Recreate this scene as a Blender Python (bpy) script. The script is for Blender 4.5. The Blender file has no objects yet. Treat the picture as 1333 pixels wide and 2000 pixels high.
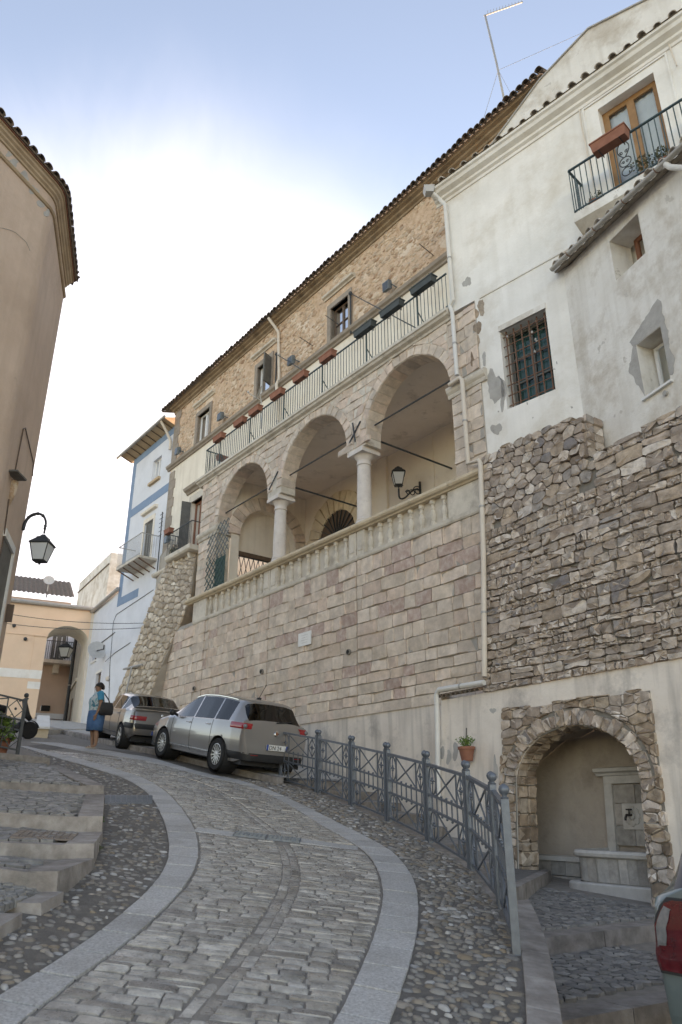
import bpy, bmesh, math, random
import numpy as np
from mathutils import Vector, Matrix, noise as mnoise
random.seed(7)
SC = bpy.context.scene
COL = SC.collection
R = math.radians
# ---------------------------------------------------------------- camera
FPX, PITCH = 1440.0, math.atan(585 / 1440.0)
cd = bpy.data.cameras.new('camera'); cam = bpy.data.objects.new('camera', cd); COL.objects.link(cam)
cd.sensor_fit = 'VERTICAL'; cd.sensor_height = 36.0; cd.lens = FPX / 2000 * 36.0
cd.clip_start = 0.05; cd.clip_end = 2000
cam.location = (0, 0, 0); cam.rotation_euler = (math.pi / 2 + PITCH, 0, 0)
cd.dof.use_dof = True; cd.dof.focus_distance = 10.5; cd.dof.aperture_fstop = 3.2
SC.camera = cam
# ---------------------------------------------------------------- sky, sun, exposure
SUN_AZ, SUN_EL = 6.0, 6.5          # degrees from +Y towards +X; elevation
wd = bpy.data.worlds.new('World'); SC.world = wd; wd.use_nodes = True
nt = wd.node_tree; nt.nodes.clear()
out = nt.nodes.new('ShaderNodeOutputWorld'); bg = nt.nodes.new('ShaderNodeBackground')
sky = nt.nodes.new('ShaderNodeTexSky'); sky.sky_type = 'NISHITA'; sky.sun_disc = False
sky.sun_elevation = R(SUN_EL); sky.sun_rotation = R(SUN_AZ)
sky.altitude = 600; sky.air_density = 0.8; sky.dust_density = 0.1; sky.ozone_density = 1.0
bg.inputs[1].default_value = 0.12
# thin bright cloud veiling the low sun's side of the sky, with soft streaks
VEIL_AZ, VEIL_EL = -13.0, 24.0
L = nt.links.new
tc = nt.nodes.new('ShaderNodeTexCoord'); mp = nt.nodes.new('ShaderNodeMapping')
mp.inputs['Rotation'].default_value = (0, R(-20), R(30)); mp.inputs['Scale'].default_value = (4.5, 2.4, 2.0)
nz = nt.nodes.new('ShaderNodeTexNoise'); nz.inputs['Scale'].default_value = 1.3; nz.inputs['Detail'].default_value = 5
nz.inputs['Roughness'].default_value = 0.55; nz.inputs['Distortion'].default_value = 0.7
dt = nt.nodes.new('ShaderNodeVectorMath'); dt.operation = 'DOT_PRODUCT'
dt.inputs[1].default_value = (math.sin(R(VEIL_AZ)) * math.cos(R(VEIL_EL)), math.cos(R(VEIL_AZ)) * math.cos(R(VEIL_EL)), math.sin(R(VEIL_EL)))
m1 = nt.nodes.new('ShaderNodeMath'); m1.operation = 'MULTIPLY_ADD'; m1.inputs[1].default_value = 0.055
mr = nt.nodes.new('ShaderNodeMapRange'); mr.interpolation_type = 'SMOOTHERSTEP'
mr.inputs[1].default_value = 0.875; mr.inputs[2].default_value = 1.06; mr.inputs[3].default_value = 0.0; mr.inputs[4].default_value = 1.0
mx = nt.nodes.new('ShaderNodeMix'); mx.data_type = 'RGBA'; mx.inputs[7].default_value = (1.9, 2.3, 2.75, 1)
L(tc.outputs['Generated'], mp.inputs[0]); L(mp.outputs[0], nz.inputs['Vector'])
L(tc.outputs['Generated'], dt.inputs[0]); L(nz.outputs[0], m1.inputs[0]); L(dt.outputs['Value'], m1.inputs[2]); L(m1.outputs[0], mr.inputs[0])
L(mr.outputs[0], mx.inputs[0]); L(sky.outputs[0], mx.inputs[6])
L(mx.outputs[2], bg.inputs[0]); L(bg.outputs[0], out.inputs[0])
sl = bpy.data.lights.new('sun', 'SUN'); so = bpy.data.objects.new('sun', sl); COL.objects.link(so)
sl.energy = 2.5; sl.angle = R(0.5); sl.color = (1.0, 0.93, 0.82)
sv = Vector((math.sin(R(SUN_AZ)) * math.cos(R(SUN_EL)), math.cos(R(SUN_AZ)) * math.cos(R(SUN_EL)), math.sin(R(SUN_EL))))
so.rotation_euler = sv.to_track_quat('Z', 'Y').to_euler()
so.location = sv * 60
SC.view_settings.view_transform = 'Standard'; SC.view_settings.look = 'None'
SC.view_settings.gamma = 1.0; SC.view_settings.use_curve_mapping = False
SC.view_settings.exposure = 2.6
SC.view_settings.use_white_balance = True; SC.view_settings.white_balance_temperature = 8700; SC.view_settings.white_balance_tint = 26
SC.cycles.max_bounces = 10; SC.cycles.diffuse_bounces = 8; SC.cycles.transparent_max_bounces = 8
SC.cycles.use_denoising = True

# ---------------------------------------------------------------- helpers
CP, SP = math.cos(PITCH), math.sin(PITCH)
def ray(u, v):                       # viewing direction of a photo pixel (photo is 1333 x 2000)
    a = (u - 666.5) / FPX; b = (1000 - v) / FPX
    return np.array([a, CP - b * SP, SP + b * CP])
def az(deg):
    a = R(deg); return np.array([math.sin(a), math.cos(a), 0.0])
class Fr:
    """a facade: s runs along d, o outwards along n, z up; b = batter (outward per metre below zr)"""
    def __init__(self, p0, d, n, b=0.0, zr=0.0):
        self.p0 = np.array(p0, float); self.d = d; self.n = n; self.b = b; self.zr = zr
    def P(self, s, o, z):
        oo = o + self.b * (self.zr - z)
        p = self.p0 + self.d * s + self.n * oo
        return (p[0], p[1], z)
    def sz(self, u, v, o=0.0):       # where the photo's pixel meets the facade
        r = ray(u, v); nn = self.n + np.array([0, 0, self.b])
        t = (o + self.b * self.zr + self.p0 @ self.n) / (r @ nn)
        p = r * t
        return float((p - self.p0) @ self.d), float(p[2])
    def at(self, u, v, o=0.0):
        s, z = self.sz(u, v, o); return Vector(self.P(s, o, z))
    def off(self, o):
        return Fr(self.p0 + self.n * o, self.d, self.n, self.b, self.zr)
d1 = az(-38.04); n1 = np.array([-d1[1], d1[0], 0])
F1 = Fr(-n1 * 11.0, d1, n1)                      # loggia front
FM = Fr(-n1 * 11.9, d1, n1)                      # main wall of the palace, set back
FB = Fr(-n1 * 11.0, d1, n1)                      # ashlar wall under the loggia
d2 = -az(-44.5); n2 = np.array([d2[1], -d2[0], 0]); F2 = Fr((3.013, 14.0, 0), d2, n2)   # white house (s to the right)
d3 = -az(-20.6); n3 = np.array([d3[1], -d3[0], 0]); F3 = Fr((4.63, 12.36, 0), d3, n3)   # lean-to wing
dL = -az(-34.0); nL = np.array([dL[1], -dL[0], 0]); FL = Fr((2.61, 13.68, 0), dL, nL, 0.09, 2.1)  # rubble wall
dA = -az(63.6); nA = np.array([-dA[1], dA[0], 0]); FA = Fr((-12.2, 35.7, 0), dA, nA)  # arch house (s to the left)
dW = az(-32.0); nW = np.array([-dW[1], dW[0], 0]); FW = Fr((-9.96, 32.07, 0), dW, nW)  # low white house
UP = np.array([-0.631, 0.776])
def G(x, y):                          # the sloping ground
    q = UP[0] * x + UP[1] * y
    h = q if q < 19 else 19 + (q - 19) * 0.85
    if q < -6: h = -6 + (q + 6) * 0.6
    return -1.614 + 0.1624 * h
def gpt(u, v, dz=0.0):                # photo pixel -> point on the ground
    r = ray(u, v); t = 3.0
    lo, hi = 1.0, 80.0
    f = lambda t: r[2] * t - G(r[0] * t, r[1] * t) - dz
    for _ in range(60):
        m = 0.5 * (lo + hi)
        if f(m) > 0: lo = m
        else: hi = m
    return Vector(r * lo)

class MB:
    def __init__(self): self.V = []; self.F = []
    def add(self, vs, fs):
        o = len(self.V); self.V.extend([tuple(v) for v in vs]); self.F.extend([tuple(i + o for i in f) for f in fs]); return self
    def hexa(self, p):                # p: 4 bottom (ccw) + 4 top
        return self.add(p, [(3, 2, 1, 0), (4, 5, 6, 7), (0, 1, 5, 4), (1, 2, 6, 5), (2, 3, 7, 6), (3, 0, 4, 7)])
    def box(self, fr, s0, s1, o0, o1, z0, z1):
        P = fr.P
        return self.hexa([P(s0, o0, z0), P(s1, o0, z0), P(s1, o1, z0), P(s0, o1, z0), P(s0, o0, z1), P(s1, o0, z1), P(s1, o1, z1), P(s0, o1, z1)])
    def bx(self, x0, x1, y0, y1, z0, z1):
        return self.hexa([(x0, y0, z0), (x1, y0, z0), (x1, y1, z0), (x0, y1, z0), (x0, y0, z1), (x1, y0, z1), (x1, y1, z1), (x0, y1, z1)])
    def quad(self, *p): return self.add(p, [tuple(range(len(p)))])
    def bar(self, a, b, w, h=None, up=(0, 0, 1)):     # square bar between two points
        a = Vector(a); b = Vector(b); h = h or w
        t = (b - a).normalized(); u = Vector(up)
        if abs(t.dot(u)) > 0.98: u = Vector((d1[0], d1[1], 0))
        x = t.cross(u).normalized() * w / 2; y = x.cross(t).normalized() * h / 2
        return self.hexa([a - x - y, a + x - y, a + x + y, a - x + y, b - x - y, b + x - y, b + x + y, b - x + y])
    def tube(self, path, r, n=6, closed=False, cap=True):
        path = [Vector(p) for p in path]; m = len(path); o = len(self.V)
        prev = None
        for i, p in enumerate(path):
            a = path[(i - 1) % m] if (closed or i > 0) else p; b = path[(i + 1) % m] if (closed or i < m - 1) else p
            t = (b - a).normalized()
            if prev is None:
                u = Vector((0, 0, 1)) if abs(t.z) < 0.9 else Vector((1, 0, 0))
                x = t.cross(u).normalized()
            else:
                x = (prev - t * prev.dot(t)).normalized()
            prev = x; y = t.cross(x); rr = r[i] if isinstance(r, (list, tuple)) else r
            for k in range(n):
                an = 2 * math.pi * k / n
                self.V.append(tuple(p + x * math.cos(an) * rr + y * math.sin(an) * rr))
        for i in range(m if closed else m - 1):
            for k in range(n):
                j = (i + 1) % m
                self.F.append((o + i * n + k, o + i * n + (k + 1) % n, o + j * n + (k + 1) % n, o + j * n + k))
        if cap and not closed:
            self.F.append(tuple(o + k for k in reversed(range(n)))); self.F.append(tuple(o + (m - 1) * n + k for k in range(n)))
        return self
    def lathe(self, c, prof, n=12, axis=None):        # prof: (r, h) pairs, upwards
        c = Vector(c); o = len(self.V); A = axis
        for r, h in prof:
            for k in range(n):
                an = 2 * math.pi * k / n
                p = Vector((r * math.cos(an), r * math.sin(an), h))
                if A is not None: p = A @ p
                self.V.append(tuple(c + p))
        for i in range(len(prof) - 1):
            for k in range(n):
                self.F.append((o + i * n + k, o + i * n + (k + 1) % n, o + (i + 1) * n + (k + 1) % n, o + (i + 1) * n + k))
        self.F.append(tuple(o + k for k in reversed(range(n)))); m = len(prof) - 1
        self.F.append(tuple(o + m * n + k for k in range(n)))
        return self
    def ball(self, c, r, n=8, m=6, sc=(1, 1, 1)):
        prof = [(max(1e-4, r * math.sin(math.pi * i / m)), -r * math.cos(math.pi * i / m)) for i in range(m + 1)]
        return self.lathe(c, prof, n, Matrix.Diagonal(sc))
    def prism(self, poly, off):                       # polygon (3d, ccw seen from the tip of off) extruded by -off..0
        poly = [Vector(p) for p in poly]; off = Vector(off); n = len(poly)
        vs = poly + [p - off for p in poly]
        fs = [tuple(range(n)), tuple(range(2 * n - 1, n - 1, -1))] + [(i, n + i, n + (i + 1) % n, (i + 1) % n) for i in range(n)]
        return self.add(vs, fs)
    def grid(self, rows, closed=False):
        m = len(rows[0]); o = len(self.V)
        for r_ in rows: self.V.extend([tuple(p) for p in r_])
        for i in range(len(rows) - 1):
            for k in range(m if closed else m - 1):
                self.F.append((o + i * m + k, o + i * m + (k + 1) % m, o + (i + 1) * m + (k + 1) % m, o + (i + 1) * m + k))
        return self
    def mesh(self, name, mat=None, loc=(0, 0, 0), smooth=False, fix=True):
        me = bpy.data.meshes.new(name); l = Vector(loc)
        me.from_pydata([(v[0] - l[0], v[1] - l[1], v[2] - l[2]) for v in self.V], [], self.F)
        if fix and len(self.F) < 60000:
            bm = bmesh.new(); bm.from_mesh(me); bmesh.ops.recalc_face_normals(bm, faces=bm.faces); bm.to_mesh(me); bm.free()
        if smooth is True: me.polygons.foreach_set('use_smooth', [True] * len(me.polygons))
        elif smooth:
            me.polygons.foreach_set('use_smooth', [True] * len(me.polygons)); me.set_sharp_from_angle(angle=R(smooth))
        if mat is not None: me.materials.append(MAT[mat] if isinstance(mat, str) else mat)
        return me
    def build(self, name, mat, parent=None, smooth=False, kind=None, label=None, cat=None, group=None, origin=None, fix=True):
        if parent is not None: loc = wloc(parent)
        elif origin is not None: loc = Vector(origin)
        elif self.V:
            a = np.array(self.V); loc = Vector((a[:, 0].mean(), a[:, 1].mean(), a[:, 2].min()))
        else: loc = Vector((0, 0, 0))
        o = bpy.data.objects.new(name, self.mesh(name, mat, loc, smooth, fix)); COL.objects.link(o)
        if parent is not None: o.parent = parent
        else: o.location = loc
        return tag(o, label, cat, group, kind)
def wloc(o):
    v = Vector(o.location)
    while o.parent: o = o.parent; v = v + Vector(o.location)
    return v
def tag(o, label=None, cat=None, group=None, kind=None):
    if label: o['label'] = label
    if cat: o['category'] = cat
    if group: o['group'] = group
    if kind: o['kind'] = kind
    return o
def thing(name, label, cat, loc=(0, 0, 0), group=None, kind=None):
    o = bpy.data.objects.new(name, None); COL.objects.link(o); o.location = Vector(loc); o.empty_display_size = 0.2
    return tag(o, label, cat, group, kind)
def inst(name, me, parent, loc, rz=0.0, sc=None, rot=None):    # one more object sharing mesh data; loc in world space
    o = bpy.data.objects.new(name, me); COL.objects.link(o)
    l = Vector(loc)
    if parent is not None: o.parent = parent; l = l - wloc(parent)
    o.location = l; o.rotation_euler = rot if rot is not None else (0, 0, rz)
    if sc is not None: o.scale = sc if isinstance(sc, (tuple, list)) else (sc, sc, sc)
    return o
def copy_tree(o, parent=None):
    c = o.copy(); COL.objects.link(c); c.parent = parent
    for ch in list(o.children): copy_tree(ch, c)
    return c
def rotz(d): return math.atan2(d[1], d[0])

# ---------------------------------------------------------------- materials
MAT = {}
def ramp(nt, pal, interp='LINEAR'):
    r = nt.nodes.new('ShaderNodeValToRGB'); cr = r.color_ramp; cr.interpolation = interp
    while len(cr.elements) > 1: cr.elements.remove(cr.elements[-1])
    for i, (p, c) in enumerate(pal):
        e = cr.elements[0] if i == 0 else cr.elements.new(p)
        e.position = p; e.color = (*c, 1) if len(c) == 3 else c
    return r
def M(name, cols, sc=2.0, rough=0.85, bump=0.25, bsc=35.0, var=0.0, pal=None, metal=0.0, spec=0.4, stain=None, streak=None, coat=0.0, bdist=0.02, rvar=0.0, vor=None, detail=6, patch=None, emit=None):
    m = bpy.data.materials.new(name); m.use_nodes = True; MAT[name] = m
    nt = m.node_tree; N = nt.nodes; L = nt.links.new; b = N['Principled BSDF']
    geo = N.new('ShaderNodeNewGeometry'); pos = geo.outputs['Position']
    nz = N.new('ShaderNodeTexNoise'); nz.inputs['Scale'].default_value = sc; nz.inputs['Detail'].default_value = detail
    nz.inputs['Roughness'].default_value = 0.62; L(pos, nz.inputs['Vector'])
    if isinstance(cols[0], (int, float)): cols = [cols]
    if len(cols) == 1: cols = [tuple(c * 0.88 for c in cols[0]), tuple(min(1, c * 1.08) for c in cols[0])]
    lo, hi = 0.3, 0.7
    rc = ramp(nt, [(lo + (hi - lo) * i / (len(cols) - 1), c) for i, c in enumerate(cols)]); L(nz.outputs[0], rc.inputs[0])
    col = rc.outputs[0]
    def mixc(fac, c1, c2, blend='MIX', f=None):
        x = N.new('ShaderNodeMix'); x.data_type = 'RGBA'; x.blend_type = blend; x.clamp_factor = True
        if fac is not None: L(fac, x.inputs[0])
        else: x.inputs[0].default_value = f
        for s, c in ((6, c1), (7, c2)):
            if isinstance(c, tuple): x.inputs[s].default_value = (*c, 1)
            else: L(c, x.inputs[s])
        return x.outputs[2]
    rnd = None
    if var or pal:
        oi = N.new('ShaderNodeObjectInfo'); ad = N.new('ShaderNodeMath'); ad.operation = 'ADD'
        L(oi.outputs['Random'], ad.inputs[0]); L(geo.outputs['Random Per Island'], ad.inputs[1])
        fr = N.new('ShaderNodeMath'); fr.operation = 'FRACT'; L(ad.outputs[0], fr.inputs[0]); rnd = fr.outputs[0]
    if pal:
        rp = ramp(nt, pal); L(rnd, rp.inputs[0]); col = mixc(None, rp.outputs[0], col, 'MULTIPLY', 1.0) if cols != [(1, 1, 1)] else rp.outputs[0]
    if stain:                         # (colour, scale, lo, hi, strength)
        n2_ = N.new('ShaderNodeTexNoise'); n2_.inputs['Scale'].default_value = stain[1]; n2_.inputs['Detail'].default_value = 7
        n2_.inputs['Roughness'].default_value = 0.68; L(pos, n2_.inputs['Vector'])
        r2 = ramp(nt, [(stain[2], (0, 0, 0)), (stain[3], (stain[4],) * 3)]); L(n2_.outputs[0], r2.inputs[0])
        col = mixc(r2.outputs[0], col, stain[0])
    if patch:                         # (colour, scale, threshold) hard-edged worn patches
        n4 = N.new('ShaderNodeTexNoise'); n4.inputs['Scale'].default_value = patch[1]; n4.inputs['Detail'].default_value = 8
        n4.inputs['Roughness'].default_value = 0.6; ma = N.new('ShaderNodeVectorMath'); ma.operation = 'ADD'
        ma.inputs[1].default_value = (13.1, 4.2, 7.7); L(pos, ma.inputs[0]); L(ma.outputs[0], n4.inputs['Vector'])
        r4 = ramp(nt, [(patch[2], (0, 0, 0)), (patch[2] + 0.015, (1, 1, 1))]); L(n4.outputs[0], r4.inputs[0])
        col = mixc(r4.outputs[0], col, patch[0])
    if streak:                        # (colour, strength) vertical run-off streaks
        mp = N.new('ShaderNodeMapping'); mp.inputs['Scale'].default_value = (5, 5, 0.35); L(pos, mp.inputs[0])
        n3_ = N.new('ShaderNodeTexNoise'); n3_.inputs['Scale'].default_value = 1.0; n3_.inputs['Detail'].default_value = 5; L(mp.outputs[0], n3_.inputs['Vector'])
        r3 = ramp(nt, [(0.48, (0, 0, 0)), (0.75, (streak[1],) * 3)]); L(n3_.outputs[0], r3.inputs[0])
        col = mixc(r3.outputs[0], col, streak[0])
    if var:
        hs = N.new('ShaderNodeHueSaturation'); mr = N.new('ShaderNodeMapRange')
        mr.inputs[3].default_value = 1 - var; mr.inputs[4].default_value = 1 + var
        m7 = N.new('ShaderNodeMath'); m7.operation = 'MULTIPLY'; m7.inputs[1].default_value = 7.31
        f7 = N.new('ShaderNodeMath'); f7.operation = 'FRACT'; L(rnd, m7.inputs[0]); L(m7.outputs[0], f7.inputs[0])
        L(f7.outputs[0], mr.inputs[0]); L(mr.outputs[0], hs.inputs['Value']); L(col, hs.inputs['Color']); col = hs.outputs[0]
    L(col, b.inputs['Base Color'])
    b.inputs['Roughness'].default_value = rough; b.inputs['Metallic'].default_value = metal; b.inputs['Specular IOR Level'].default_value = spec
    if rvar:
        mr = N.new('ShaderNodeMapRange'); mr.inputs[1].default_value = 0.3; mr.inputs[2].default_value = 0.7
        mr.inputs[3].default_value = max(0.02, rough - rvar); mr.inputs[4].default_value = min(1, rough + rvar)
        n5 = N.new('ShaderNodeTexNoise'); n5.inputs['Scale'].default_value = sc * 3; n5.inputs['Detail'].default_value = 4; L(pos, n5.inputs['Vector'])
        L(n5.outputs[0], mr.inputs[0]); L(mr.outputs[0], b.inputs['Roughness'])
    if coat: b.inputs['Coat Weight'].default_value = coat; b.inputs['Coat Roughness'].default_value = 0.03
    if emit: b.inputs['Emission Color'].default_value = (*emit[0], 1); b.inputs['Emission Strength'].default_value = emit[1]
    if bump:
        nb = N.new('ShaderNodeTexNoise'); nb.inputs['Scale'].default_value = bsc; nb.inputs['Detail'].default_value = 6; nb.inputs['Roughness'].default_value = 0.65
        L(pos, nb.inputs['Vector']); h = nb.outputs[0]
        if vor:
            vo = N.new('ShaderNodeTexVoronoi'); vo.inputs['Scale'].default_value = vor; L(pos, vo.inputs['Vector'])
            a2 = N.new('ShaderNodeMath'); a2.operation = 'MULTIPLY_ADD'; a2.inputs[1].default_value = 1.2; L(vo.outputs['Distance'], a2.inputs[0]); L(h, a2.inputs[2]); h = a2.outputs[0]
        bp = N.new('ShaderNodeBump'); bp.inputs['Strength'].default_value = bump; bp.inputs['Distance'].default_value = bdist
        L(h, bp.inputs['Height']); L(bp.outputs[0], b.inputs['Normal'])
    return m
def glass(name, tint=(0.85, 0.9, 0.92), dark=0.0):
    m = bpy.data.materials.new(name); m.use_nodes = True; MAT[name] = m; nt = m.node_tree; N = nt.nodes; L = nt.links.new
    N.remove(N['Principled BSDF']); o = N['Material Output']
    t = N.new('ShaderNodeBsdfTransparent'); t.inputs[0].default_value = (*tint, 1)
    g = N.new('ShaderNodeBsdfGlossy'); g.inputs['Roughness'].default_value = 0.02
    f = N.new('ShaderNodeFresnel'); f.inputs[0].default_value = 1.5 + dark
    x = N.new('ShaderNodeMixShader'); L(f.outputs[0], x.inputs[0]); L(t.outputs[0], x.inputs[1]); L(g.outputs[0], x.inputs[2]); L(x.outputs[0], o.inputs[0])
    return m
W3 = (1, 1, 1)
# stone, plaster, paving
M('ashlar', [(0.75, 0.73, 0.70), (1.08, 1.06, 1.02)], sc=5, rough=0.9, bump=0.55, bsc=26, var=0.09, bdist=0.03,
  pal=[(0.0, (0.674, 0.571, 0.485)), (0.2, (0.770, 0.662, 0.570)), (0.4, (0.610, 0.520, 0.450)), (0.55, (0.813, 0.697, 0.605)), (0.7, (0.696, 0.561, 0.465)), (0.85, (0.706, 0.561, 0.480)), (1.0, (0.792, 0.672, 0.575))],
  stain=((0.36, 0.295, 0.24), 2.6, 0.50, 0.72, 0.5), streak=((0.42, 0.355, 0.30), 0.35))
M('ashlar_pink', [(0.42, 0.29, 0.245), (0.51, 0.38, 0.325), (0.62, 0.525, 0.455)], sc=7, rough=0.9, bump=0.5, bsc=26, var=0.10)
M('mortar', [(0.324, 0.300, 0.270), (0.432, 0.402, 0.360)], sc=6, rough=0.95, bump=0.4, bsc=60)
M('mortar_dark', [(0.17, 0.155, 0.135), (0.25, 0.23, 0.20)], sc=6, rough=0.95, bump=0.4, bsc=60)
M('limestone', [(0.550, 0.494, 0.413), (0.700, 0.637, 0.550)], sc=3.5, rough=0.88, bump=0.4, bsc=30, var=0.07, stain=((0.250, 0.206, 0.163), 2.6, 0.5, 0.75, 0.6))
M('column_stone', [(0.610, 0.549, 0.500), (0.732, 0.671, 0.610)], sc=4, rough=0.8, bump=0.25, bsc=40, stain=((0.366, 0.317, 0.281), 5, 0.55, 0.75, 0.5))
M('coping', [(0.546, 0.436, 0.305), (0.702, 0.585, 0.429)], sc=3, rough=0.85, bump=0.3, bsc=40, var=0.07, stain=((0.208, 0.169, 0.130), 4, 0.56, 0.74, 0.6))
M('rubble', [(0.62, 0.60, 0.57), (0.95, 0.93, 0.90), (1.2, 1.18, 1.14)], sc=7, rough=0.9, bump=0.55, bsc=30, var=0.2, bdist=0.03,
  pal=[(0.0, (0.400, 0.308, 0.249)), (0.12, (0.583, 0.501, 0.435)), (0.25, (0.292, 0.226, 0.186)), (0.38, (0.475, 0.402, 0.345)), (0.5, (0.691, 0.621, 0.559)), (0.6, (0.238, 0.215, 0.215)), (0.72, (0.518, 0.407, 0.316)), (0.85, (0.400, 0.330, 0.288)), (1.0, (0.508, 0.440, 0.390))],
  stain=((0.151, 0.121, 0.102), 5, 0.55, 0.75, 0.5))
M('rubble_warm', [(0.62, 0.60, 0.57), (0.95, 0.93, 0.90), (1.2, 1.18, 1.14)], sc=7, rough=0.9, bump=0.55, bsc=30, var=0.2, bdist=0.03,
  pal=[(0.0, (0.33, 0.235, 0.165)), (0.2, (0.45, 0.355, 0.275)), (0.4, (0.24, 0.175, 0.13)), (0.6, (0.38, 0.295, 0.225)), (0.8, (0.50, 0.42, 0.345)), (1.0, (0.30, 0.215, 0.155))],
  stain=((0.12, 0.09, 0.07), 5, 0.55, 0.75, 0.5))
M('rubble_pale', [(0.65, 0.63, 0.60), (0.95, 0.93, 0.90), (1.2, 1.18, 1.14)], sc=7, rough=0.9, bump=0.5, bsc=30, var=0.18, bdist=0.03,
  pal=[(0.0, (0.48, 0.39, 0.30)), (0.2, (0.60, 0.51, 0.415)), (0.4, (0.38, 0.305, 0.235)), (0.6, (0.52, 0.435, 0.345)), (0.8, (0.66, 0.585, 0.49)), (1.0, (0.44, 0.35, 0.265))], stain=((0.20, 0.16, 0.125), 5, 0.55, 0.75, 0.5))
M('brown_rubble', [(0.50, 0.33, 0.215), (0.62, 0.44, 0.31), (0.72, 0.55, 0.415)], sc=4.5, rough=0.95, bump=1.0, bsc=10, bdist=0.05, detail=10,
  stain=((0.37, 0.20, 0.115), 6.5, 0.56, 0.66, 0.65), patch=((0.72, 0.58, 0.455), 1.2, 0.585))
M('brown_stone', [(0.75, 0.75, 0.75), (1.1, 1.1, 1.1)], sc=9, rough=0.95, bump=0.6, bsc=30, var=0.12,
  pal=[(0.0, (0.42, 0.255, 0.16)), (0.3, (0.57, 0.41, 0.285)), (0.6, (0.68, 0.53, 0.395)), (0.8, (0.52, 0.395, 0.30)), (1.0, (0.60, 0.42, 0.285))])
M('white_plaster', [(0.722, 0.697, 0.647), (0.847, 0.821, 0.777)], sc=1.2, rough=0.92, bump=0.25, bsc=14, bdist=0.03,
  stain=((0.548, 0.479, 0.386), 0.9, 0.5, 0.75, 0.75), streak=((0.622, 0.584, 0.522), 0.35))
M('old_plaster', [(0.67, 0.63, 0.57), (0.80, 0.77, 0.72)], sc=1.5, rough=0.92, bump=0.4, bsc=9, bdist=0.04,
  stain=((0.40, 0.32, 0.235), 1.1, 0.47, 0.70, 0.85), streak=((0.52, 0.47, 0.40), 0.5), patch=((0.55, 0.51, 0.46), 2.2, 0.66))
M('base_plaster', [(0.650, 0.572, 0.501), (0.780, 0.702, 0.617)], sc=1.3, rough=0.92, bump=0.3, bsc=12, bdist=0.03,
  stain=((0.273, 0.247, 0.227), 1.1, 0.54, 0.74, 0.85), streak=((0.286, 0.260, 0.234), 0.65))
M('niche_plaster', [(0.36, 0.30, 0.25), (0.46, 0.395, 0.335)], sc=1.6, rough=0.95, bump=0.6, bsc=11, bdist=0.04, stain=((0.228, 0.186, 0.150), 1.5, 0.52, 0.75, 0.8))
M('cream_plaster', [(0.720, 0.648, 0.552), (0.816, 0.750, 0.648)], sc=1.2, rough=0.92, bump=0.2, bsc=15, stain=((0.600, 0.504, 0.396), 1.3, 0.52, 0.75, 0.6), streak=((0.540, 0.480, 0.396), 0.4))
M('loggia_plaster', [(0.78, 0.68, 0.56), (0.84, 0.75, 0.64)], sc=1.2, rough=0.92, bump=0.2, bsc=15, stain=((0.562, 0.450, 0.338), 1.6, 0.55, 0.75, 0.5))
M('ceiling_plaster', [(0.68, 0.60, 0.53), (0.76, 0.68, 0.61)], sc=1.5, rough=0.95, bump=0.2, bsc=15, stain=((0.308, 0.252, 0.210), 1.8, 0.56, 0.72, 0.6))
M('blue_white', [(0.62, 0.645, 0.69), (0.70, 0.725, 0.77)], sc=1.2, rough=0.92, bump=0.15, bsc=15, stain=((0.54, 0.55, 0.575), 0.9, 0.5, 0.75, 0.6))
M('blue_trim', [(0.17, 0.26, 0.38), (0.215, 0.31, 0.43)], sc=2, rough=0.9, bump=0.1)
M('peach_plaster', [(0.726, 0.517, 0.369), (0.792, 0.583, 0.429)], sc=1.0, rough=0.92, bump=0.15, bsc=15, stain=((0.660, 0.495, 0.363), 0.8, 0.5, 0.75, 0.6))
M('pink_plaster', [(0.50, 0.37, 0.30), (0.58, 0.44, 0.36)], sc=1.0, rough=0.92, bump=0.15, bsc=15)
M('tan_plaster', [(0.36, 0.32, 0.27), (0.46, 0.41, 0.35)], sc=1.0, rough=0.92, bump=0.3, bsc=10, stain=((0.25, 0.22, 0.18), 1.2, 0.5, 0.7, 0.7))
M('ochre_plaster', [(0.53, 0.385, 0.295), (0.62, 0.47, 0.37)], sc=0.9, rough=0.92, bump=0.35, bsc=7, bdist=0.04, stain=((0.42, 0.30, 0.225), 0.7, 0.48, 0.72, 0.7), streak=((0.44, 0.32, 0.24), 0.45), patch=((0.48, 0.36, 0.28), 1.3, 0.69))
M('eave_brown', [(0.27, 0.19, 0.12), (0.38, 0.285, 0.195)], sc=2.5, rough=0.9, bump=0.3, bsc=25, stain=((0.10, 0.075, 0.055), 2.2, 0.5, 0.7, 0.7))
M('left_trim', [(0.40, 0.285, 0.185), (0.48, 0.36, 0.25)], sc=2, rough=0.9, bump=0.2, stain=((0.22, 0.15, 0.10), 1.5, 0.5, 0.72, 0.6))
M('ochre_trim', [(0.46, 0.32, 0.19), (0.55, 0.41, 0.27)], sc=2, rough=0.9, bump=0.2)
M('grey_render', [(0.34, 0.32, 0.295), (0.46, 0.44, 0.41)], sc=4, rough=0.95, bump=0.6, bsc=18)
M('band', [(0.29, 0.275, 0.26), (0.43, 0.415, 0.395), (0.58, 0.565, 0.545)], sc=55, rough=0.6, bump=0.5, bsc=120, var=0.10, rvar=0.10, stain=((0.24, 0.215, 0.19), 2.5, 0.48, 0.72, 0.6))
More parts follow.
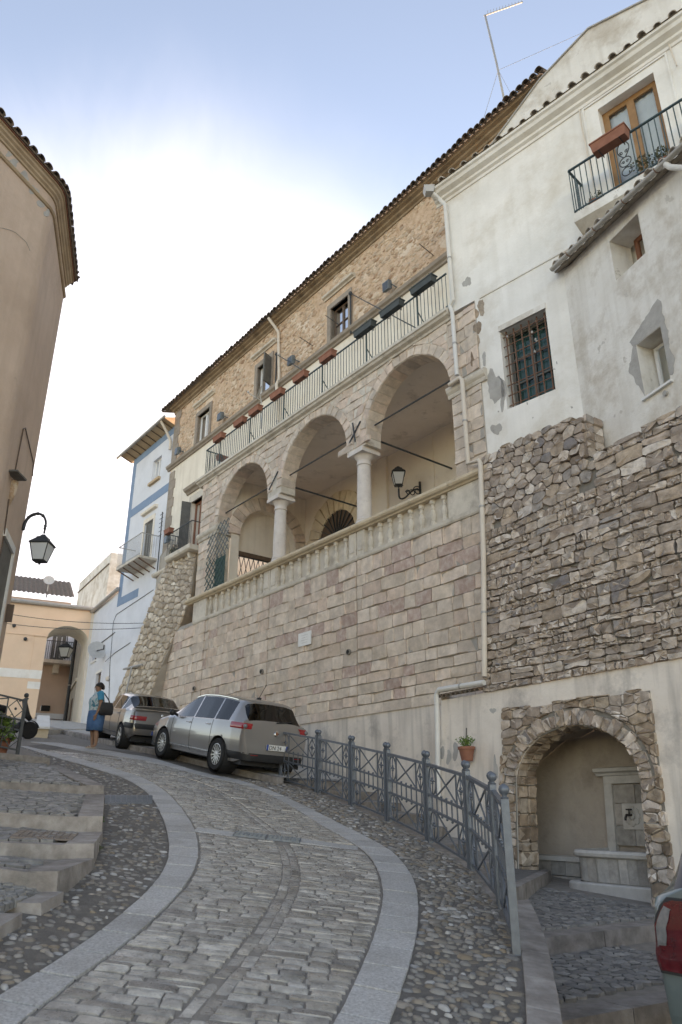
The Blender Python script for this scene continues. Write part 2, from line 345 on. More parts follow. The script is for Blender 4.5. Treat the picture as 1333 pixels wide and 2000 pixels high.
M('sett', [(0.5, 0.5, 0.5), (0.95, 0.95, 0.95), (1.35, 1.35, 1.35)], sc=8, rough=0.33, bump=0.42, bsc=26, var=0.2, rvar=0.14, bdist=0.035, spec=0.55,
  pal=[(0.0, (0.249, 0.224, 0.200)), (0.3, (0.362, 0.336, 0.302)), (0.5, (0.277, 0.241, 0.205)), (0.75, (0.418, 0.392, 0.351)), (1.0, (0.316, 0.280, 0.238))])
M('road_mortar', [(0.20, 0.175, 0.15), (0.30, 0.265, 0.23)], sc=9, rough=0.95, bump=0.6, bsc=70)
M('joint_dark', [(0.07, 0.06, 0.052), (0.11, 0.097, 0.085)], sc=12, rough=0.95, bump=0.3, bsc=80)
M('pebble_bed', [(0.127, 0.112, 0.098), (0.201, 0.178, 0.155)], sc=10, rough=0.92, bump=0.8, bsc=55, bdist=0.03, stain=((0.252, 0.224, 0.190), 4, 0.55, 0.7, 0.5))
M('pebble', [(0.8, 0.8, 0.8), (1.15, 1.15, 1.15)], sc=14, rough=0.45, bump=0.2, bsc=80, var=0.15,
  pal=[(0.0, (0.150, 0.138, 0.126)), (0.25, (0.230, 0.213, 0.190)), (0.45, (0.179, 0.145, 0.110)), (0.6, (0.265, 0.248, 0.230)), (0.75, (0.230, 0.173, 0.116)), (0.88, (0.173, 0.173, 0.173)), (0.965, (0.443, 0.420, 0.390)), (1.0, (0.407, 0.381, 0.354))])
M('kerb', [(0.20, 0.17, 0.15), (0.29, 0.255, 0.23), (0.37, 0.335, 0.305)], sc=6, rough=0.8, bump=0.5, bsc=60, var=0.13, stain=((0.12, 0.105, 0.09), 2.2, 0.48, 0.70, 0.7))
M('cobble', [(0.574, 0.574, 0.574), (1.15, 1.15, 1.15)], sc=9, rough=0.6, bump=0.5, bsc=40, var=0.2,
  pal=[(0.0, (0.213, 0.203, 0.192)), (0.4, (0.298, 0.283, 0.262)), (0.7, (0.181, 0.176, 0.171)), (1.0, (0.320, 0.298, 0.267))])
M('terrain', [(0.16, 0.145, 0.125), (0.24, 0.22, 0.19)], sc=2, rough=0.95, bump=0.5, bsc=20)
M('far_paving', [(0.364, 0.345, 0.319), (0.520, 0.494, 0.455)], sc=7, rough=0.8, bump=0.5, bsc=12)
# roofs, metal, wood, glass
M('tile', [(0.6, 0.6, 0.6), (1.15, 1.15, 1.15)], sc=9, rough=0.9, bump=0.4, bsc=40, var=0.2, pal=[(0, (0.19, 0.145, 0.115)), (0.4, (0.27, 0.215, 0.17)), (0.7, (0.15, 0.13, 0.11)), (1.0, (0.30, 0.20, 0.145))], stain=((0.10, 0.10, 0.085), 6, 0.52, 0.7, 0.7))
M('tile_red', [(0.6, 0.6, 0.6), (1.15, 1.15, 1.15)], sc=9, rough=0.9, bump=0.4, bsc=40, var=0.2, pal=[(0, (0.22, 0.085, 0.055)), (0.5, (0.28, 0.12, 0.075)), (1.0, (0.15, 0.075, 0.055))])
M('tile_pale', [(0.7, 0.7, 0.7), (1.15, 1.15, 1.15)], sc=9, rough=0.9, bump=0.4, bsc=40, var=0.15, pal=[(0, (0.46, 0.39, 0.32)), (0.5, (0.56, 0.50, 0.43)), (1.0, (0.38, 0.32, 0.26))], stain=((0.12, 0.11, 0.10), 6, 0.52, 0.7, 0.7))
M('iron', [(0.028, 0.033, 0.036), (0.05, 0.055, 0.06)], sc=20, rough=0.55, bump=0.1, bsc=120, spec=0.5)
M('rail_green', [(0.035, 0.065, 0.070), (0.055, 0.09, 0.095)], sc=20, rough=0.5, bump=0.1, bsc=120)
M('fence_grey', [(0.099, 0.116, 0.138), (0.144, 0.164, 0.190)], sc=14, rough=0.42, bump=0.12, bsc=90, spec=0.6, metal=0.35)
M('rust', [(0.14, 0.07, 0.045), (0.20, 0.11, 0.075)], sc=14, rough=0.85, bump=0.3, bsc=90)
M('old_iron', [(0.15, 0.12, 0.10), (0.23, 0.185, 0.16)], sc=14, rough=0.7, bump=0.4, bsc=60)
M('pipe_white', [(0.62, 0.60, 0.56), (0.70, 0.68, 0.64)], sc=3, rough=0.5, bump=0.05)
M('pipe_cream', [(0.60, 0.52, 0.43), (0.68, 0.60, 0.51)], sc=3, rough=0.55, bump=0.05)
M('zinc', [(0.36, 0.34, 0.315), (0.46, 0.44, 0.41)], sc=4, rough=0.5, bump=0.1, metal=0.4)
M('wood_door', [(0.27, 0.135, 0.055), (0.36, 0.195, 0.085)], sc=6, rough=0.5, bump=0.15, bsc=50)
M('wood_red', [(0.20, 0.075, 0.04), (0.27, 0.11, 0.06)], sc=6, rough=0.5, bump=0.15, bsc=50)
M('wood_brown', [(0.10, 0.065, 0.045), (0.15, 0.10, 0.07)], sc=6, rough=0.6, bump=0.15, bsc=50)
M('shutter_grey', [(0.10, 0.095, 0.085), (0.15, 0.145, 0.13)], sc=6, rough=0.6, bump=0.15, bsc=50)
M('white_paint', [(0.68, 0.68, 0.67), (0.76, 0.76, 0.75)], sc=3, rough=0.5, bump=0.05)
M('window_stone', [(0.26, 0.215, 0.175), (0.36, 0.305, 0.255)], sc=4, rough=0.9, bump=0.4, bsc=30, var=0.07)
M('curtain', [(0.66, 0.68, 0.70), (0.78, 0.79, 0.80)], sc=4, rough=0.9, bump=0)
M('green_curtain', [(0.02, 0.09, 0.085), (0.04, 0.14, 0.13)], sc=3, rough=0.7, bump=0)
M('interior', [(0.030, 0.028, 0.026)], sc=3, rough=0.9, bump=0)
M('pane_dark', [(0.05, 0.06, 0.065), (0.075, 0.085, 0.09)], sc=1.5, rough=0.06, bump=0, spec=0.7)
glass('glass')
M('frosted', [(0.62, 0.66, 0.68), (0.70, 0.73, 0.74)], sc=2, rough=0.3, bump=0)
M('terracotta', [(0.25, 0.095, 0.06), (0.33, 0.14, 0.09)], sc=6, rough=0.8, bump=0.15, var=0.1)
M('planter_dark', [(0.045, 0.055, 0.055), (0.07, 0.08, 0.08)], sc=6, rough=0.6, bump=0.15)
M('soil', [(0.05, 0.035, 0.025), (0.08, 0.06, 0.04)], sc=20, rough=1, bump=0.5)
M('leaf', [(0.045, 0.085, 0.022), (0.085, 0.135, 0.04)], sc=14, rough=0.6, bump=0, var=0.3)
M('leaf_light', [(0.085, 0.15, 0.03), (0.13, 0.21, 0.05)], sc=14, rough=0.6, bump=0, var=0.3)
M('leaf_dry', [(0.09, 0.10, 0.055), (0.14, 0.14, 0.085)], sc=14, rough=0.7, bump=0, var=0.3)
M('flower_red', [(0.40, 0.03, 0.03), (0.5, 0.06, 0.05)], sc=14, rough=0.6, bump=0)
M('lamp_grey', [(0.12, 0.15, 0.165), (0.17, 0.20, 0.215)], sc=10, rough=0.5, bump=0.05)
M('dish_grey', [(0.42, 0.42, 0.41), (0.50, 0.50, 0.49)], sc=6, rough=0.5, bump=0.05)
M('marble', [(0.66, 0.65, 0.62), (0.74, 0.73, 0.70)], sc=5, rough=0.4, bump=0.05)
M('mesh_green', [(0.035, 0.085, 0.07), (0.06, 0.115, 0.10)], sc=9, rough=0.8, bump=0.3)
M('trellis_wood', [(0.16, 0.19, 0.19), (0.26, 0.28, 0.275)], sc=6, rough=0.8, bump=0.1)
M('trellis_green', [(0.05, 0.10, 0.10), (0.075, 0.13, 0.13)], sc=6, rough=0.7, bump=0.1)
M('fountain_stone', [(0.460, 0.437, 0.402), (0.575, 0.546, 0.506)], sc=5, rough=0.65, bump=0.2, bsc=60, stain=((0.276, 0.253, 0.230), 3, 0.52, 0.72, 0.5))
M('fountain_panel', [(0.7, 0.7, 0.7), (1.15, 1.15, 1.15)], sc=8, rough=0.75, bump=0.4, bsc=40, var=0.12, pal=[(0, (0.310, 0.287, 0.259)), (0.3, (0.414, 0.391, 0.356)), (0.6, (0.356, 0.305, 0.259)), (0.8, (0.460, 0.437, 0.402)), (1.0, (0.402, 0.287, 0.218))])
M('bronze', [(0.035, 0.03, 0.028), (0.06, 0.05, 0.045)], sc=10, rough=0.4, metal=0.7, bump=0)
# cars and person
def paint(name, c, metal=0.55, rough=0.28):
    M(name, [tuple(x * 0.97 for x in c), c], sc=3, rough=rough, bump=0, metal=metal, spec=0.5, coat=0.9)
paint('paint_silver', (0.30, 0.285, 0.27)); paint('paint_dark', (0.19, 0.175, 0.16)); paint('paint_green', (0.115, 0.155, 0.155), 0.25)
glass('car_glass', (0.20, 0.225, 0.22), 0.15)
M('car_cloth', [(0.06, 0.06, 0.062), (0.09, 0.09, 0.092)], sc=8, rough=0.9, bump=0.1)
M('car_black', [(0.018, 0.018, 0.019), (0.026, 0.026, 0.027)], sc=8, rough=0.55, bump=0.05)
M('tyre', [(0.014, 0.014, 0.014), (0.022, 0.021, 0.020)], sc=12, rough=0.85, bump=0.2, bsc=60)
M('alloy', [(0.45, 0.44, 0.42), (0.55, 0.54, 0.52)], sc=8, rough=0.35, metal=0.8, bump=0)
M('chrome', [(0.6, 0.6, 0.6)], sc=3, rough=0.12, metal=1.0, bump=0)
M('tail_red', [(0.26, 0.010, 0.014), (0.38, 0.016, 0.018)], sc=12, rough=0.12, bump=0, coat=1.0)
M('tail_dark', [(0.055, 0.004, 0.007), (0.11, 0.006, 0.010)], sc=12, rough=0.1, bump=0, coat=1.0)
M('tail_clear', [(0.10, 0.105, 0.11), (0.20, 0.20, 0.205)], sc=20, rough=0.08, bump=0, coat=1.0)
M('plate_white', [(0.70, 0.70, 0.68)], sc=4, rough=0.4, bump=0)
M('plate_blue', [(0.02, 0.07, 0.30)], sc=4, rough=0.4, bump=0)
M('black_print', [(0.015, 0.015, 0.015)], sc=4, rough=0.5, bump=0)
M('skin', [(0.27, 0.145, 0.09), (0.34, 0.19, 0.125)], sc=12, rough=0.55, bump=0)
M('hair', [(0.010, 0.007, 0.006), (0.022, 0.016, 0.013)], sc=50, rough=0.5, bump=0.4, bsc=90)
M('denim', [(0.035, 0.10, 0.22), (0.07, 0.17, 0.32)], sc=7, rough=0.85, bump=0.2, bsc=150)
M('shirt_blue', [(0.015, 0.22, 0.36), (0.03, 0.28, 0.42)], sc=9, rough=0.8, bump=0.15, bsc=40)
M('shirt_print', [(0.02, 0.25, 0.33), (0.03, 0.16, 0.22), (0.55, 0.58, 0.58), (0.06, 0.33, 0.38), (0.40, 0.42, 0.45)], sc=7, rough=0.8, bump=0.15, bsc=40)
M('bag_black', [(0.012, 0.012, 0.014), (0.02, 0.02, 0.022)], sc=9, rough=0.6, bump=0.2)
M('sandal', [(0.30, 0.25, 0.21), (0.40, 0.35, 0.30)], sc=20, rough=0.7, bump=0.1)

# ---------------------------------------------------------------- piece makers
def clip(poly, nx, ny, c):            # keep nx*x+ny*y<=c
    out = []
    for i in range(len(poly)):
        a, b = poly[i - 1], poly[i]
        da = nx * a[0] + ny * a[1] - c; db = nx * b[0] + ny * b[1] - c
        if (da <= 0) != (db <= 0):
            t = da / (da - db); out.append((a[0] + (b[0] - a[0]) * t, a[1] + (b[1] - a[1]) * t))
        if db <= 0: out.append(b)
    return out
def voronoi(sites, asp=1.0, rad=None):
    """cells of the sites; asp > 1 makes cells longer in x"""
    P = np.array([(x / asp, y) for x, y in sites]); n = len(P); cells = []
    for i in range(n):
        d = P - P[i]; dd = (d * d).sum(1)
        near = np.argsort(dd)[1:22] if n > 22 else [j for j in np.argsort(dd) if j != i]
        rr = rad or 3.0 * math.sqrt(dd[near[min(5, len(near) - 1)]])
        x, y = P[i]; poly = [(x - rr, y - rr), (x + rr, y - rr), (x + rr, y + rr), (x - rr, y + rr)]
        for j in near:
            nx, ny = d[j]; m = (P[i] + P[j]) / 2
            poly = clip(poly, nx, ny, nx * m[0] + ny * m[1])
            if len(poly) < 3: break
        cells.append([(a * asp, b) for a, b in poly])
    return cells
def chaikin(p, w=.78):
    o = []; v = 1 - w
    for i in range(len(p)):
        a, b = p[i], p[(i + 1) % len(p)]
        o += [(a[0] * w + b[0] * v, a[1] * w + b[1] * v), (a[0] * v + b[0] * w, a[1] * v + b[1] * w)]
    return o
def area(p): return 0.5 * sum(p[i - 1][0] * p[i][1] - p[i][0] * p[i - 1][1] for i in range(len(p)))
def cen(p): return (sum(a[0] for a in p) / len(p), sum(a[1] for a in p) / len(p))
def shrink(p, g):
    cx, cy = cen(p); o = []
    for x, y in p:
        dx, dy = x - cx, y - cy; l = math.hypot(dx, dy) or 1
        k = max(0.3, 1 - g / l); o.append((cx + dx * k, cy + dy * k))
    return o
def stone(mb, poly, P, h=0.04, joint=0.012, back=-0.04, rnd=None, soft=0.72, flat=False, rough=0.3, chk=True, cut=.78):
    """one faced stone: poly in facade (s, z); P(s, o, z) maps to world"""
    rnd = rnd or random
    if area(poly) < 0: poly = poly[::-1]
    poly = shrink(poly, joint)
    if chk: poly = chaikin(poly, cut)
    cx, cy = cen(poly); n = len(poly); o = len(mb.V)
    hh = h * rnd.uniform(0.65, 1.25); tx, ty = rnd.uniform(-.12, .12), rnd.uniform(-.12, .12)
    for x, y in poly: mb.V.append(P(x, back, y))
    for x, y in poly: mb.V.append(P(x, hh * (0.35 if not flat else 0.75) + rnd.uniform(0, 1) * h * rough * 0.5, y))
    for x, y in poly:
        k = soft * rnd.uniform(0.92, 1.06); xx, yy = cx + (x - cx) * k, cy + (y - cy) * k
        mb.V.append(P(xx, hh + rnd.uniform(-1, 1) * h * rough * 0.6 + (tx * (xx - cx) + ty * (yy - cy)), yy))
    mb.V.append(P(cx, hh * (1.1 if not flat else 1.0) + rnd.uniform(-.5, .5) * h * rough * 0.6, cy))
    for r_ in range(2):
        for i in range(n):
            j = (i + 1) % n; mb.F.append((o + r_ * n + i, o + r_ * n + j, o + (r_ + 1) * n + j, o + (r_ + 1) * n + i))
    for i in range(n): mb.F.append((o + 2 * n + i, o + 2 * n + (i + 1) % n, o + 3 * n))
def emit_pieces(pieces, name, mat, parent, keep=300, smooth=40, restname=None, key=None):
    """pieces: list of (size, MB[, mat]); the largest become objects, the rest one 'stuff' part"""
    pieces = sorted(pieces, key=lambda t: -t[0])
    for p in pieces[:keep]:
        p[1].build(name, p[2] if len(p) > 2 else mat, parent, smooth=smooth, fix=False)
    groups = {}
    for p in pieces[keep:]:
        groups.setdefault(p[2] if len(p) > 2 else mat, MB()).add(p[1].V, p[1].F)
    for mt, mb in groups.items():
        mb.build(restname or ('small_' + name + 's'), mt, parent, smooth=smooth, kind='stuff', fix=False)
def wall_holes(mb, fr, s0, s1, z0, z1, holes, o=0.0, back=None):
    """flat wall with rectangular openings and their reveals; holes: (s0, s1, z0, z1, depth)"""
    S = sorted({s0, s1, *[min(max(h[i], s0), s1) for h in holes for i in (0, 1)]}); Z = sorted({z0, z1, *[min(max(h[i], z0), z1) for h in holes for i in (2, 3)]})
    P = fr.P
    for i in range(len(S) - 1):
        for k in range(len(Z) - 1):
            cs, cz = (S[i] + S[i + 1]) / 2, (Z[k] + Z[k + 1]) / 2
            if any(h[0] < cs < h[1] and h[2] < cz < h[3] for h in holes): continue
            mb.quad(P(S[i], o, Z[k]), P(S[i + 1], o, Z[k]), P(S[i + 1], o, Z[k + 1]), P(S[i], o, Z[k + 1]))
    for a, b, c, d, dp in holes:
        mb.quad(P(a, o, c), P(a, o - dp, c), P(a, o - dp, d), P(a, o, d)); mb.quad(P(b, o, c), P(b, o, d), P(b, o - dp, d), P(b, o - dp, c))
        mb.quad(P(a, o, d), P(a, o - dp, d), P(b, o - dp, d), P(b, o, d)); mb.quad(P(a, o, c), P(b, o, c), P(b, o - dp, c), P(a, o - dp, c))
def profile(mb, fr, s0, s1, prof, ends=True):         # moulding: prof = [(o, z)...] swept along s
    mb.grid([[fr.P(s, o, z) for o, z in prof] for s in (s0, s1)])
    if ends:
        mb.add([fr.P(s0, o, z) for o, z in prof], [tuple(range(len(prof)))]); mb.add([fr.P(s1, o, z) for o, z in prof], [tuple(reversed(range(len(prof))))])
def casement(parent, fr, s0, s1, z0, z1, o, wood, leaves=2, fw=0.06, cross=(), behind='curtain', panel=0.0, glz='glass', name='window'):
    """a window or glazed door: frame, panes and what hangs behind, at depth o"""
    f = MB(); f.box(fr, s0, s0 + fw, o - .05, o, z0, z1); f.box(fr, s1 - fw, s1, o - .05, o, z0, z1)
    f.box(fr, s0 + fw, s1 - fw, o - .05, o, z1 - fw, z1); f.box(fr, s0 + fw, s1 - fw, o - .05, o, z0, z0 + fw)
    w = (s1 - s0 - 2 * fw) / leaves
    for k in range(1, leaves): c = s0 + fw + w * k; f.box(fr, c - fw * .6, c + fw * .6, o - .045, o + .012, z0 + fw, z1 - fw)
    for zc in cross: f.box(fr, s0 + fw, s1 - fw, o - .04, o + .004, zc - .02, zc + .02)
    fo = f.build(name, wood, parent)
    if panel:
        pn = MB(); pn.box(fr, s0 + fw, s1 - fw, o - .035, o - .01, z0 + fw, z0 + panel); pn.build('door_panel', 'blue_white', fo)
    zb = z0 + max(fw, panel)
    for k in range(leaves):
        a = s0 + fw + w * k; g = MB(); g.quad(fr.P(a, o - .025, zb), fr.P(a + w, o - .025, zb), fr.P(a + w, o - .025, z1 - fw), fr.P(a, o - .025, z1 - fw))
        g.build('pane', glz, fo, fix=False)
    if behind:
        c = MB(); n = 24
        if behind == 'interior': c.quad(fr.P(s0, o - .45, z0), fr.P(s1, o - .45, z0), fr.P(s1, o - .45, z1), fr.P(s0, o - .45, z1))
        else: c.grid([[fr.P(s0 + (s1 - s0) * i / n, o - .10 + .012 * math.sin(i * 2.1), z) for i in range(n + 1)] for z in (z0, z1)])
        c.build('curtain' if behind != 'interior' else 'dark_room', behind, fo, smooth=True, fix=False)
    return fo
def leafy(mb, c, rx, ry, rz, n, size=0.03, rnd=random):   # a spray of small leaf faces inside an ellipsoid
    c = Vector(c)
    for _ in range(n):
        while True:
            p = Vector((rnd.uniform(-1, 1), rnd.uniform(-1, 1), rnd.uniform(-1, 1)))
            if p.length < 1: break
        p = c + Vector((p.x * rx, p.y * ry, p.z * rz)); a = Vector((rnd.gauss(0, 1), rnd.gauss(0, 1), rnd.gauss(0, .6))).normalized()
        b = a.cross(Vector((rnd.gauss(0, 1), rnd.gauss(0, 1), rnd.gauss(0, 1)))).normalized(); s = size * rnd.uniform(.6, 1.4)
        mb.add([p - a * s, p + b * s * .45, p + a * s, p - b * s * .45], [(0, 1, 2, 3)])
# ================================================================ GROUND AND STREET
def V2(p): return np.array([p[0], p[1]])
def conv(lst, ox, oy, k): return [(ox + x / k, oy + y / k) for x, y in lst]
def resample(pts, step):
    pts = [np.array(p, float) for p in pts]; L_ = [0]
    for a, b in zip(pts, pts[1:]): L_.append(L_[-1] + np.linalg.norm(b - a))
    n = max(2, int(L_[-1] / step) + 1); ts = np.linspace(0, L_[-1], n)
    return np.stack([np.interp(ts, L_, [p[i] for p in pts]) for i in range(len(pts[0]))], 1)
def smoothp(pts, it=2):
    for _ in range(it):
        pts = [pts[0]] + [(np.array(pts[i - 1]) + 2 * np.array(pts[i]) + np.array(pts[i + 1])) / 4 for i in range(1, len(pts) - 1)] + [pts[-1]]
    return pts
def gline(pix, ext0=0.0):
    w = [V2(gpt(*p)) for p in pix]
    if ext0: d = w[0] - w[1]; w = [w[0] + d / np.linalg.norm(d) * ext0] + w
    return smoothp([np.array(p) for p in resample(w, 0.25)], 3)
LLp = conv([(0, 1360), (290, 1185), (520, 1025), (660, 910), (750, 835), (835, 740), (875, 665), (885, 600), (880, 530), (860, 450), (835, 390), (790, 315), (745, 270), (650, 215), (480, 160), (300, 110), (100, 50)], 0, 1440, 2.666)
LRp = conv([(110, 1493), (480, 1200), (720, 1040), (815, 935), (915, 845), (985, 755), (1030, 665), (1035, 590), (1025, 520), (1000, 455), (950, 380), (890, 310), (830, 260), (745, 215), (600, 165), (420, 115), (200, 65), (95, 40)], 0, 1440, 2.666)
RLp = conv([(570, 1244), (640, 1110), (690, 1000), (735, 880), (765, 780), (778, 690), (770, 620), (740, 550), (690, 490), (640, 460), (570, 420), (490, 375), (390, 310), (280, 250), (150, 203), (0, 174)], 400, 1440, 2.2217) + [(300, 1490), (150, 1466), (60, 1450)]
RRp = conv([(805, 1244), (855, 1110), (890, 1000), (915, 900), (930, 780), (925, 680), (905, 610), (870, 560), (820, 500), (700, 435), (600, 385), (500, 335), (380, 275), (270, 228), (150, 188), (0, 160)], 400, 1440, 2.2217) + [(300, 1482), (150, 1458), (60, 1443)]
LL, LR, RL, RR = gline(LLp, 3.0), gline(LRp, 2.0), gline(RLp, 2.0), gline(RRp, 2.0)
fx = lambda line: (lambda y, l=np.array(sorted([(p[1], p[0]) for p in line])): float(np.interp(y, l[:, 0], l[:, 1])))
xLL, xLR, xRL, xRR = fx(LL), fx(LR), fx(RL), fx(RR)
KLp = conv([(0, 985), (180, 875), (330, 765), (440, 690), (510, 600), (545, 480), (540, 380), (515, 300), (455, 240), (370, 195), (280, 155), (150, 118), (60, 98)], 0, 1440, 2.666)
KL = gline(KLp, 2.5); xKL = fx(KL)
POSTS = [(-1.29, 16.31), (-.44, 14.93), (.185, 13.57), (.725, 12.2), (1.17, 10.68), (1.47, 9.15), (1.455, 7.55), (1.27, 6.12)]   # fence line, far to near
KRp = [(542, 1532), (450, 1511), (337, 1483), (251, 1464), (195, 1451)]
KR = [V2(gpt(*p)) for p in KRp]
fence_line = [np.array(p) for p in POSTS] + [V2(gpt(1024, 1960)), V2(gpt(1028, 2000)), np.array([0.9, 3.5]), np.array([0.3, 1.0]), np.array([-0.2, -4.0])]
far_line = [KR[0]] + KR[1:] + [KR[-1] + (KR[-1] - KR[-2]) * 6]
xFE = fx(fence_line + far_line[1:])

terrain = MB(); N_ = 44
xs = np.concatenate([np.linspace(-1500, -60, 6), np.linspace(-50, 50, N_), np.linspace(60, 1500, 6)])
def Gt(x, y):
    k = 60.0; return G(max(-k, min(k, x)), max(-k, min(k, y))) - 1.3
terrain.grid([[(x, y, Gt(x, y)) for x in xs] for y in xs])
terrain.build('ground', 'terrain', None, kind='structure', fix=False)
street = MB()
rows = []
for y in np.arange(-4, 46, 0.5):
    xr = xFE(y) + 0.06; rows.append([(x, y, G(x, y)) for x in np.linspace(-26, xr, 26)])
street.grid(rows)
ST = street.build('street', 'road_mortar', None, kind='structure', fix=False)
# pebble beds left and right of the paved strip
for nm, a, b in (('pebble_bed', xKL, xLL), ('pebble_bed', xRR, lambda y: xFE(y) + 0.04)):
    bed = MB(); bed.grid([[(x, y, G(x, y) + 0.004) for x in np.linspace(a(y), b(y), 5)] for y in np.arange(2.5, 19.6, 0.3)])
    bed.build(nm, 'pebble_bed', ST, fix=False)

def sett(mb, c, h=0.013, bev=0.010, rnd=random, dz=0.0):   # c: 4 ground corners ccw (x, y)
    cx = sum(p[0] for p in c) / 4; cy = sum(p[1] for p in c) / 4
    c = [(p[0] + rnd.uniform(-.006, .006), p[1] + rnd.uniform(-.005, .005)) for p in c]
    t = rnd.uniform(-.004, .004) + dz; tx, ty = rnd.uniform(-.025, .025), rnd.uniform(-.05, .05)
    z = lambda p, e: G(*p) + e + tx * (p[0] - cx) + ty * (p[1] - cy)
    ins = []
    for x, y in c:
        dx, dy = cx - x, cy - y; l = math.hypot(dx, dy); ins.append((x + dx / l * bev * 1.6, y + dy / l * bev * 1.6))
    o = len(mb.V)
    mb.V += [(p[0], p[1], G(*p) - 0.02) for p in c] + [(p[0], p[1], z(p, h * .55 + t)) for p in c] + [(p[0], p[1], z(p, h + t)) for p in ins]
    mb.V.append((cx, cy, z((cx, cy), h * 1.25 + t)))
    for r_ in (0, 4):
        for i in range(4): j = (i + 1) % 4; mb.F.append((o + r_ + i, o + r_ + j, o + r_ + 4 + j, o + r_ + 4 + i))
    for i in range(4): mb.F.append((o + 8 + i, o + 8 + (i + 1) % 4, o + 12))
rs = random.Random(3)
setts = []
y = 2.6
GRY = gpt(520, 1637)[1]
def xmid(y): return 0.5 * (xLR(y) + xRL(y)) + 0.02
while y < 17.5:
    dpt = rs.uniform(0.075, 0.12) if y < 12 else rs.uniform(0.12, 0.17)
    a, b = xLR(y) + 0.015, xRL(y) - 0.015
    m = xmid(y)
    if abs(y + dpt / 2 - GRY) < 0.13 + dpt / 2: y += dpt; continue
    sk = (xLR(y + .3) - xLR(y)) / .3 * 0.0
    for lo, hi in ((a, m - 0.085), (m + 0.085, b)):
        x = lo
        while x < hi - 0.03:
            w = rs.uniform(0.12, 0.30)
            if hi - (x + w) < 0.10: w = hi - x
            g = rs.uniform(.006, .010)
            wob = rs.uniform(-.008, .008)
            c = [(x + g, y + g + wob), (x + w - g, y + g + wob), (x + w - g, y + dpt - g + wob), (x + g, y + dpt - g + wob)]
            if c[0][1] > 1.0:
                mb = MB(); sett(mb, c, rnd=rs)
                pxs = w * dpt / (y * y * y) * (1 if y > 4.0 else 0.05)
                setts.append((pxs, mb))
            x += w
    y += dpt
y = 2.6
while y < 17.5:                                            # centre runnel laid lengthwise
    l = rs.uniform(0.16, 0.30)
    if abs(y + l / 2 - GRY) > 0.13 + l / 2:
        for x0 in (-0.078, 0.004):
            mb = MB(); c = [(xmid(y) + x0, y + .006), (xmid(y) + x0 + .074, y + .006), (xmid(y + l) + x0 + .074, y + l - .006), (xmid(y + l) + x0, y + l - .006)]
            sett(mb, c, h=0.008, rnd=rs, dz=-0.004); setts.append((0.02 * l / y ** 3 * (1 if y > 4 else .05), mb))
    y += l
emit_pieces(setts, 'sett', 'sett', ST, 300, smooth=35, restname='far_setts')
# pale stone bands
def nearest_pairs(a, b, n):
    """n + 1 joints square across a strip whose long edges are the polylines a and b"""
    ia = np.linspace(0, len(a) - 1, n + 1).astype(int); ib = []; last_ = 0
    for i in ia:
        d = ((b[last_:, :2] - a[i, :2]) ** 2).sum(1); last_ = last_ + int(d.argmin()); ib.append(last_)
    return ia, np.array(ib)
def band(A, B, name, step=0.42):
    a = resample(A, 0.03); b = resample(B, 0.03); n = int(len(a) * 0.03 / step)
    ia, ib = nearest_pairs(a, b, n)
    jn = MB(); q = [k for k in range(n + 1)]; jn.grid([[(*a[ia[k]], G(*a[ia[k]]) + .003) for k in q], [(*b[ib[k]], G(*b[ib[k]]) + .003) for k in q]]); jn.build('band_joint', 'joint_dark', ST, fix=False)
    for i in range(n):
        la, ha, lb_, hb = ia[i], ia[i + 1], ib[i], ib[i + 1]
        if hb - lb_ < 2 or ha - la < 2: continue
        mb = MB(); k = rs.uniform(-.003, .003); e = .010
        def side(p, lo, hi):
            L0 = np.linalg.norm(p[hi] - p[lo]); f = e / max(L0, .03); ts = np.linspace(f, 1 - f, 4); idx = np.linspace(lo, hi, 13)
            return [np.array([np.interp(lo + (hi - lo) * t, range(lo, hi + 1), p[lo:hi + 1, c]) for c in (0, 1)]) for t in ts]
        ring = side(b, lb_, hb) + side(a, la, ha)[::-1]; cx, cy = cen(ring)
        ring = [(p[0] + rs.uniform(-.003, .003), p[1] + rs.uniform(-.003, .003)) for p in ring]
        if area(ring) < 0: ring = ring[::-1]
        nn = len(ring); ins = [(p[0] + (cx - p[0]) * .03, p[1] + (cy - p[1]) * .03) for p in ring]
        mb.V = [(p[0], p[1], G(*p) - .03) for p in ring] + [(p[0], p[1], G(*p) + .0165 + k) for p in ring] + [(p[0], p[1], G(*p) + .019 + k) for p in ins]
        for r_ in (0, nn):
            for j in range(nn): mb.F.append((r_ + j, r_ + (j + 1) % nn, r_ + nn + (j + 1) % nn, r_ + nn + j))
        mb.F.append(tuple(2 * nn + j for j in range(nn)))
        mb.build('band_slab', 'band', ST, fix=False)
# pair the band edges by walking along them
def trim(A, B):
    return A, B
band(LL, LR, 'left'); band(RL, RR, 'right')
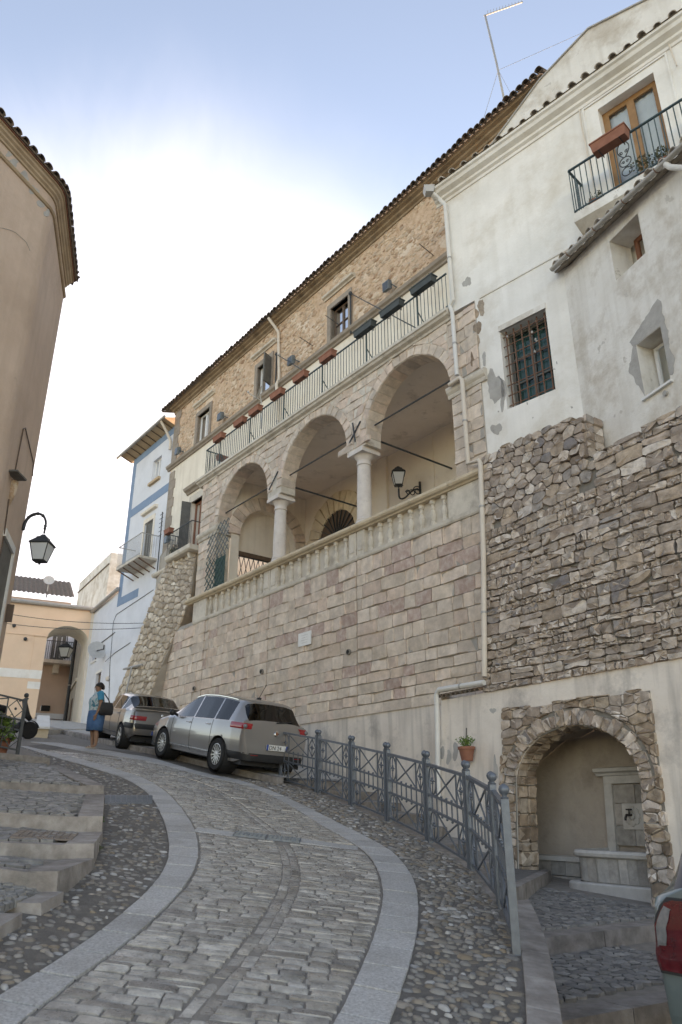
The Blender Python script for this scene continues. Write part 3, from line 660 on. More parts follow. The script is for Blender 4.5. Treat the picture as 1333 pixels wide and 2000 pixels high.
# drain: two iron grates between two pale slabs
gr0 = gpt(455, 1637); gr1 = gpt(585, 1637)
def slab(name, x0, x1, y0, y1, mat, h=0.014):
    mb = MB(); c = [(x0, y0), (x1, y0), (x1, y1), (x0, y1)]; sett(mb, c, h=h, bev=.006, rnd=random.Random(1)); return mb.build(name, mat, ST, fix=False)
gy0, gy1 = GRY - .115, GRY + .115
gx = [gpt(u, 1637)[0] for u in (390, 454, 520, 524, 588, 650)]
slab('drain_slab', xLR(GRY) + .02, gx[1] - .01, gy0, gy1, 'band'); slab('drain_slab', gx[4] + .01, xRL(GRY) - .02, gy0, gy1, 'band')
for x0, x1 in ((gx[1], gx[2]), (gx[3], gx[4])):
    mb = MB(); Z = lambda x, y: G(x, y)
    pit = MB(); pit.quad((x0, gy0, Z(x0, gy0) + .002), (x1, gy0, Z(x1, gy0) + .002), (x1, gy1, Z(x1, gy1) + .002), (x0, gy1, Z(x0, gy1) + .002))
    po = pit.build('drain_grate', 'interior', ST)
    for k in range(8):
        x = x0 + (x1 - x0) * k / 7; mb.bar((x, gy0, Z(x, gy0) + .012), (x, gy1, Z(x, gy1) + .012), .022)
    for k in range(5):
        yy = gy0 + (gy1 - gy0) * k / 4; mb.bar((x0, yy, Z(x0, yy) + .014), (x1, yy, Z(x1, yy) + .014), .024)
    mb.build('grating', 'fence_grey', po, fix=False)
# manhole covers set in the left pebbles and on a step are added below
def pebble(mb, x, y, z, a, b, h, rot, rnd):
    n = 9; o = len(mb.V); ca, sa = math.cos(rot), math.sin(rot); ph = rnd.uniform(0, 6)
    for rr, hh in ((1.0, -0.4), (0.97, 0.1), (0.72, 0.75)):
        for k in range(n):
            t = 2 * math.pi * k / n; w = 1 + .12 * math.sin(2 * t + ph) + .07 * math.sin(3 * t + 2 * ph)
            px, py = a * rr * w * math.cos(t), b * rr * w * math.sin(t); X, Y = x + px * ca - py * sa, y + px * sa + py * ca
            mb.V.append((X, Y, G(X, Y) + z + h * hh))
    mb.V.append((x, y, G(x, y) + z + h))
    for r_ in (0, n):
        for k in range(n): mb.F.append((o + r_ + k, o + r_ + (k + 1) % n, o + r_ + n + (k + 1) % n, o + r_ + n + k))
    for k in range(n): mb.F.append((o + 2 * n + k, o + 2 * n + (k + 1) % n, o + 3 * n))
pebs = []
rp_ = random.Random(11)
def scatter(fa, fb, y0, y1, dens, szr, hr):
    grid = {}
    tot = int(sum((fb(y) - fa(y)) * .1 for y in np.arange(y0, y1, .1)) * dens)
    for _ in range(tot * 3):
        if tot <= 0: break
        y = y0 + (y1 - y0) * rp_.random() ** 1.25; x = fa(y) + .03 + (fb(y) - fa(y) - .06) * rp_.random()
        a = rp_.uniform(*szr) * (1.5 if rp_.random() < .10 else 1); b = a * rp_.uniform(.45, .8)
        key = (int(x / .12), int(y / .12)); ok = True
        for i in (-1, 0, 1):
            for j in (-1, 0, 1):
                for (px, py, pr) in grid.get((key[0] + i, key[1] + j), []):
                    if (px - x) ** 2 + (py - y) ** 2 < ((a + b) * .42 + pr) ** 2: ok = False; break
        if not ok: continue
        grid.setdefault(key, []).append((x, y, (a + b) * .42)); tot -= 1
        mb = MB(); pebble(mb, x, y, 0.004, a, b, rp_.uniform(*hr), rp_.gauss(0, .5), rp_)
        pebs.append((a * b / y ** 3 * (1 if y > 4.4 else .05), mb))
scatter(xRR, xFE, 3.6, 16.0, 150, (.022, .052), (.010, .022))
scatter(xKL, xLL, 3.8, 17.0, 95, (.018, .045), (.006, .016))
emit_pieces(pebs, 'pebble', 'pebble', ST, 300, smooth=True, restname='small_pebbles')

# ---------------------------------------------------------------- pavement and kerb beside the parked cars
def perp(p): return float(-(p[0] * n1[0] + p[1] * n1[1]))
def sval(p): return float(p[0] * d1[0] + p[1] * d1[1])
def SP_(s, w): p = d1 * s - n1 * w; return np.array([p[0], p[1]])
pv = MB(); rowsp = []
fl = resample([np.array(p) for p in far_line], 0.6)
for p in fl:
    s = sval(p); w0 = perp(p) + .16
    rowsp.append([(*SP_(s, w), G(*SP_(s, w0)) + .135) for w in np.linspace(w0, max(w0 + .3, 10.75 if s < 25 else 12.0), 5)])
pv.grid(rowsp); PV = pv.build('pavement', 'far_paving', None, kind='structure', fix=False)
for i in range(len(fl) - 1):
    a, b = fl[i], fl[i + 1]; t = (b - a) / np.linalg.norm(b - a); n_ = np.array([t[1], -t[0]]) * .17
    a2, b2 = a + t * .006, b - t * .006; mb = MB()
    mb.hexa([(*a2, G(*a) - .1), (*b2, G(*b) - .1), (*(b2 + n_), G(*b) - .1), (*(a2 + n_), G(*a) - .1), (*a2, G(*a) + .13), (*b2, G(*b) + .13), (*(b2 + n_), G(*b) + .14), (*(a2 + n_), G(*a) + .14)])
    mb.build('kerbstone', 'kerb', PV, fix=False)
# ---------------------------------------------------------------- side stairs behind the fence and the fountain court
fp = np.array(POSTS); fs = [sval(p) for p in POSTS]; fw_ = [perp(p) for p in POSTS]
def fence_pt(s): o = np.argsort(fs); return SP_(s, float(np.interp(s, np.array(fs)[o], np.array(fw_)[o])) + .10)
def zcourt(x, y): return -1.04 - .06 * (7.9 - sval((x, y)))
SS = thing('side_stairs', None, None, (1.5, 11, -1)); SS['kind'] = 'structure'
NST = 8; ztop = [-1.03 + (1.66) * (k + 1) / NST for k in range(NST)]
edges = []
for k in range(NST + 1):
    a = fence_pt(5.9 + .97 * k); b = SP_(8.25 + .70 * k, 10.72); edges.append((a, b))
for k in range(NST):
    (a, b), (a2, b2) = edges[k], edges[k + 1]; zt = ztop[k]; zb = ztop[k - 1] if k else -1.1
    # riser stones, split across
    m = 4
    for i in range(m):
        p = a + (b - a) * i / m; q = a + (b - a) * (i + 1) / m; f = (a2 - a) / np.linalg.norm(a2 - a) * .28
        e = (q - p) * .004; mb = MB()
        mb.hexa([(*(p + e), zb - .3), (*(q - e), zb - .3), (*(q - e + f), zb - .3), (*(p + e + f), zb - .3), (*(p + e), zt - .055), (*(q - e), zt - .055), (*(q - e + f), zt - .045), (*(p + e + f), zt - .045)])
        mb.build('step_kerb', 'kerb', SS, fix=False)
    tr = MB(); g = .24
    pa, pb = a + (a2 - a) * g, b + (b2 - b) * g
    tr.grid([[(*(pa + (pb - pa) * i / 6), zt - .05) for i in range(7)], [(*(a2 + (b2 - a2) * i / 6), zt) for i in range(7)]])
    tr.build('tread', 'cobble', SS, fix=False)
SCT = MB()
ctp = []
for s in np.linspace(1.5, 9.6, 28): ctp.append([(*SP_(s, w), zcourt(*SP_(s, w)) - .012) for w in np.linspace(4.5, 13.5, 24)])
# the court is only laid between the lower riser and the stairs; everything below is the lower landing
LR0 = FL  # (rubble wall frame)
def cpt(u, v, z0):
    r = ray(u, v); f = lambda t: r[2] * t - (zcourt(r[0] * t, r[1] * t) + z0); lo, hi = 1., 40.
    for _ in range(50):
        m = .5 * (lo + hi)
        if f(m) > 0: lo = m
        else: hi = m
    return np.array([r[0] * lo, r[1] * lo])
cA, cB = cpt(1072, 1834, 0), cpt(1300, 1806, 0)
cd_ = (cB - cA) / np.linalg.norm(cB - cA); cA = cA - cd_ * .5; cB = cB + cd_ * 3.0
back = np.array([-cd_[1], cd_[0]])
CT = thing('fountain_court', None, None, (2.4, 9, -1.2)); CT['kind'] = 'structure'
LEV = [0.0, -.145, -.29]
lines_ = [(cA, cB), (cpt(1094, 1996, -.145) - cd_ * .6, cpt(1300, 1972, -.145) + cd_ * 2.5)]
cells_src = []
def landing(c00, c10, c11, c01, lev, name):
    mb = MB(); mb.grid([[(*(c00 + (c10 - c00) * i / 8), zcourt(*(c00 + (c10 - c00) * i / 8)) + lev) for i in range(9)], [(*(c01 + (c11 - c01) * i / 8), zcourt(*(c01 + (c11 - c01) * i / 8)) + lev) for i in range(9)]])
    return mb.build(name, 'road_mortar', CT, fix=False)
landing(cA, cB, cB + back * 5.5, cA + back * 5.5, -.006, 'paving_bed')
landing(lines_[1][0], lines_[1][1], cB, cA, -.151, 'paving_bed')
l2 = lines_[1]; landing(l2[0] - back * 5, l2[1] - back * 5, l2[1], l2[0], -.296, 'paving_bed')
for (a, b), lev in ((lines_[0], 0.0), (lines_[1], -.145)):
    m = int(np.linalg.norm(b - a) / 1.1)
    for i in range(m):
        p = a + (b - a) * i / m; q = a + (b - a) * (i + 1) / m; e = (q - p) * .004; f = back * .26; z = lambda p: zcourt(*p) + lev
        mb = MB(); mb.hexa([(*(p + e), z(p) - .3), (*(q - e), z(q) - .3), (*(q - e + f), z(q) - .3), (*(p + e + f), z(p) - .3), (*(p + e), z(p) + .012), (*(q - e), z(q) + .012), (*(q - e + f), z(q) + .012), (*(p + e + f), z(p) + .012)])
        mb.build('step_kerb', 'kerb', CT, fix=False)
rc = random.Random(5)
def cobble_field(P, lx, ly, step, asp, h=.022):
    sites = []
    yy = 0; 
    while yy < ly:
        xx = rc.uniform(0, step * asp)
        while xx < lx: sites.append((xx + rc.uniform(-.3, .3) * step, yy + rc.uniform(-.28, .28) * step)); xx += step * asp
        yy += step
    out_ = []
    for poly in voronoi(sites, asp):
        if len(poly) < 3: continue
        if min(p[0] for p in poly) < -.02 or max(p[0] for p in poly) > lx + .02 or min(p[1] for p in poly) < -.02 or max(p[1] for p in poly) > ly + .02: continue
        mb = MB(); stone(mb, poly, P, h=h, joint=.009, back=-.02, rnd=rc, soft=.78, flat=True, rough=.5, chk=False)
        if mb.V: out_.append((abs(area(poly)) / max(1, mb.V[0][1]) ** 3, mb))
    return out_
pcs = []
for (a, b), ln, lev, dep in ((lines_[0], None, 0.0, 3.3), (lines_[1], None, -.145, None)):
    o = a + back * .27; w = min(3.4, np.linalg.norm(b - a)); dp = dep or float((cA - lines_[1][0]) @ back) - .02 - .27
    P = lambda s, oo, z, o=o, lev=lev: (lambda q: (q[0], q[1], zcourt(*q) + lev + oo))(o + cd_ * s + back * z)
    pcs += cobble_field(P, w, dp, .10, 1.25)
emit_pieces(pcs, 'cobble', 'cobble', CT, 160, smooth=40, restname='small_cobbles')
# pale kerb blocks running on from the fence
kl = [gpt(u, v) for u, v in ((980, 1765), (1008, 1800), (1014, 1840), (1020, 1880), (1026, 1945), (1028, 2000))]
kr = [gpt(u, v) for u, v in ((1022, 1735), (1050, 1790), (1068, 1840), (1080, 1890), (1092, 1950), (1100, 2000))]
e0 = kl[-1] - kl[-2]; e1 = kr[-1] - kr[-2]; kl.append(kl[-1] + e0 * 4); kr.append(kr[-1] + e1 * 4)
ka = resample([tuple(p) for p in kl], .02); kb = resample([tuple(p) for p in kr], .02)
nk = 9; kia, kib = nearest_pairs(kb, ka, nk)
for i in range(nk):
    if kib[i + 1] - kib[i] < 2: continue
    A_ = [ka[int(t)] for t in np.linspace(kib[i], kib[i + 1], 3)]; B_ = [kb[int(t)] for t in np.linspace(kia[i], kia[i + 1], 3)]
    ring = [p for p in B_[::-1]] + A_; c = sum(np.array(p) for p in ring) / 6
    ring = [np.array(p) + (c - np.array(p)) * np.array([.025, .025, 0]) for p in ring]; mb = MB(); n_ = 6
    if area([(p[0], p[1]) for p in ring]) < 0: ring = ring[::-1]
    ins = [p + (c - p) * np.array([.05, .05, 0]) for p in ring]
    mb.V = [(p[0], p[1], p[2] - .7) for p in ring] + [(p[0], p[1], p[2] + .012) for p in ring] + [(p[0], p[1], p[2] + .022) for p in ins]
    for r_ in (0, 6):
        for j in range(6): mb.F.append((r_ + j, r_ + (j + 1) % 6, r_ + 6 + (j + 1) % 6, r_ + 6 + j))
    mb.F.append(tuple(range(12, 18))); mb.build('kerbstone', 'kerb', CT, fix=False)
# low plinth under the fence
for i in range(6):
    a, b = np.array(POSTS[i]), np.array(POSTS[i + 1]); t = (b - a) / np.linalg.norm(b - a); n_ = np.array([-t[1], t[0]])
    if (n_ @ np.array([.788, .616])) < 0: n_ = -n_
    mb = MB(); p, q = a - n_ * .07 + t * .004, b - n_ * .07 - t * .004
    mb.hexa([(*p, G(*a) - .5), (*q, G(*b) - .5), (*(q + n_ * .2), G(*b) - .5), (*(p + n_ * .2), G(*a) - .5), (*p, G(*a) + .012), (*q, G(*b) + .012), (*(q + n_ * .2), G(*b) + .016), (*(p + n_ * .2), G(*a) + .016)])
    mb.build('fence_plinth', 'kerb', SS, fix=False)

# ---------------------------------------------------------------- broad cobbled steps on the left
LS = thing('left_steps', None, None, (-4, 10, 0)); LS['kind'] = 'structure'
RIS = [(99, 1480.5, 1496, 1470, 1484), (183, 1535.6, 1553, 1527, 1542), (172, 1597, 1627.5, 1587, 1615.5), (150, 1651, 1680, 1645.5, 1674), (73, 1706, 1742, 1697, 1729)]
e60 = np.array([math.sin(R(62)), math.cos(R(62))])
ris = []
for (u, vt, vb, lt, lb) in RIS:
    pr = gpt(u, vb, .06); Y0 = V2(pr)
    nn = np.array([-e60[1], e60[0]])
    def onr(uu, vv):
        r = ray(uu, vv); t = (nn @ Y0) / (nn @ r[:2]); return r * t
    rt, rb, lt_, lb_ = onr(u, vt), onr(u, vb), onr(0, lt), onr(0, lb)
    k = 4.0 / max(.4, np.linalg.norm((lt_ - rt)[:2]))
    k = min(k, 6)
    ris.append((rt, rb, rt + (lt_ - rt) * k, rb + (lb_ - rb) * k))
last = ris[-1]; dn = np.array([.45, -1.25, -.20])
pcs = []
for i, (rt, rb, lt_, lb_) in enumerate(ris):
    f = np.array([-e60[1], e60[0], 0]) * .24
    m = 3
    for j in range(m):
        a, b = rt + (lt_ - rt) * j / m, rt + (lt_ - rt) * (j + 1) / m; c, d = rb + (lb_ - rb) * j / m, rb + (lb_ - rb) * (j + 1) / m
        e = (b - a) * .003; dz = np.array([0, 0, .06]); mb = MB()
        mb.hexa([c - dz + e, d - dz - e, d - dz - e + f, c - dz + e + f, a + e, b - e, b - e + f + dz * .12, a + e + f + dz * .12]); mb.build('step_kerb', 'kerb', LS, fix=False)
    # tread behind this riser runs to the foot of the next one up
    if i > 0: t2, l2_ = ris[i - 1][1], ris[i - 1][3]
    else: t2, l2_ = rt + np.array([-2.6, 4.4, .62]), lt_ + np.array([-2.0, 4.4, .60])
    a, b = rt + f, lt_ + f
    tr = MB(); tr.grid([[a + (b - a) * k / 6 - np.array([0, 0, .01]) for k in range(7)], [t2 + (l2_ - t2) * k / 6 - np.array([0, 0, .004]) for k in range(7)]]); tr.build('tread', 'road_mortar', LS, fix=False)
    w = np.linalg.norm(b - a); dp = np.linalg.norm(t2 - a)
    if i > 0:
        def P(s, o, z, a=a, b=b, t2=t2, l2_=l2_, w=w, dp=dp):
            x, y = s / w, z / dp; p = (a * (1 - x) + b * x) * (1 - y) + (t2 * (1 - x) + l2_ * x) * y
            return (p[0], p[1], p[2] + o)
        pcs += cobble_field(P, min(w, 2.6), dp, .11, 1.2)
lt0 = last
lowk = [gpt(86, 1745, .05), gpt(40, 1768, .05), gpt(0, 1788, .05), gpt(-90, 1838, .05), gpt(-260, 1930, .05)]
tr = MB(); tb = [lt0[1] + (lt0[3] - lt0[1]) * k / 4 for k in range(5)]
tr.grid([[Vector(p) + Vector((-.03, 0, -.012)) for p in lowk], [Vector(tuple(p)) - Vector((0, 0, .01)) for p in tb]]); tr.build('tread', 'road_mortar', LS, fix=False)
def PT(s, o, z, w=2.2, dp=1.0):
    x, y = s / w, z / dp; i = min(3, int(x * 4)); f = x * 4 - i
    p = Vector(lowk[i]).lerp(Vector(lowk[i + 1]), f); q = Vector(tuple(tb[i])).lerp(Vector(tuple(tb[i + 1])), f); r_ = p.lerp(q, y); return (r_.x, r_.y, r_.z + o)
pcs += cobble_field(PT, 2.2, 1.0, .11, 1.2)
emit_pieces(pcs, 'cobble', 'cobble', LS, 150, smooth=40, restname='small_cobbles')
# kerb that closes the steps towards the street
kt = []
for i in range(1, len(ris)):
    kt += [ris[i - 1][1] * np.array([1, 1, 1]), ris[i][0]]
kt += [ris[-1][1]] + [np.array(p) for p in lowk]
for i in range(len(kt) - 1):
    a, b = np.array(kt[i]), np.array(kt[i + 1]); t = b - a; t2 = t[:2] / max(1e-6, np.linalg.norm(t[:2])); nr = np.array([-t2[1], t2[0], 0])
    if nr[0] < 0: nr = -nr
    if np.linalg.norm(t[:2]) < .3: continue
    m = 2
    for j in range(m):
        p, q = a + t * (j + .006) / m, a + t * (j + .994) / m; mb = MB()
        low = lambda p: np.array([p[0], p[1], min(p[2], G(p[0], p[1])) - .1]); hi = np.array([0, 0, .014])
        mb.hexa([low(p - nr * .10), low(p + nr * .17), low(q + nr * .17), low(q - nr * .10), p - nr * .10 + hi, p + nr * .15 + hi, q + nr * .15 + hi, q - nr * .10 + hi]); mb.build('kerbstone', 'kerb', LS, fix=False)
def cover(name, u0, u1, v0, v1, parent, dz, zf=None):
    p = [gpt(u0, v1, dz), gpt(u1, v1, dz), gpt(u1, v0, dz), gpt(u0, v0, dz)] if zf is None else zf
    mb = MB(); c = sum(p, Vector()) / 4; up = Vector((0, 0, .008)); mb.hexa([q - up for q in p] + [q + up for q in p]); o = mb.build(name, 'old_iron' if zf else 'fence_grey', parent, fix=False)
    r_ = MB()
    for i in range(1, 9):
        a = p[0].lerp(p[1], i / 9) + up; b = p[3].lerp(p[2], i / 9) + up; r_.bar(a, b, .012)
    for i in range(1, 6):
        a = p[0].lerp(p[3], i / 6) + up; b = p[1].lerp(p[2], i / 6) + up; r_.bar(a, b, .012)
    r_.build('tread_pattern', 'old_iron' if zf else 'fence_grey', o, fix=False)
cover('manhole_cover', 205, 298, 1554, 1569, ST, .012)
a, b = ris[3][0], ris[2][1]
def tp(x, y):
    A_, B_ = ris[3][0], ris[3][2]; C_, D_ = ris[2][1], ris[2][3]; p = (A_ * (1 - x) + B_ * x) * (1 - y) + (C_ * (1 - x) + D_ * x) * y; return Vector(p) + Vector((0, 0, .006))
cover('manhole_cover', 0, 0, 0, 0, LS, 0, [tp(.16, .3), tp(.02, .3), tp(.02, .85), tp(.16, .85)])
# ================================================================ ASHLAR WALL WITH BALUSTRADE
AW = thing('ashlar_wall', 'tall wall of pale and pink squared stone blocks under the arched loggia', 'wall', FB.P(15, 0, 1.0))
lb = [FB.sz(u, v) for u, v in ((380, 1165), (372, 1200), (330, 1250), (300, 1290), (285, 1330), (270, 1350))]
lb = sorted(lb, key=lambda p: p[1])
def sleft(z): return float(np.interp(z, [p[1] for p in lb], [p[0] for p in lb]))
m = MB()
zs = [0.2, 2.1, 3.4, 4.2, 4.6, 5.2, 5.6, 5.87]
m.grid([[FB.P(8.9, -.02, z), FB.P(13, -.02, z), FB.P(17, -.02, z), FB.P(21, -.02, z), FB.P(min(sleft(z), 27), -.02, z)] for z in zs])
m.build('wall_core', 'mortar', AW, fix=False)
pink_px = [(820, 105), (1035, 95), (1130, 140), (765, 195), (850, 165), (1135, 300), (990, 345), (840, 395), (700, 430), (905, 455), (385, 525), (500, 500), (480, 580), (190, 585), (500, 745), (575, 725), (875, 740), (820, 850), (280, 310), (135, 365), (490, 295)]
pinks = [FB.sz(500 + x / 2.898, 1050 + y / 2.898) for x, y in pink_px]
ra = random.Random(21); blocks = []
z = 2.24
SEAMS = [13.42, 17.36, 21.15]
while z < 5.72:
    h = ra.uniform(.22, .33)
    if 5.74 - (z + h) < .14: h = 5.74 - z
    s = 8.9 + ra.uniform(0, .25); end = min(sleft(z + h * .3), 26.5)
    while s < end - .1:
        w = ra.choice([.3, .42, .5, .58, .66, .78, .34]) * ra.uniform(.9, 1.1)
        nxt = min([q for q in SEAMS if q > s + .01] + [end])
        if nxt - (s + w) < .16: w = nxt - s
        dz = ra.uniform(-.012, .012); j = .009 if s < 14 else .005
        poly = [(s, z + ra.uniform(-.008, .008)), (s + w, z + ra.uniform(-.008, .008)), (s + w, z + h + dz * .3), (s, z + h + dz * .3)]
        gapL = .022 if any(abs(s - q) < .01 for q in SEAMS) else j; gapR = .022 if any(abs(s + w - q) < .01 for q in SEAMS) else j
        poly = [(poly[0][0] + gapL, poly[0][1] + j), (poly[1][0] - gapR, poly[1][1] + j), (poly[2][0] - gapR, poly[2][1] - j), (poly[3][0] + gapL, poly[3][1] - j)]
        # extra points make slightly worn edges
        pp = []
        for i in range(4):
            a, b = poly[i], poly[(i + 1) % 4]; pp += [(a[0] * .94 + b[0] * .06, a[1] * .94 + b[1] * .06), ((a[0] + b[0]) / 2 + ra.uniform(-.006, .006), (a[1] + b[1]) / 2 + ra.uniform(-.006, .006)), (a[0] * .06 + b[0] * .94, a[1] * .06 + b[1] * .94)]
        mb = MB(); stone(mb, pp, FB.P, h=.016, joint=.0, back=-.03, rnd=ra, soft=.93, flat=True, rough=.5, chk=False)
        c = (s + w / 2, z + h / 2)
        pk = any(abs(c[0] - q[0]) < w / 2 + .02 and abs(c[1] - q[1]) < h / 2 + .01 for q in pinks) or (s > 14 and ra.random() < .06)
        blocks.append((w * h / (s + 6), mb, 'ashlar_pink' if pk else 'ashlar'))
        s += w
    z += h
emit_pieces(blocks, 'ashlar_block', 'ashlar', AW, 300, smooth=30, restname='far_ashlar_blocks')
# plinth at the bottom, moulding under the balusters
for i in range(9):
    s0 = 8.9 + i * .9; mb = MB(); mb.box(FB, s0 + .005, s0 + .895, -.02, .05 + .006 * (i % 2), 2.02, 2.225); mb.build('plinth_stone', 'ashlar', AW, fix=False)
mb = MB(); profile(mb, FB, 8.95, 22.0, [(-.1, 5.74), (.03, 5.74), (.05, 5.78), (.05, 5.86), (-.1, 5.86)]); mb.build('moulding', 'limestone', AW)
mb = MB(); mb.quad(*[FB.P(s, -.088, z) for s, z in ((9.0, 5.8), (22.1, 5.8), (22.1, 6.55), (9.0, 6.55))]); mb.build('balustrade_back', 'limestone', AW, fix=False)
for s0, s1 in ((9.0, 10.25), (13.12, 13.40), (13.44, 13.72), (17.0, 17.34), (17.38, 17.72), (21.2, 22.1)):
    mb = MB(); mb.box(FB, s0, s1, -.12, .012, 5.86, 6.50); mb.build('pedestal', 'limestone', AW)
    if s1 - s0 < .5:
        mb = MB(); mb.box(FB, s0 + .06, s1 - .06, .012, .03, 5.98, 6.40); mb.build('pedestal_panel', 'limestone', AW)
bal = MB(); bal.lathe((0, 0, 0), [(.075, 0), (.075, .10), (.05, .12), (.085, .24), (.07, .32), (.04, .40), (.055, .43), (.055, .45), (.035, .48), (.04, .52), (.07, .55), (.07, .64)], 8)
bme = bal.mesh('baluster', 'limestone', smooth=35)
for a, b, n in ((10.25, 13.12, 8), (13.72, 17.0, 8), (17.72, 21.2, 9)):
    for i in range(n):
        s = a + (b - a) * (i + .5) / n; inst('baluster', bme, AW, FB.P(s, -.06, 5.86), rz=rotz(d1))
for i in range(12):
    s0 = 8.95 + i * 1.13; mb = MB()
    profile(mb, FB, s0 + .006, s0 + 1.124, [(-.5, 6.50), (.05, 6.50), (.07, 6.53), (.13, 6.55), (.16, 6.59), (.16, 6.64), (.13, 6.67), (-.5, 6.68)]); mb.build('coping_slab', 'coping', AW)
for u, v in ((514, 1312), (382, 1345), (684, 1274)):
    s, z = FB.sz(u, v); mb = MB(); mb.tube([FB.P(s, .02, z), FB.P(s, .07, z)], .07, 10); o = mb.build('weep_pipe', 'mortar_dark', AW, smooth=40); mb = MB(); mb.tube([FB.P(s, .06, z), FB.P(s, .075, z)], .05, 10); mb.build('pipe_mouth', 'interior', o)
s0, z0 = FB.sz(586, 1257); s1, z1 = FB.sz(611, 1230)
mb = MB(); mb.box(FB, s1, s0, .03, .055, 3.98, 4.33); pq = mb.build('wall_plaque', 'marble', None, label='small white marble plaque fixed to the squared stone wall', cat='plaque')
mb = MB()
for i in range(4):
    w = .16 - .03 * (i % 2); c = (s0 + s1) / 2; mb.box(FB, c - w, c + w, .0552, .0565, 4.25 - i * .065, 4.256 - i * .065)
mb.build('carved_line', 'grey_render', pq)

# ================================================================ PALACE WITH THE LOGGIA
PA_ = thing('loggia_palace', 'brown stone palace with three-arched loggia and tiled eaves', 'palace', F1.P(16, -1, 5.9))
# main wall above the string course and the plaster below it
WIN = [(23.77, 24.80, 13.92, 15.18), (19.26, 20.16, 13.92, 15.14), (14.80, 15.71, 13.82, 15.10)]
m = MB(); wall_holes(m, FM, 6.9, 26.5, 13.76, 16.42, [(*w, .22) for w in WIN]); 
m.quad(FM.P(26.5, 0, 13.76), FM.P(27.05, -.02, 13.76), FM.P(27.05, -.02, 16.42), FM.P(26.5, 0, 16.42)); m.quad(FM.P(6.9, 0, 9), FM.P(6.9, -8, 9), FM.P(6.9, -8, 17.8), FM.P(6.9, 0, 16.5))
m.build('upper_wall', 'brown_rubble', PA_)
m = MB(); m.quad(FM.P(27.05, -.02, 5), FM.P(27.05, -8, 5), FM.P(27.05, -8, 18), FM.P(27.05, -.02, 16.5)); m.build('side_wall', 'white_plaster', PA_, fix=False)
re = random.Random(9); emb = MB()
for _ in range(2200):
    s, z = re.uniform(10.3, 26.4), re.uniform(13.85, 16.3)
    if any(w[0] - .35 < s < w[1] + .35 and w[2] - .2 < z < w[3] + .75 for w in WIN): continue
    if mnoise.noise(Vector((s * .8, z * .8, 3))) < -.28: continue
    r_ = re.uniform(.035, .10) * (1.5 if re.random() < .12 else 1); n = 7
    poly = [(s + r_ * 1.3 * math.cos(t) * re.uniform(.75, 1.1), z + r_ * .75 * math.sin(t) * re.uniform(.75, 1.1)) for t in [2 * math.pi * k / n for k in range(n)]]
    stone(emb, poly, FM.P, h=re.uniform(.005, .022), joint=0, back=-.02, rnd=re, soft=.7, chk=False, rough=.5)
emb.build('embedded_stones', 'brown_stone', PA_, smooth=True, kind='stuff', fix=False)
m = MB(); wall_holes(m, FM, 22.0, 27.0, 3.0, 13.56, [(23.80, 24.73, 9.15, 11.28, .25), (24.52, 25.02, 6.75, 7.7, .3)]); wall_holes(m, FM, 9.7, 22.0, 10.8, 13.56, []); m.build('lower_wall', 'cream_plaster', PA_, fix=False)
m = MB(); profile(m, FM, 9.8, 27.25, [(0, 13.54), (.06, 13.55), (.08, 13.60), (.15, 13.64), (.17, 13.74), (0, 13.78)]); m.build('string_course', 'window_stone', PA_)
m = MB(); profile(m, FM, 6.9, 27.15, [(0, 16.30), (.04, 16.31), (.05, 16.38), (.14, 16.42), (.16, 16.47), (.26, 16.50), (.29, 16.55), (.34, 16.57), (0, 16.60)]); m.build('cornice', 'eave_brown', PA_)
for z0 in np.arange(5.0, 16.2, .42):
    if abs(z0 - 13.5) < .3: continue
    mb = MB(); w = .46 if int(z0 / .42) % 2 else .34; mb.box(FM, 27.07 - w - .12, 27.07, -.3, .03, z0 + .006, z0 + .414); mb.build('quoin', 'window_stone', PA_)
    if z0 > 13.6: mb = MB(); mb.box(FM, 10.1, 10.42, -.1, .03, z0 + .006, z0 + .414); mb.build('quoin', 'window_stone', PA_)
# roof with a row of cover tiles along the eaves
sl_ = math.tan(R(17))
m = MB(); m.add([FM.P(s, o, z) for s, o, z in ((6.8, .38, 16.59), (27.5, .38, 16.59), (27.5, -5, 16.59 + 5.38 * sl_), (6.8, -5, 16.59 + 5.38 * sl_), (6.8, .38, 16.565), (27.5, .38, 16.565), (27.5, -5, 16.53 + 5.38 * sl_), (6.8, -5, 16.53 + 5.38 * sl_))], [(0, 1, 2, 3), (7, 6, 5, 4), (0, 4, 5, 1), (1, 5, 6, 2), (0, 3, 7, 4)])
RF = m.build('roof', 'tile', PA_)
def tile_mesh(name, mat, r=.095, ln=.46, slope=17, t=.014):
    mb = MB(); rows = []; n = 7
    for x, k in ((0, 1.0), (-ln, .86)):
        z = -x * math.tan(R(slope)); ring = [(r * k * math.cos(math.pi * i / n), x, z + r * k * math.sin(math.pi * i / n)) for i in range(n + 1)]
        ring += [((r * k - t) * math.cos(math.pi * i / n), x, z + (r * k - t) * math.sin(math.pi * i / n)) for i in range(n, -1, -1)]; rows.append(ring)
    mb.grid(rows, closed=True); n2 = 2 * (n + 1)
    for o in (0, n2):
        for i in range(n): mb.F.append((o + i, o + i + 1, o + n2 - 2 - i, o + n2 - 1 - i))
    return mb.mesh(name, mat, smooth=45)
tm = tile_mesh('eave_tile', 'tile')
rt_ = random.Random(2)
zro = rotz(n1) - math.pi / 2
s = 6.9
while s < 27.5:
    inst('eave_tile', tm, RF, FM.P(s, .47 + rt_.uniform(-.03, .02), 16.585 + rt_.uniform(-.008, .008)), rz=zro + rt_.uniform(-.04, .04)); s += .2
mb = MB()
for k in range(105):
    s = 6.8 + k * .2; mb.grid([[FM.P(s + .02 * i, o, 16.575 + (.47 - o) * sl_ - .012 - .035 * math.sin(math.pi * i / 8)) for i in range(9)] for o in (.44, -1.5)])
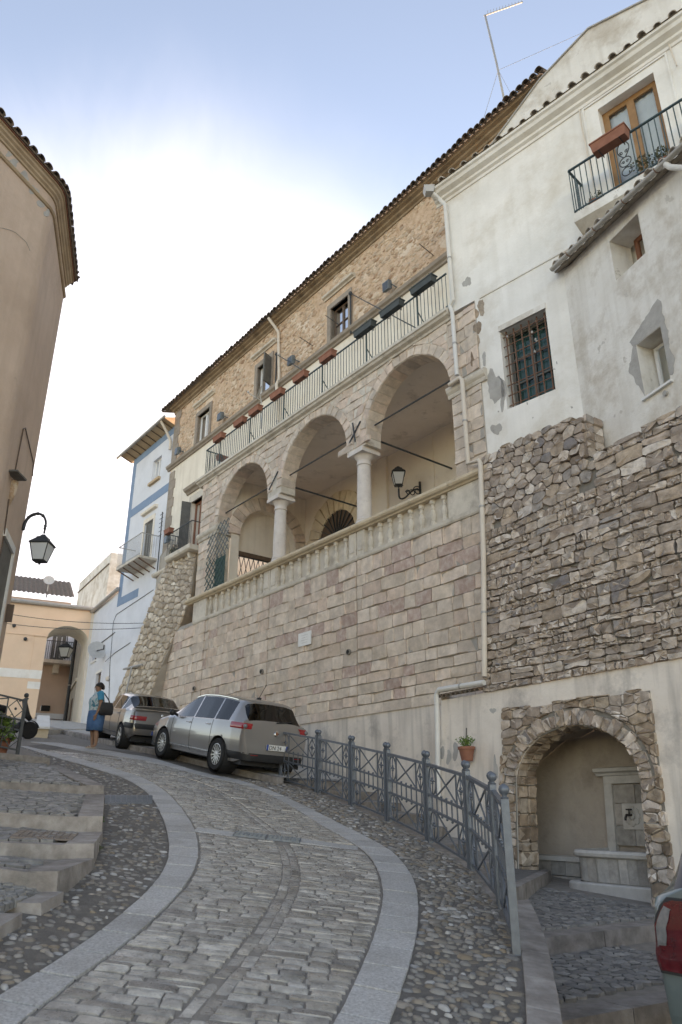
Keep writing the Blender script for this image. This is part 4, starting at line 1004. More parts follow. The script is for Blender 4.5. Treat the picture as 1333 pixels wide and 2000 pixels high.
mb.build('channel_tiles', 'tile', RF, kind='stuff', smooth=True, fix=False)
mb = MB(); mb.grid([[FM.P(27.45, o, 16.6 + (.47 - o) * sl_ + .02 + .03 * (i % 2)) for i, o in enumerate(np.arange(.5, -4, -.2))], [FM.P(27.62, o, 16.56 + (.47 - o) * sl_ + .02 * (i % 2)) for i, o in enumerate(np.arange(.5, -4, -.2))]]); mb.build('verge', 'tile', RF, fix=False)
# windows of the upper floor
for i, (a, b, c, d) in enumerate(WIN):
    f = MB(); t = .17
    f.box(FM, a - t, a, -.2, .05, c - .02, d); f.box(FM, b, b + t, -.2, .05, c - .02, d); f.box(FM, a - t, b + t, -.2, .055, d, d + .19)
    f.build('window_surround', 'window_stone', PA_)
    h = MB(); zc = d + .48; profile(h, FM, a - .34, b + .34, [(0, zc), (.05, zc), (.07, zc + .04), (.15, zc + .07), (.17, zc + .13), (.12, zc + .15), (0, zc + .19)]); h.build('window_hood', 'limestone', PA_)
    if i == 2: casement(PA_, FM, a, b, c, d, -.13, 'wood_brown', 2, .06, cross=((c + d) / 2,))
    else: casement(PA_, FM, a, b, c, d, -.12, 'white_paint', 2 if i == 0 else 1, .07)
# open shutter of the middle window
mb = MB(); mb.hexa([Vector(FM.P(19.27 - .02, .06, 13.95)), Vector(FM.P(19.24 - .06, .06, 13.95)), Vector(FM.P(19.05, .42, 13.95)), Vector(FM.P(19.09, .44, 13.95)), Vector(FM.P(19.27 - .02, .06, 15.1)), Vector(FM.P(19.24 - .06, .06, 15.1)), Vector(FM.P(19.05, .42, 15.1)), Vector(FM.P(19.09, .44, 15.1))]); mb.build('shutter', 'shutter_grey', PA_)
# door on the left with its stone frame
a, b, c, d = 23.80, 24.73, 9.15, 11.28
f = MB(); t = .16; f.box(FM, a - t, a, -.2, .05, c, d); f.box(FM, b, b + t, -.2, .05, c, d); f.box(FM, a - t, b + t, -.2, .055, d, d + .28); f.build('door_surround', 'limestone', PA_)
h = MB(); profile(h, FM, a - .5, b + .45, [(0, 11.72), (.06, 11.73), (.1, 11.8), (.2, 11.85), (.24, 11.95), (0, 12.02)]); h.build('door_hood', 'window_stone', PA_)
casement(PA_, FM, a, b, c, d, -.15, 'wood_red', 2, .09, name='balcony_door')
mb = MB(); mb.hexa([FM.P(b - .02, .06, c), FM.P(b + .02, .06, c), FM.P(b + .10, .40, c), FM.P(b + .06, .42, c), FM.P(b - .02, .06, d), FM.P(b + .02, .06, d), FM.P(b + .10, .40, d), FM.P(b + .06, .42, d)]); mb.build('shutter', 'shutter_grey', PA_)
f = MB(); f.box(FM, 24.40, 24.52, -.2, .03, 6.65, 7.8); f.box(FM, 25.02, 25.14, -.2, .03, 6.65, 7.8); f.box(FM, 24.4, 25.14, -.2, .035, 7.7, 7.85); f.build('window_surround', 'limestone', PA_)
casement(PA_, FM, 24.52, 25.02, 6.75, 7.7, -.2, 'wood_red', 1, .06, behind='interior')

# ---------------------------------------------------------------- loggia
AR = [(9.95, 13.0), (13.8, 16.95), (17.7, 20.8)]; SPR = 9.02; ZT = 10.86; T0, T1 = 0.0, -.5
def arch_z(s, a, b, spr=SPR):
    c, r_ = (a + b) / 2, (b - a) / 2; return spr + math.sqrt(max(0, r_ * r_ - (s - c) ** 2))
m = MB(); NS = 28
for a, b in AR:
    c, r_ = (a + b) / 2, (b - a) / 2
    pts = [(c - r_ * math.cos(math.pi * i / NS), SPR + r_ * math.sin(math.pi * i / NS)) for i in range(NS + 1)]
    for (p, q) in zip(pts, pts[1:]):
        m.quad(F1.P(p[0], T0, p[1]), F1.P(q[0], T0, q[1]), F1.P(q[0], T0, ZT), F1.P(p[0], T0, ZT)); m.quad(F1.P(p[0], T1, p[1]), F1.P(p[0], T1, ZT), F1.P(q[0], T1, ZT), F1.P(q[0], T1, q[1]))
        m.quad(F1.P(p[0], T0, p[1]), F1.P(p[0], T1, p[1]), F1.P(q[0], T1, q[1]), F1.P(q[0], T0, q[1]))
for a, b, zb in ((13.0, 13.8, 8.82), (16.95, 17.7, 8.82), (20.8, 22.05, 6.68)):
    m.box(F1, a, b, T1, T0, zb, SPR if zb > 7 else SPR); m.box(F1, a, b, T1, T0, SPR + .0005, ZT)
m.build('arcade', 'limestone', PA_)
rv = random.Random(4)
for a, b in AR:
    c, r_ = (a + b) / 2, (b - a) / 2; nv = 19
    for i in range(nv):
        t0, t1 = math.pi * i / nv + .006, math.pi * (i + 1) / nv - .006; ro = r_ + .25 + rv.uniform(-.012, .012)
        ang = [t0, (t0 + t1) / 2, t1]
        poly = [(c + (r_ + .002) * math.cos(t), SPR + (r_ + .002) * math.sin(t)) for t in ang] + [(c + ro * math.cos(t), SPR + ro * math.sin(t)) for t in ang[::-1]]
        poly = [(x, min(z, ZT - .01)) for x, z in poly]
        mb = MB(); stone(mb, poly[::-1] if area(poly) < 0 else poly, F1.P, h=.020, joint=.002, back=-.02, rnd=rv, soft=.94, flat=True, rough=.4, chk=False); mb.build('voussoir', 'ashlar', PA_, fix=False)
        # soffit stone
        if i % 1 == 0:
            mb = MB(); q = [F1.P(c + (r_ - .012) * math.cos(t), o, SPR + (r_ - .012) * math.sin(t)) for t in (t0, t1) for o in (-.005, -.495)]
            q2 = [F1.P(c + (r_ + .01) * math.cos(t), o, SPR + (r_ + .01) * math.sin(t)) for t in (t0, t1) for o in (-.005, -.495)]
            mb.hexa([q[0], q[2], q[3], q[1], q2[0], q2[2], q2[3], q2[1]]); mb.build('soffit_stone', 'ashlar', PA_)
sp = []
zz = 8.86
while zz < ZT - .05:
    h = rv.uniform(.24, .34); h = min(h, ZT - zz - .005)
    if ZT - zz - h < .1: h = ZT - zz - .005
    s = 9.97
    while s < 22.0:
        w = rv.uniform(.35, .75); w = min(w, 22.04 - s)
        poly = []
        for (x0, z0, x1, z1) in ((s + .008, zz + .008, s + w - .008, zz + .008), (s + w - .008, zz + .008, s + w - .008, zz + h - .008), (s + w - .008, zz + h - .008, s + .008, zz + h - .008), (s + .008, zz + h - .008, s + .008, zz + .008)):
            for k in range(4): poly.append((x0 + (x1 - x0) * k / 4, z0 + (z1 - z0) * k / 4))
        out_ = []; inside = 0
        for x, z_ in poly:
            for a, b in AR:
                c, r_ = (a + b) / 2, (b - a) / 2 + .262; dx, dz = x - c, z_ - SPR; l = math.hypot(dx, dz)
                if z_ <= SPR and abs(dx) < r_: inside += 1; break
                if z_ > SPR and l < r_:
                    inside += 1; x, z_ = c + dx / l * r_, SPR + dz / l * r_
            out_.append((x, z_))
        if inside < 12 and abs(area(out_)) > .015 and max(p[1] for p in out_) < ZT + .001:
            mb = MB(); stone(mb, out_, F1.P, h=.014, joint=.0, back=-.02, rnd=rv, soft=.93, flat=True, rough=.5, chk=False); sp.append((abs(area(out_)), mb))
        s += w
    zz += h
emit_pieces(sp, 'spandrel_block', 'ashlar', PA_, 90, smooth=30)
# terrace cornice
for i in range(11):
    s0 = 9.75 + i * 1.14; mb = MB(); profile(mb, F1, s0 + .004, s0 + 1.136, [(-.02, 10.80), (.05, 10.81), (.07, 10.86), (.16, 10.90), (.19, 10.95), (.23, 10.97), (.23, 11.05), (-.9, 11.07), (-.9, 10.80)]); mb.build('cornice_stone', 'limestone', PA_)
# piers with moulded caps and blocks
def pier(s0, s1, z0, z1, name):
    zz = z0; k = 0
    while zz < z1 - .02:
        h = min(rv.uniform(.26, .36), z1 - zz); 
        if z1 - zz - h < .12: h = z1 - zz
        cut = s0 + (s1 - s0) * (.4 if k % 2 else .62) if s1 - s0 > .5 else s1
        for a, b in ((s0, cut), (cut, s1)):
            if b - a < .03: continue
            mb = MB(); poly = [(a + .006, zz + .006), (b - .006, zz + .006), (b - .006, zz + h - .006), (a + .006, zz + h - .006)]; pp = []
            for i in range(4): p, q = poly[i], poly[(i + 1) % 4]; pp += [p, ((p[0] + q[0]) / 2, (p[1] + q[1]) / 2)]
            stone(mb, pp, F1.P, h=.014, joint=.0, back=-.02, rnd=rv, soft=.93, flat=True, rough=.5, chk=False); mb.build(name, 'ashlar', PA_, fix=False)
        zz += h; k += 1
mb = MB(); mb.box(F1, 9.06, 9.95, -.6, -.005, 2.2, ZT); mb.build('right_pier', 'mortar', PA_)
pier(9.07, 9.95, 6.70, 8.72, 'pier_block'); pier(9.07, 9.95, 9.10, ZT, 'pier_block'); pier(20.82, 22.05, 6.70, 8.62, 'pier_block')
for s0, s1 in ((8.9, 10.03), (20.72, 22.1)):
    mb = MB(); z = 8.72 if s0 < 10 else 8.64; pr_ = [(-.6, 0), (.03, 0), (.05, .06), (.04, .08), (.09, .14), (.11, .2), (.11, .26), (.06, .3), (-.6, .3)]; profile(mb, F1, s0, s1, [(o, z + h) for o, h in pr_]); mb.build('pier_cap', 'limestone', PA_)
# columns
for sc_ in (13.40, 17.33):
    co = thing('column', None, None, F1.P(sc_, -.25, 6.68)); co.parent = PA_; co.location = Vector(F1.P(sc_, -.25, 6.68)) - wloc(PA_)
    c = F1.P(sc_, -.25, 6.68)
    mb = MB(); mb.lathe(c, [(.25, 0), (.25, .08), (.235, .12), (.21, .14), (.225, .18), (.195, .22)], 20); mb.build('column_base', 'column_stone', co, smooth=40)
    mb = MB(); mb.lathe(c, [(.195, .221), (.192, .8), (.175, 1.62), (.172, 1.70)], 24); mb.build('shaft', 'column_stone', co, smooth=40)
    mb = MB(); mb.lathe(c, [(.172, 1.701), (.195, 1.72), (.195, 1.76), (.18, 1.78), (.18, 1.86), (.25, 1.97), (.265, 1.985)], 24); mb.build('capital', 'column_stone', co, smooth=40)
    mb = MB(); mb.box(F1, sc_ - .31, sc_ + .31, -.56, .06, 6.68 + 1.986, 6.68 + 2.08); mb.box(F1, sc_ - .28, sc_ + .28, -.53, .03, 6.68 + 2.081, 6.68 + 2.14); mb.build('abacus', 'column_stone', co)
# interior of the loggia
m = MB(); I0 = -3.5
m.quad(F1.P(8.9, -.5, 5.9), F1.P(20.65, -.5, 5.9), F1.P(20.65, I0, 5.9), F1.P(8.9, I0, 5.9)); m.build('loggia_floor', 'marble', PA_, fix=False)
m = MB(); m.quad(F1.P(8.9, -.45, 10.72), F1.P(8.9, I0 - .05, 10.72), F1.P(20.7, I0 - .05, 10.72), F1.P(20.7, -.45, 10.72)); m.build('ceiling', 'ceiling_plaster', PA_, fix=False)
m = MB(); m.quad(F1.P(8.9, I0, 5.9), F1.P(20.7, I0, 5.9), F1.P(20.7, I0, 10.73), F1.P(8.9, I0, 10.73)); m.quad(F1.P(9.3, -.5, 5.9), F1.P(9.3, I0, 5.9), F1.P(9.3, I0, 10.73), F1.P(9.3, -.5, 10.73)); m.build('back_wall', 'loggia_plaster', PA_, fix=False)
m = MB(); m.box(F1, 16.05, 16.5, I0 - .1, I0 + .1, 5.9, 10.71); m.box(F1, 14.0, 14.04, I0 - .05, I0 + .03, 5.9, 10.6); m.build('wall_pilaster', 'loggia_plaster', PA_)
# door surround with radiating voussoirs on the back wall
cs, cz, ri, ro = 18.70, 8.62, 1.02, 1.72
for i in range(13):
    t0, t1 = math.pi * i / 13 + .012, math.pi * (i + 1) / 13 - .012; poly = [(cs + ri * math.cos(t0), cz + ri * math.sin(t0)), (cs + ro * math.cos(t0), cz + ro * math.sin(t0)), (cs + ro * math.cos((t0 + t1) / 2) * 1.0, cz + ro * math.sin((t0 + t1) / 2)), (cs + ro * math.cos(t1), cz + ro * math.sin(t1)), (cs + ri * math.cos(t1), cz + ri * math.sin(t1))]
    mb = MB(); stone(mb, poly, F1.off(I0).P, h=.07, joint=.004, back=-.02, rnd=rv, soft=.94, flat=True, rough=.3, chk=False); mb.build('voussoir', 'coping', PA_, fix=False)
m = MB(); m.add([F1.P(cs + ri * math.cos(math.pi * i / 16), I0 + .012, cz + ri * math.sin(math.pi * i / 16)) for i in range(17)], [tuple(range(17))]); m.box(F1, cs - ri, cs + ri, I0 - .02, I0 + .012, 5.9, cz - .01); m.build('door_leaf', 'wood_brown', PA_, fix=False)
m = MB()
for i in range(1, 12): t = math.pi * i / 12; m.bar(F1.P(cs, I0 + .05, cz), F1.P(cs + ri * math.cos(t), I0 + .05, cz + ri * math.sin(t)), .03)
m.build('fanlight_grille', 'iron', PA_, fix=False)
# end wall with its arch
class EW:   # s -> depth into the loggia
    pass
FE_ = Fr(F1.p0 + d1 * 20.66, -n1, -d1)      # s = depth, o towards the camera end
oc, ozs, orr, oir = 1.93, 8.70, 1.62, 1.15
m = MB(); seg = 24
pts = [(oc - oir * math.cos(math.pi * i / seg), ozs + oir * math.sin(math.pi * i / seg)) for i in range(seg + 1)]
for p, q in zip(pts, pts[1:]): m.quad(FE_.P(p[0], 0, p[1]), FE_.P(q[0], 0, q[1]), FE_.P(q[0], 0, 10.73), FE_.P(p[0], 0, 10.73)); m.quad(FE_.P(p[0], 0, p[1]), FE_.P(p[0], -.35, p[1]), FE_.P(q[0], -.35, q[1]), FE_.P(q[0], 0, q[1]))
m.quad(FE_.P(.45, 0, 5.9), FE_.P(oc - oir, 0, 5.9), FE_.P(oc - oir, 0, 10.73), FE_.P(.45, 0, 10.73)); m.quad(FE_.P(oc + oir, 0, 5.9), FE_.P(3.55, 0, 5.9), FE_.P(3.55, 0, 10.73), FE_.P(oc + oir, 0, 10.73))
m.quad(FE_.P(oc - oir, 0, 5.9), FE_.P(oc - oir, -.35, 5.9), FE_.P(oc - oir, -.35, ozs), FE_.P(oc - oir, 0, ozs)); m.quad(FE_.P(oc + oir, 0, 5.9), FE_.P(oc + oir, -.35, 5.9), FE_.P(oc + oir, -.35, ozs), FE_.P(oc + oir, 0, ozs))
m.build('end_wall', 'cream_plaster', PA_, fix=False)
for i in range(15):
    t0, t1 = math.pi * i / 15 + .008, math.pi * (i + 1) / 15 - .008
    poly = [(oc + oir * math.cos(t0), ozs + oir * math.sin(t0)), (oc + orr * math.cos(t0), ozs + orr * math.sin(t0)), (oc + orr * math.cos((t0 + t1) / 2), ozs + orr * math.sin((t0 + t1) / 2)), (oc + orr * math.cos(t1), ozs + orr * math.sin(t1)), (oc + oir * math.cos(t1), ozs + oir * math.sin(t1))]
    mb = MB(); stone(mb, poly, FE_.P, h=.05, joint=.003, back=-.02, rnd=rv, soft=.94, flat=True, rough=.3, chk=False); mb.build('voussoir', 'ashlar', PA_, fix=False)
m = MB(); m.add([FE_.P(oc + oir * math.cos(math.pi * i / 20), -.32, ozs + oir * math.sin(math.pi * i / 20)) for i in range(21)] + [FE_.P(oc - oir, -.32, 8.22), FE_.P(oc + oir, -.32, 8.22)], [tuple(range(23))]); m.build('tympanum', 'cream_plaster', PA_, fix=False)
m = MB(); m.box(FE_, oc - oir, oc + oir, -.34, -.22, 8.10, 8.24); m.build('lintel', 'wood_brown', PA_)
ig = thing('iron_gate', 'black iron lattice gate seen inside the far end of the loggia', 'gate', FE_.P(oc, -.28, 5.9))
mb = MB()
for z in (5.95, 6.9, 7.05, 7.28, 8.08): mb.bar(FE_.P(oc - oir, -.28, z), FE_.P(oc + oir, -.28, z), .035)
mb.build('rails', 'iron', ig, fix=False)
for i in range(12):
    x = oc - oir + 2 * oir * (i + .5) / 12; w = oir / 12
    mb = MB(); mb.bar(FE_.P(x, -.28, 5.95), FE_.P(x, -.28, 6.9), .02); mb.bar(FE_.P(x - w, -.28, 7.28), FE_.P(x + w, -.28, 8.08), .018); mb.bar(FE_.P(x + w, -.285, 7.28), FE_.P(x - w, -.285, 8.08), .018)
    mb.tube([FE_.P(x + .05 * math.cos(t), -.28, 7.165 + .09 * math.sin(t)) for t in np.linspace(0, 2 * math.pi, 9)[:-1]], .012, 4, closed=True); mb.build('gate_bar', 'iron', ig, fix=False)
# tie rods
for a, b in ((9.95, 13.1), (13.7, 17.05), (17.6, 20.9)):
    mb = MB(); mb.tube([F1.P(a, -.25, 9.42), F1.P(b, -.25, 9.42)], .022, 6); mb.build('tie_rod', 'iron', PA_)
for s_ in (13.4, 17.33):
    mb = MB(); mb.tube([F1.P(s_ - .1, -.4, 9.25), F1.P(s_ - .1, I0, 9.25)], .028, 6); mb.build('tie_rod', 'iron', PA_)
    mb = MB(); mb.bar(F1.P(s_ + .24, .04, 9.10), F1.P(s_ - .22, .04, 9.55), .03); mb.build('tie_anchor', 'iron', PA_, fix=False)
    if s_ < 15: mb = MB(); mb.bar(F1.P(s_ + .08, .06, 9.62), F1.P(s_ - .02, .06, 9.02), .03); mb.build('tie_anchor', 'iron', PA_, fix=False)
# drainpipes on the palace front
def pipe(pts, r, mat, parent, name='drainpipe'):
    mb = MB(); mb.tube(pts, r, 10); o = mb.build(name, mat, parent, smooth=40)
    for p, q in zip(pts, pts[1:]):
        if (Vector(p) - Vector(q)).length > 1.2:
            c = Vector(p).lerp(Vector(q), .5); t = (Vector(q) - Vector(p)).normalized() * .02; k = MB(); k.tube([c - t, c + t], r * 1.18, 10); k.build('pipe_clip', 'zinc', o, smooth=40)
    return o
pipe([FM.P(18.95, .40, 16.5), FM.P(18.85, .16, 16.15), FM.P(18.75, .07, 15.9), FM.P(18.6, .07, 13.9), FM.P(18.55, .2, 13.6), FM.P(18.5, .2, 13.2), FM.P(18.5, .07, 11.1)], .055, 'pipe_cream', PA_)
# ---------------------------------------------------------------- terrace railing and what hangs on it
TR = thing('terrace_railing', 'dark green iron railing along the terrace above the loggia arches', 'railing', F1.P(16, .14, 11.07))
mb = MB(); mb.bar(F1.P(9.75, .14, 12.07), F1.P(21.75, .14, 12.07), .04, .03); mb.build('top_rail', 'rail_green', TR)
mb = MB(); mb.bar(F1.P(9.75, .14, 11.12), F1.P(21.75, .14, 11.12), .025); mb.build('bottom_rail', 'rail_green', TR)
mb = MB(); mb.bar((0, 0, 0), (0, 0, .95), .016); bm_ = mb.mesh('bar', 'rail_green')
n = 96
for i in range(n + 1):
    s = 9.78 + (21.73 - 9.78) * i / n
    if i % 16 == 8: k = MB(); k.bar(F1.P(s, .14, 11.07), F1.P(s, .14, 12.06), .034); k.bar(F1.P(s, .12, 11.55), F1.P(s - .02, -.25, 11.08), .02); k.build('post', 'rail_green', TR)
    else: inst('bar', bm_, TR, F1.P(s, .14, 11.12), rz=rotz(d1))
mb = MB(); mb.bar(F1.P(21.75, .14, 12.07), F1.P(21.75, -.9, 12.07), .035); mb.bar(F1.P(21.75, .14, 11.12), F1.P(21.75, -.9, 11.12), .025); mb.build('return_rail', 'rail_green', TR, fix=False)
for i in range(9): inst('bar', bm_, TR, F1.P(21.75, .08 - .1 * i, 11.12), rz=rotz(d1))
def planter(name, c, d, n, L_, mat, label, group, plant=None, w=.2, h=.19, dense=60):
    """trough hung on a railing: c is the middle of its base"""
    t = thing(name, label, 'planter', c, group); fr = Fr(Vector(c), d, n); mb = MB(); z0 = c[2]
    p = lambda s, o, z: fr.P(s, o, z0 + z)
    a, b = L_ / 2, L_ / 2 * .92
    outer = [[p(s, o, 0) for s, o in ((-b, -w * .4), (b, -w * .4), (b, w * .4), (-b, w * .4))], [p(s, o, h) for s, o in ((-a, -w / 2), (a, -w / 2), (a, w / 2), (-a, w / 2))]]
    mb.grid(outer, closed=True); mb.add(outer[0], [(3, 2, 1, 0)])
    rim = [[p(s * k, o * k2, z) for s, o in ((-a, -w / 2), (a, -w / 2), (a, w / 2), (-a, w / 2))] for k, k2, z in ((1, 1, h - .03), (1.03, 1.08, h - .03), (1.03, 1.08, h), (.95, .86, h), (.95, .86, h - .04))]
    mb.grid(rim, closed=True); mb.build('trough', mat, t)
    so_ = MB(); so_.add([p(s * .95, o * .86, h - .035) for s, o in ((-a, -w / 2), (a, -w / 2), (a, w / 2), (-a, w / 2))], [(0, 1, 2, 3)]); so_.build('soil', 'soil', t, fix=False)
    hk = MB()
    for s in (-a * .6, a * .6): hk.bar(p(s, -w / 2 - .02, h + .02), p(s, -w / 2 - .02, -.02), .012); hk.bar(p(s, -w / 2 - .02, -.012), p(s, w / 2 - .02, -.012), .012)
    hk.build('bracket', 'iron', t, fix=False)
    if plant:
        lf = MB(); c0 = Vector(p(0, 0, h + .03)); rr = random.Random(int(c[0] * 100))
        for k in range(7): q = Vector(p(-a * .85 + a * 1.7 * k / 6, rr.uniform(-.05, .08), h + rr.uniform(-.02, .06))); leafy(lf, q, .09, .09, .08, dense // 7, .022, rr)
        lf.build('plant', plant, t, fix=False, kind='stuff')
    return t
RP = F1.off(.26)
tp_ = [(429, 855, 'first'), (470, 822, 'second'), (500, 798, 'third'), (543, 767, 'fourth'), (588, 735, 'fifth'), (641, 692, 'sixth')]
for u, v, w_ in tp_:
    s, z = RP.sz(u, v); planter('planter_box', F1.P(s, .27, 12.07 - .10), d1, n1, .62, 'terracotta', 'terracotta trough, %s from the left on the terrace railing' % w_, 'troughs on the terrace railing')
for u, v, w_ in ((713, 638, 'leftmost'), (766, 598, 'middle'), (827, 552, 'rightmost')):
    s, z = RP.sz(u, v); planter('planter_box', F1.P(s, .27, 12.07 - .10), d1, n1, .78, 'planter_dark', 'dark trough of trailing plants, %s of three on the terrace railing' % w_, 'troughs on the terrace railing', 'leaf_dry' if u < 800 else 'leaf', dense=110)
s, z = F1.sz(442, 888); planter('planter_box', F1.P(21.3, -.35, 11.6), n1, d1, .55, 'terracotta', 'small terracotta trough standing inside the left end of the terrace railing', None)
# balcony of the left door
LB = thing('stone_balcony', 'small stone balcony with thin iron railing left of the loggia', 'balcony', FM.P(24.5, 0, 9.0))
mb = MB(); profile(mb, FM, 23.5, 25.55, [(0, 8.93), (.5, 8.93), (.56, 8.98), (.58, 9.08), (.58, 9.12), (0, 9.12)]); mb.build('slab', 'limestone', LB)
for s in (23.85, 25.1):
    mb = MB(); mb.add([FM.P(s + k, o, z) for k in (0, .16) for o, z in ((0, 8.5), (.12, 8.52), (.2, 8.65), (.34, 8.72), (.40, 8.92), (0, 8.92))], [(0, 1, 2, 3, 4, 5), (11, 10, 9, 8, 7, 6)] + [(i, i + 6, (i + 1) % 6 + 6, (i + 1) % 6) for i in range(6)]); mb.build('console', 'limestone', LB)
mb = MB(); mb.bar(FM.P(23.55, .52, 10.05), FM.P(25.5, .52, 10.05), .03); mb.bar(FM.P(25.5, .52, 10.05), FM.P(25.5, 0, 10.05), .03); mb.bar(FM.P(23.55, .52, 10.05), FM.P(23.55, 0, 10.05), .03); mb.build('handrail', 'iron', LB, fix=False)
mb = MB(); mb.bar((0, 0, 0), (0, 0, .93), .014); bb_ = mb.mesh('bar', 'iron')
for i in range(18): inst('bar', bb_, LB, FM.P(23.55 + 1.95 * i / 17, .52, 9.12))
for i in range(5): inst('bar', bb_, LB, FM.P(25.5, .42 - .1 * i, 9.12))
planter('planter_box', FM.P(25.3, .62, 10.0), d1, n1, .5, 'terracotta', 'small terracotta trough on the railing of the stone balcony', None)
mb = MB(); leafy(mb, FM.P(25.2, .35, 9.3), .22, .22, .16, 160, .04); ob = mb.build('balcony_plant', 'leaf_dry', None, label='dry leafy plant behind the bars of the stone balcony', cat='plant', fix=False)
# floodlights on the string course
def flood(c, label, sc=1.0, d=d1, n=n1):
    t = thing('floodlight', label, 'floodlight', c, 'grey floodlights on the palace'); f = Fr(Vector(c), d, n); P = lambda s, o, z: f.P(s * sc, o * sc, c[2] + z * sc)
    mb = MB(); mb.grid([[P(s * k, o, z * k2 + zz) for s, z in ((-.13, -.16), (.13, -.16), (.13, .16), (-.13, .16))] for o, k, k2, zz in ((.10, .55, .6, .05), (.18, 1, 1, .02), (.30, 1.05, 1.05, -.02), (.32, 1.0, 1.0, -.03))], closed=True)
    mb.add([P(s, .32, z - .03) for s, z in ((-.13, -.16), (.13, -.16), (.13, .16), (-.13, .16))], [(0, 1, 2, 3)]); mb.add([P(s * .55, .10, z * .6 + .05) for s, z in ((-.13, -.16), (.13, -.16), (.13, .16), (-.13, .16))], [(3, 2, 1, 0)]); mb.build('housing', 'lamp_grey', t)
    mb = MB(); mb.add([P(s * .85, .325, z * .85 - .03) for s, z in ((-.13, -.16), (.13, -.16), (.13, .16), (-.13, .16))], [(0, 1, 2, 3)]); mb.build('lens', 'pane_dark', t, fix=False)
    mb = MB(); mb.tube([P(-.17, .22, 0), P(-.19, .12, -.05), P(-.19, .0, -.05)], .02 * sc, 5); mb.tube([P(-.17, .22, 0), P(.15, .22, 0)], .02 * sc, 5); mb.build('bracket', 'lamp_grey', t, fix=False)
for u, v, w_ in ((357, 884, 'on the corner quoins of the palace'), (441, 817, 'above the string course, between the two left palace windows'), (580, 709, 'beside the white drainpipe above the terrace railing'), (768, 565, 'on the rubble wall above the dark troughs')):
    s, z = FM.sz(u, v); flood(FM.P(s, 0, z), 'grey floodlight ' + w_, .95)
s, z = FM.sz(337, 1056); flood(FM.P(s, .02, z), 'grey floodlight low down beside the stone balcony', .9)
# folding awning rods and a satellite dish
for (a, b, lab) in (((685, 573), (812, 640), 'black awning rod crossing above the middle of the terrace railing'), ((541, 692), (606, 732), 'black awning rod beside the palace window with the open shutter')):
    p = FM.at(*a, .08); q = F1.at(*b, .1); mb = MB(); mb.tube([p, q], .016, 5); mb.tube([p, p + Vector((0, 0, -1.5))], .03, 6); mb.ball(p, .07); mb.build('awning_rod', 'iron', None, label=lab, cat='rod', fix=False)
for u, v in ((612, 676), (848, 500), (663, 635)):
    p = FM.at(u, v); mb = MB(); mb.tube([p, p + Vector(tuple(n1)) * .55 + Vector((0, 0, .12))], .012, 5); mb.build('wall_hook', 'iron', PA_)
dp = thing('satellite_dish', 'grey satellite dish on the terrace below the palace window', 'satellite dish', FM.P(19.6, .4, 13.0))
c = Vector(F1.P(19.55 * .97, -.2, 12.45)); c = F1.at(508, 768, -.1); dirv = Vector((-.92, -.2, .35)).normalized(); q = dirv.to_track_quat('Z', 'Y').to_matrix()
mb = MB(); mb.lathe(c, [(r_, r_ * r_ * .55) for r_ in np.linspace(.01, .25, 6)] + [(.255, .04), (.01, -.01)], 20, q); mb.build('dish', 'zinc', dp, smooth=40)
mb = MB(); mb.tube([c, c - Vector((0, 0, .5)) - dirv * .1, c - Vector((0, 0, 1.3)) - dirv * .1], .02, 6); mb.tube([c - Vector((0, 0, .25)), c + dirv * .42 - Vector((0, 0, .18))], .012, 5); mb.ball(c + dirv * .42 - Vector((0, 0, .15)), .04); mb.build('arm', 'dish_grey', dp, fix=False)
# wall lantern inside the loggia
def lantern_body(t, c, h, w, glassmat='frosted', hang=False):
    """tapered four-sided street lantern; c = centre of its bottom"""
    c = Vector(c); a = math.pi / 4; ring = lambda r_, z: [c + Vector((r_ * math.cos(a + k * math.pi / 2), r_ * math.sin(a + k * math.pi / 2), z)) for k in range(4)]
    b0, b1 = ring(w * .42, 0), ring(w * .72, h * .62)
    for k in range(4): mb = MB(); mb.add([b0[k], b0[(k + 1) % 4], b1[(k + 1) % 4], b1[k]], [(0, 1, 2, 3)]); mb.build('pane', glassmat, t, fix=False)
    mb = MB()
    for k in range(4): mb.bar(b0[k], b1[k], w * .045); mb.bar(b0[k], b0[(k + 1) % 4], w * .06); mb.bar(b1[k], b1[(k + 1) % 4], w * .07)
    mb.build('frame', 'iron', t, fix=False)
    mb = MB(); mb.grid([ring(w * .82, h * .62), ring(w * .78, h * .66), ring(w * .42, h * .84), ring(w * .40, h * .88), ring(w * .22, h * .93), ring(w * .12, h)], closed=True); mb.add(ring(w * .82, h * .62), [(3, 2, 1, 0)]); mb.build('roof', 'iron', t)
    mb = MB(); mb.lathe(c, [(.004, -h * .14), (w * .07, -h * .11), (w * .05, -h * .07), (w * .2, -h * .03), (w * .40, 0)], 8); mb.build('finial', 'iron', t, smooth=40)
    mb = MB(); mb.ball(c + Vector((0, 0, h * .35)), w * .12, sc=(1, 1, 1.6)); mb.build('bulb', 'white_paint', t, smooth=True)
IB = F1.off(-3.5)
s0, z0 = IB.sz(822, 958)
LW = thing('wall_lantern', 'black wrought iron lantern on a scrolled bracket inside the loggia', 'lantern', F1.P(s0, -3.5, z0))
cl = F1.at(779, 948, -2.75)
lantern_body(LW, cl, .62, .36, 'frosted')
b0 = Vector(F1.P(s0, -3.48, z0)); b1 = cl + Vector((0, 0, -.1)); mb = MB()
path = [b0, b0.lerp(b1, .25) + Vector((0, 0, .05)), b0.lerp(b1, .5) + Vector((0, 0, -.12)), b0.lerp(b1, .75) + Vector((0, 0, -.32)), b1 + Vector((0, 0, -.36)), b1 + Vector((0, 0, -.15)), b1]
pp = [tuple(x) for x in resample([np.array(p) for p in path], .06)]; pp = smoothp([np.array(p) for p in pp], 4); mb.tube(pp, .028, 6)
